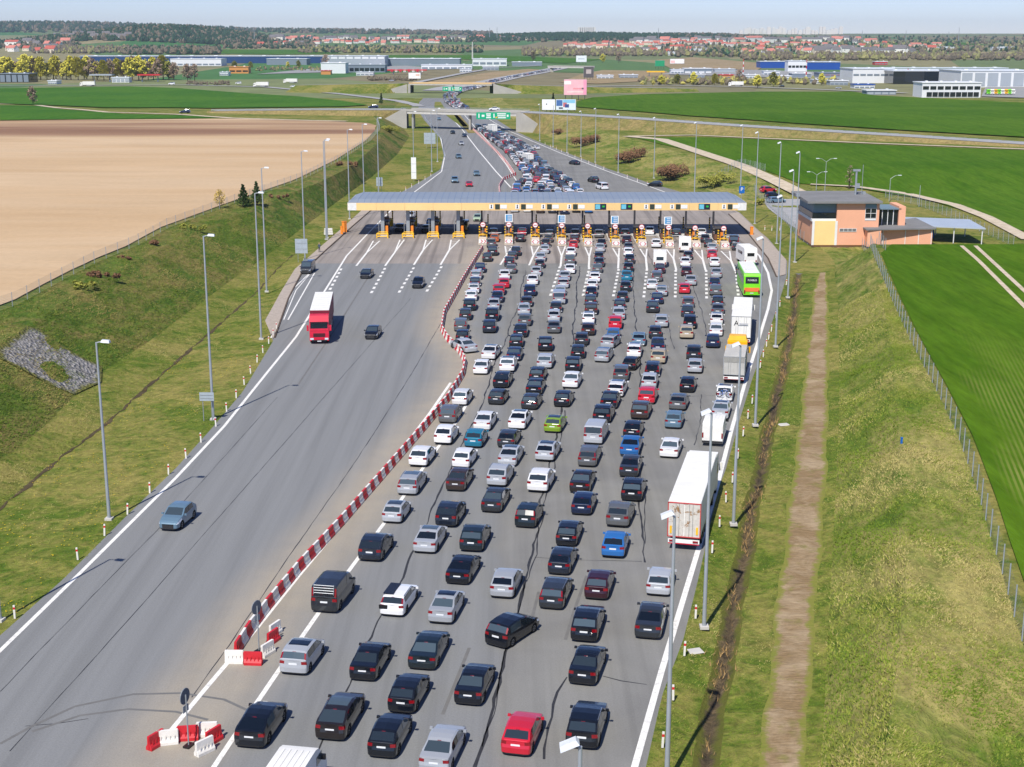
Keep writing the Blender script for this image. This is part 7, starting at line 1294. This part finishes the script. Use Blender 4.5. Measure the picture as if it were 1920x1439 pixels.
# far vehicles on the country roads
for i, (px, py, k, ck, L_, lab) in enumerate(((347, 215, 'suv', 'N', 0, 'dark car on the pale track beyond the bare field'), (322, 160, 'van', 'W', 0, 'white van on the far left road'), (447, 159, 'van', 'W', 0, 'white pick-up van on the far left road'), (549, 165, 'hatch', 'W', 0, 'white car where the far road bends'), (734, 154, 'saloon', 'S', 0, 'silver car left of the second overpass'), (1465, 165, 'suv', 'K', 0, 'black car on the far right road'), (1572, 168, 'saloon', 'S', 0, 'silver car at the right end of the far road'), (700, 204, 'estate', 'N', 8, 'dark pick-up on the overpass road at its left end'), (927, 208, 'saloon', 'W', 8.1, 'white car crossing the overpass'))):
    p = P(px, py) if L_ == 0 else G(px, py, L_); p.z += .5 if not L_ else .1; o = make_car(k, ck, p, R(90), False, 1.05); o['label'] = lab; o['category'] = 'van' if k == 'van' else 'car'
for px, py, lab in ((490, 164, 'white lorry with red and white stripe on the far left road'), (545, 157, 'long white trailer on the far left road'), (165, 163, 'pale coach-length trailer parked by the far left road'), (1380, 163, 'white lorry on the far right road')):
    p = P(px, py); r = empty('far_lorry', (p.x, p.y, p.z + .4), R(90), label=lab, cat='lorry'); trailer_parts(r, -6, 4, 2.5, 1.1, 3.8, LW, LW, LW, ALU); cab(r, 4.2, 2.4, 3.2, LW)
    for y in (-4.5, -3, 5.2):
        for s in (-1, 1): wheel(r, s, y)
# billboards
def billboard(px0, px1, py0, py1, pyb, lab, pieces, zg=None):
    p = P((px0 + px1) / 2, pyb); k = (p.y * _c + (CAM_H - p.z) * _sn) / FOC; w, z1, z0 = (px1 - px0) * k, (pyb - py0) * k, (pyb - py1) * k; h = z1 - z0; r = empty('billboard', p, label=lab, cat='billboard'); MB().box((0, .3, (z0 + z1) / 2), (w, .5, h)).obj('frame', STEEL, r)
    for (x, z, ww, hh, c) in pieces: MB().box((x * w, -.0 - .02 * pieces.index((x, z, ww, hh, c)), z0 + z * h), (ww * w, .2, hh * h)).obj('print_area', plain('print %d %d %d' % c, lin(*c), .6, 0, .1, .3), r)
    for i in range(4): MB().box(((i - 1.5) * w * .28, .8, z0 / 2 + .5), (.4, .4, z0 + 1.2)).obj('leg', DARKST, r)
billboard(1057, 1100, 150, 179, 188, 'large pink billboard on black legs beside the green field', [(0, .5, .98, .97, (246, 186, 196)), (-.34, .78, .3, .2, (255, 246, 240)), (.42, .5, .13, .9, (250, 160, 190)), (.1, .42, .4, .08, (236, 150, 160)), (.32, .42, .08, .1, (90, 96, 96)), (.0, .2, .7, .06, (255, 230, 225))])
billboard(1016, 1041, 187, 207, 209, 'white left half of the twin billboard by the overpass road', [(0, .5, .97, .96, (240, 240, 244)), (-.15, .55, .08, .12, (90, 90, 96))]); billboard(1042, 1080, 187, 207, 209, 'blue and white winter poster half of the twin billboard', [(0, .5, .97, .96, (226, 236, 244)), (-.32, .66, .3, .55, (70, 110, 170)), (.15, .8, .6, .3, (140, 200, 230)), (-.05, .5, .18, .4, (200, 110, 120)), (.05, .4, .2, .3, (60, 80, 140)), (-.25, .2, .2, .12, (50, 60, 80))])
billboard(1080, 1100, 105, 117, 122, 'white billboard above the farthest bridge', [(0, .5, .97, .96, (232, 236, 240)), (0, .5, .6, .2, (190, 198, 206))]); billboard(766, 789, 137, 148, 152, 'white billboard left of the second overpass', [(0, .5, .97, .96, (240, 238, 232)), (.25, .6, .3, .3, (226, 190, 170))]); billboard(1094, 1113, 126, 146, 150, 'dark picture billboard under the farthest bridge', [(0, .5, .97, .96, (86, 82, 84)), (0, .55, .5, .4, (180, 170, 166))]); billboard(1256, 1283, 111, 120, 122, 'white and pink billboard at right centre', [(0, .5, .97, .9, (240, 240, 240)), (-.3, .4, .3, .5, (240, 190, 190))]); billboard(1228, 1246, 114, 125, 130, 'green road sign far off at right centre', [(0, .5, .97, .95, (20, 150, 100))])
# houses
HW = [plain('house white', lin(232, 228, 220), .8), plain('house cream', lin(220, 206, 182), .8), plain('house grey wall', lin(190, 186, 180), .8)]; HR = [plain('roof tile red', lin(178, 88, 72), .8, 0, .15, .3), plain('roof tile pink', lin(196, 124, 108), .8, 0, .15, .3), plain('roof slate', lin(110, 106, 106), .8, 0, .15, .3), plain('roof pale', lin(200, 200, 198), .8)]
def house_mesh(w, d, h, rh):
    a = MB().box((0, 0, h / 2), (w, d, h)).add([(-w / 2, -d / 2, h), (-w / 2, d / 2, h), (-w / 2, 0, h + rh * .95), (w / 2, -d / 2, h), (w / 2, d / 2, h), (w / 2, 0, h + rh * .95)], [(0, 2, 1), (3, 4, 5)])
    b = MB().add([(-w / 2 - .5, -d / 2 - .5, h - .2), (w / 2 + .5, -d / 2 - .5, h - .2), (w / 2 + .5, 0, h + rh), (-w / 2 - .5, 0, h + rh), (-w / 2 - .5, d / 2 + .5, h - .2), (w / 2 + .5, d / 2 + .5, h - .2)], [(0, 1, 2, 3), (3, 2, 5, 4)]).box((w * .2, d * .15, h + rh * .9), (.8, .8, 1.8))
    c = MB()
    for x in (-w * .28, w * .28):
        c.box((x, -d / 2 - .02, h * .6), (1.2, .1, 1.3))
    return a, b, c
HM = []
for w, d, h, rh in ((12, 9, 5, 4), (16, 10, 6, 4.5), (10, 9, 4, 4.5), (24, 11, 7, 3)):
    a, b, c = house_mesh(w, d, h, rh); HM.append((a, b, c))
HP = [(tuple((a.mesh('wall', w_), b.mesh('roof', r_), c.mesh('window', DGLASS))), wn_, rn_) for (a, b, c) in HM for w_, wn_ in ((HW[0], 'white'), (HW[1], 'cream')) for r_, rn_ in ((HR[0], 'red'), (HR[1], 'pink'), (HR[2], 'grey'))]
def houses(x0, x1, y0, y1, n, where, roofs=None, sc=1.0):
    for i in range(n):
        px = x0 + (x1 - x0) * (i + random.uniform(.1, .9)) / n; p = P(px, random.uniform(y0, y1)); hp = random.choice([q for q in HP if roofs is None or q[2] in roofs]); s = sc * random.uniform(.9, 1.3)
        r = empty('house', p, random.uniform(-.6, .6), label='%s house, %s roof, %s from left %s' % (hp[1], hp[2], ordw(i + 1), where), cat='house', group='houses ' + where); r.scale = (s, s, s)
        link('wall', hp[0][0], r); link('roof', hp[0][1], r); link('window', hp[0][2], r)
houses(20, 130, 82, 92, 9, 'in the far left village', sc=1.3); houses(100, 250, 68, 74, 10, 'on the far left hillside', ('grey',), 1.5); houses(0, 110, 96, 100, 5, 'behind the tree row', sc=1.2); houses(585, 720, 80, 85, 14, 'in the village left of centre', ('red', 'pink')); houses(700, 830, 78, 82, 10, 'in the centre village', ('red', 'pink')); houses(820, 1010, 72, 77, 16, 'on the pale hillside at centre', ('grey', 'pink'), 1.2); houses(1060, 1235, 84, 92, 24, 'in the red-roofed village right of centre', ('red', 'pink')); houses(1225, 1440, 79, 88, 28, 'on the red-roofed slope', ('red', 'pink')); houses(1210, 1330, 92, 103, 10, 'near the village church', ('red', 'grey')); houses(1420, 1640, 84, 97, 26, 'in the right-hand village', ('red', 'pink', 'grey')); houses(1640, 1760, 84, 96, 10, 'beyond the shopping centre'); houses(1380, 1560, 98, 103, 10, 'in the row above the blue halls', ('pink', 'grey'), 1.1); houses(480, 600, 83, 90, 6, 'beside the far forest', ('red', 'grey'))
for i in range(26):
    px = 1390 + i * 7.4 + random.uniform(-2, 2); y = 9300 + random.uniform(-250, 250); x = (px - 960) * (y * _c) / FOC; h = random.uniform(26, 52); r = link('tower_block', MB().box((0, 0, h / 2), (random.uniform(14, 34), 14, h)).box((0, 0, h + 1), (6, 6, 3)).mesh('tower_block', HW[0]), None, (x, y, float(far_z(x, y)) - 4), label='pale tower block on the horizon, %s from the left' % ordw(i + 1), cat='tower block', group='tower blocks on the horizon')
for i in range(8):
    px = 1086 + i * 4; y = 9300; x = (px - 960) * (y * _c) / FOC; link('tower_block', MB().box((0, 0, 22), (18, 14, 44)).box((0, 0, 45), (6, 6, 3)).mesh('tower_block', HW[0]), None, (x, y, float(far_z(x, y)) - 2), label='pale tower block above the centre forest, %s from the left' % ordw(i + 1), cat='tower block', group='tower blocks above the centre forest')
for i, (px, py) in enumerate(((1755, 95), (1773, 94), (1786, 95), (1866, 95), (1880, 94), (1897, 94))): hall(px - 6, px + 6, py, 6, 14, 'white', 'roof', 'white apartment block on the right slope, %s from the left' % ordw(i + 1), 4, ('slate', .5, .3), 'apartment block')
for i, (x0, x1, yb, hp, wl_, rf_) in enumerate(((1258, 1282, 139, 8, 'white', 'roof'), (1295, 1322, 146, 6, 'grey', 'white'), (1350, 1376, 147, 6, 'orange', 'red'), (1398, 1424, 147, 6, 'white', 'white'), (1432, 1462, 141, 7, 'white', 'roof'), (1462, 1484, 150, 7, 'white', 'white'), (1525, 1552, 157, 7, 'white', 'roof'), (1556, 1590, 160, 8, 'grey', 'white'), (1602, 1640, 166, 7, 'white', 'royal'), (668, 700, 142, 6, 'white', 'roof'), (862, 884, 136, 6, 'white', 'roof'), (905, 935, 132, 7, 'grey', 'white'), (1120, 1150, 148, 6, 'white', 'roof'), (1162, 1196, 147, 6, 'grey', 'roof'), (412, 428, 142, 6, 'white', 'roof'), (90, 106, 158, 6, 'white', 'white'), (1640, 1664, 122, 6, 'red', 'white'), (1250, 1268, 104, 6, 'white', 'roof'), (1300, 1325, 98, 6, 'white', 'roof'), (1412, 1434, 104, 6, 'white', 'roof'))):
    hall(x0, x1, yb, hp, 14, wl_, rf_, 'small %s outbuilding among the far halls, %s of its kind from the left' % (wl_ if wl_ != 'orange' else 'orange', ordw(sorted([1258, 1295, 1350, 1398, 1432, 1462, 1525, 1556, 1602, 668, 862, 905, 1120, 1162, 412, 90, 1640, 1250, 1300, 1412]).index(x0) + 1)), 4, ('slate', .4, .3), 'outbuilding')
houses(1180, 1640, 76, 82, 40, 'on the far right slope', ('pink', 'grey'), 1.5); houses(500, 760, 73, 78, 18, 'on the far centre slope', ('pink', 'grey'), 1.5); houses(1500, 1720, 99, 103, 14, 'in the terraced row', ('grey',), 1.3)
for i in range(16):
    px = (1852 + i * 6.5) if i < 8 else (735 + (i - 8) * 8.0); p = P(px, 179 if i < 8 else 137); r = empty('parked_lorry', (p.x, p.y, p.z + .4), R(180), label='%s lorry cab parked %s, %s in line' % (('green', 'white', 'orange')[i % 3] if i < 8 else ('red', 'white')[i % 2], 'beside the white showroom' if i < 8 else 'at the red filling station', ordw(i % 8 + 1)), cat='lorry'); cm_ = (BUSG, LW, LY)[i % 3] if i < 8 else (LR, LW)[i % 2]; cab(r, 0, 2.5, 3.8, cm_); MB().box((0, -1.8, 1.0), (1.0, 3.6, .5)).obj('chassis', BLACK, r)
    for y in (-2.6, 1.1):
        for s in (-1, 1): wheel(r, s, y)
# ------------------------------------------------------------------ air
t = NT('thin blue haze'); t.n.remove(t.b); pv = t.node('ShaderNodeVolumePrincipled'); pv.inputs['Color'].default_value = (.78, .9, 1.0, 1); pv.inputs['Density'].default_value = 5.5e-5; pv.inputs['Anisotropy'].default_value = 0.2
t.l.new(pv.outputs[0], t.n['Material Output'].inputs['Volume'])
MB().box((0, 5200, 84), (14000, 11000, 172)).obj('haze', t.m, kind='stuff')
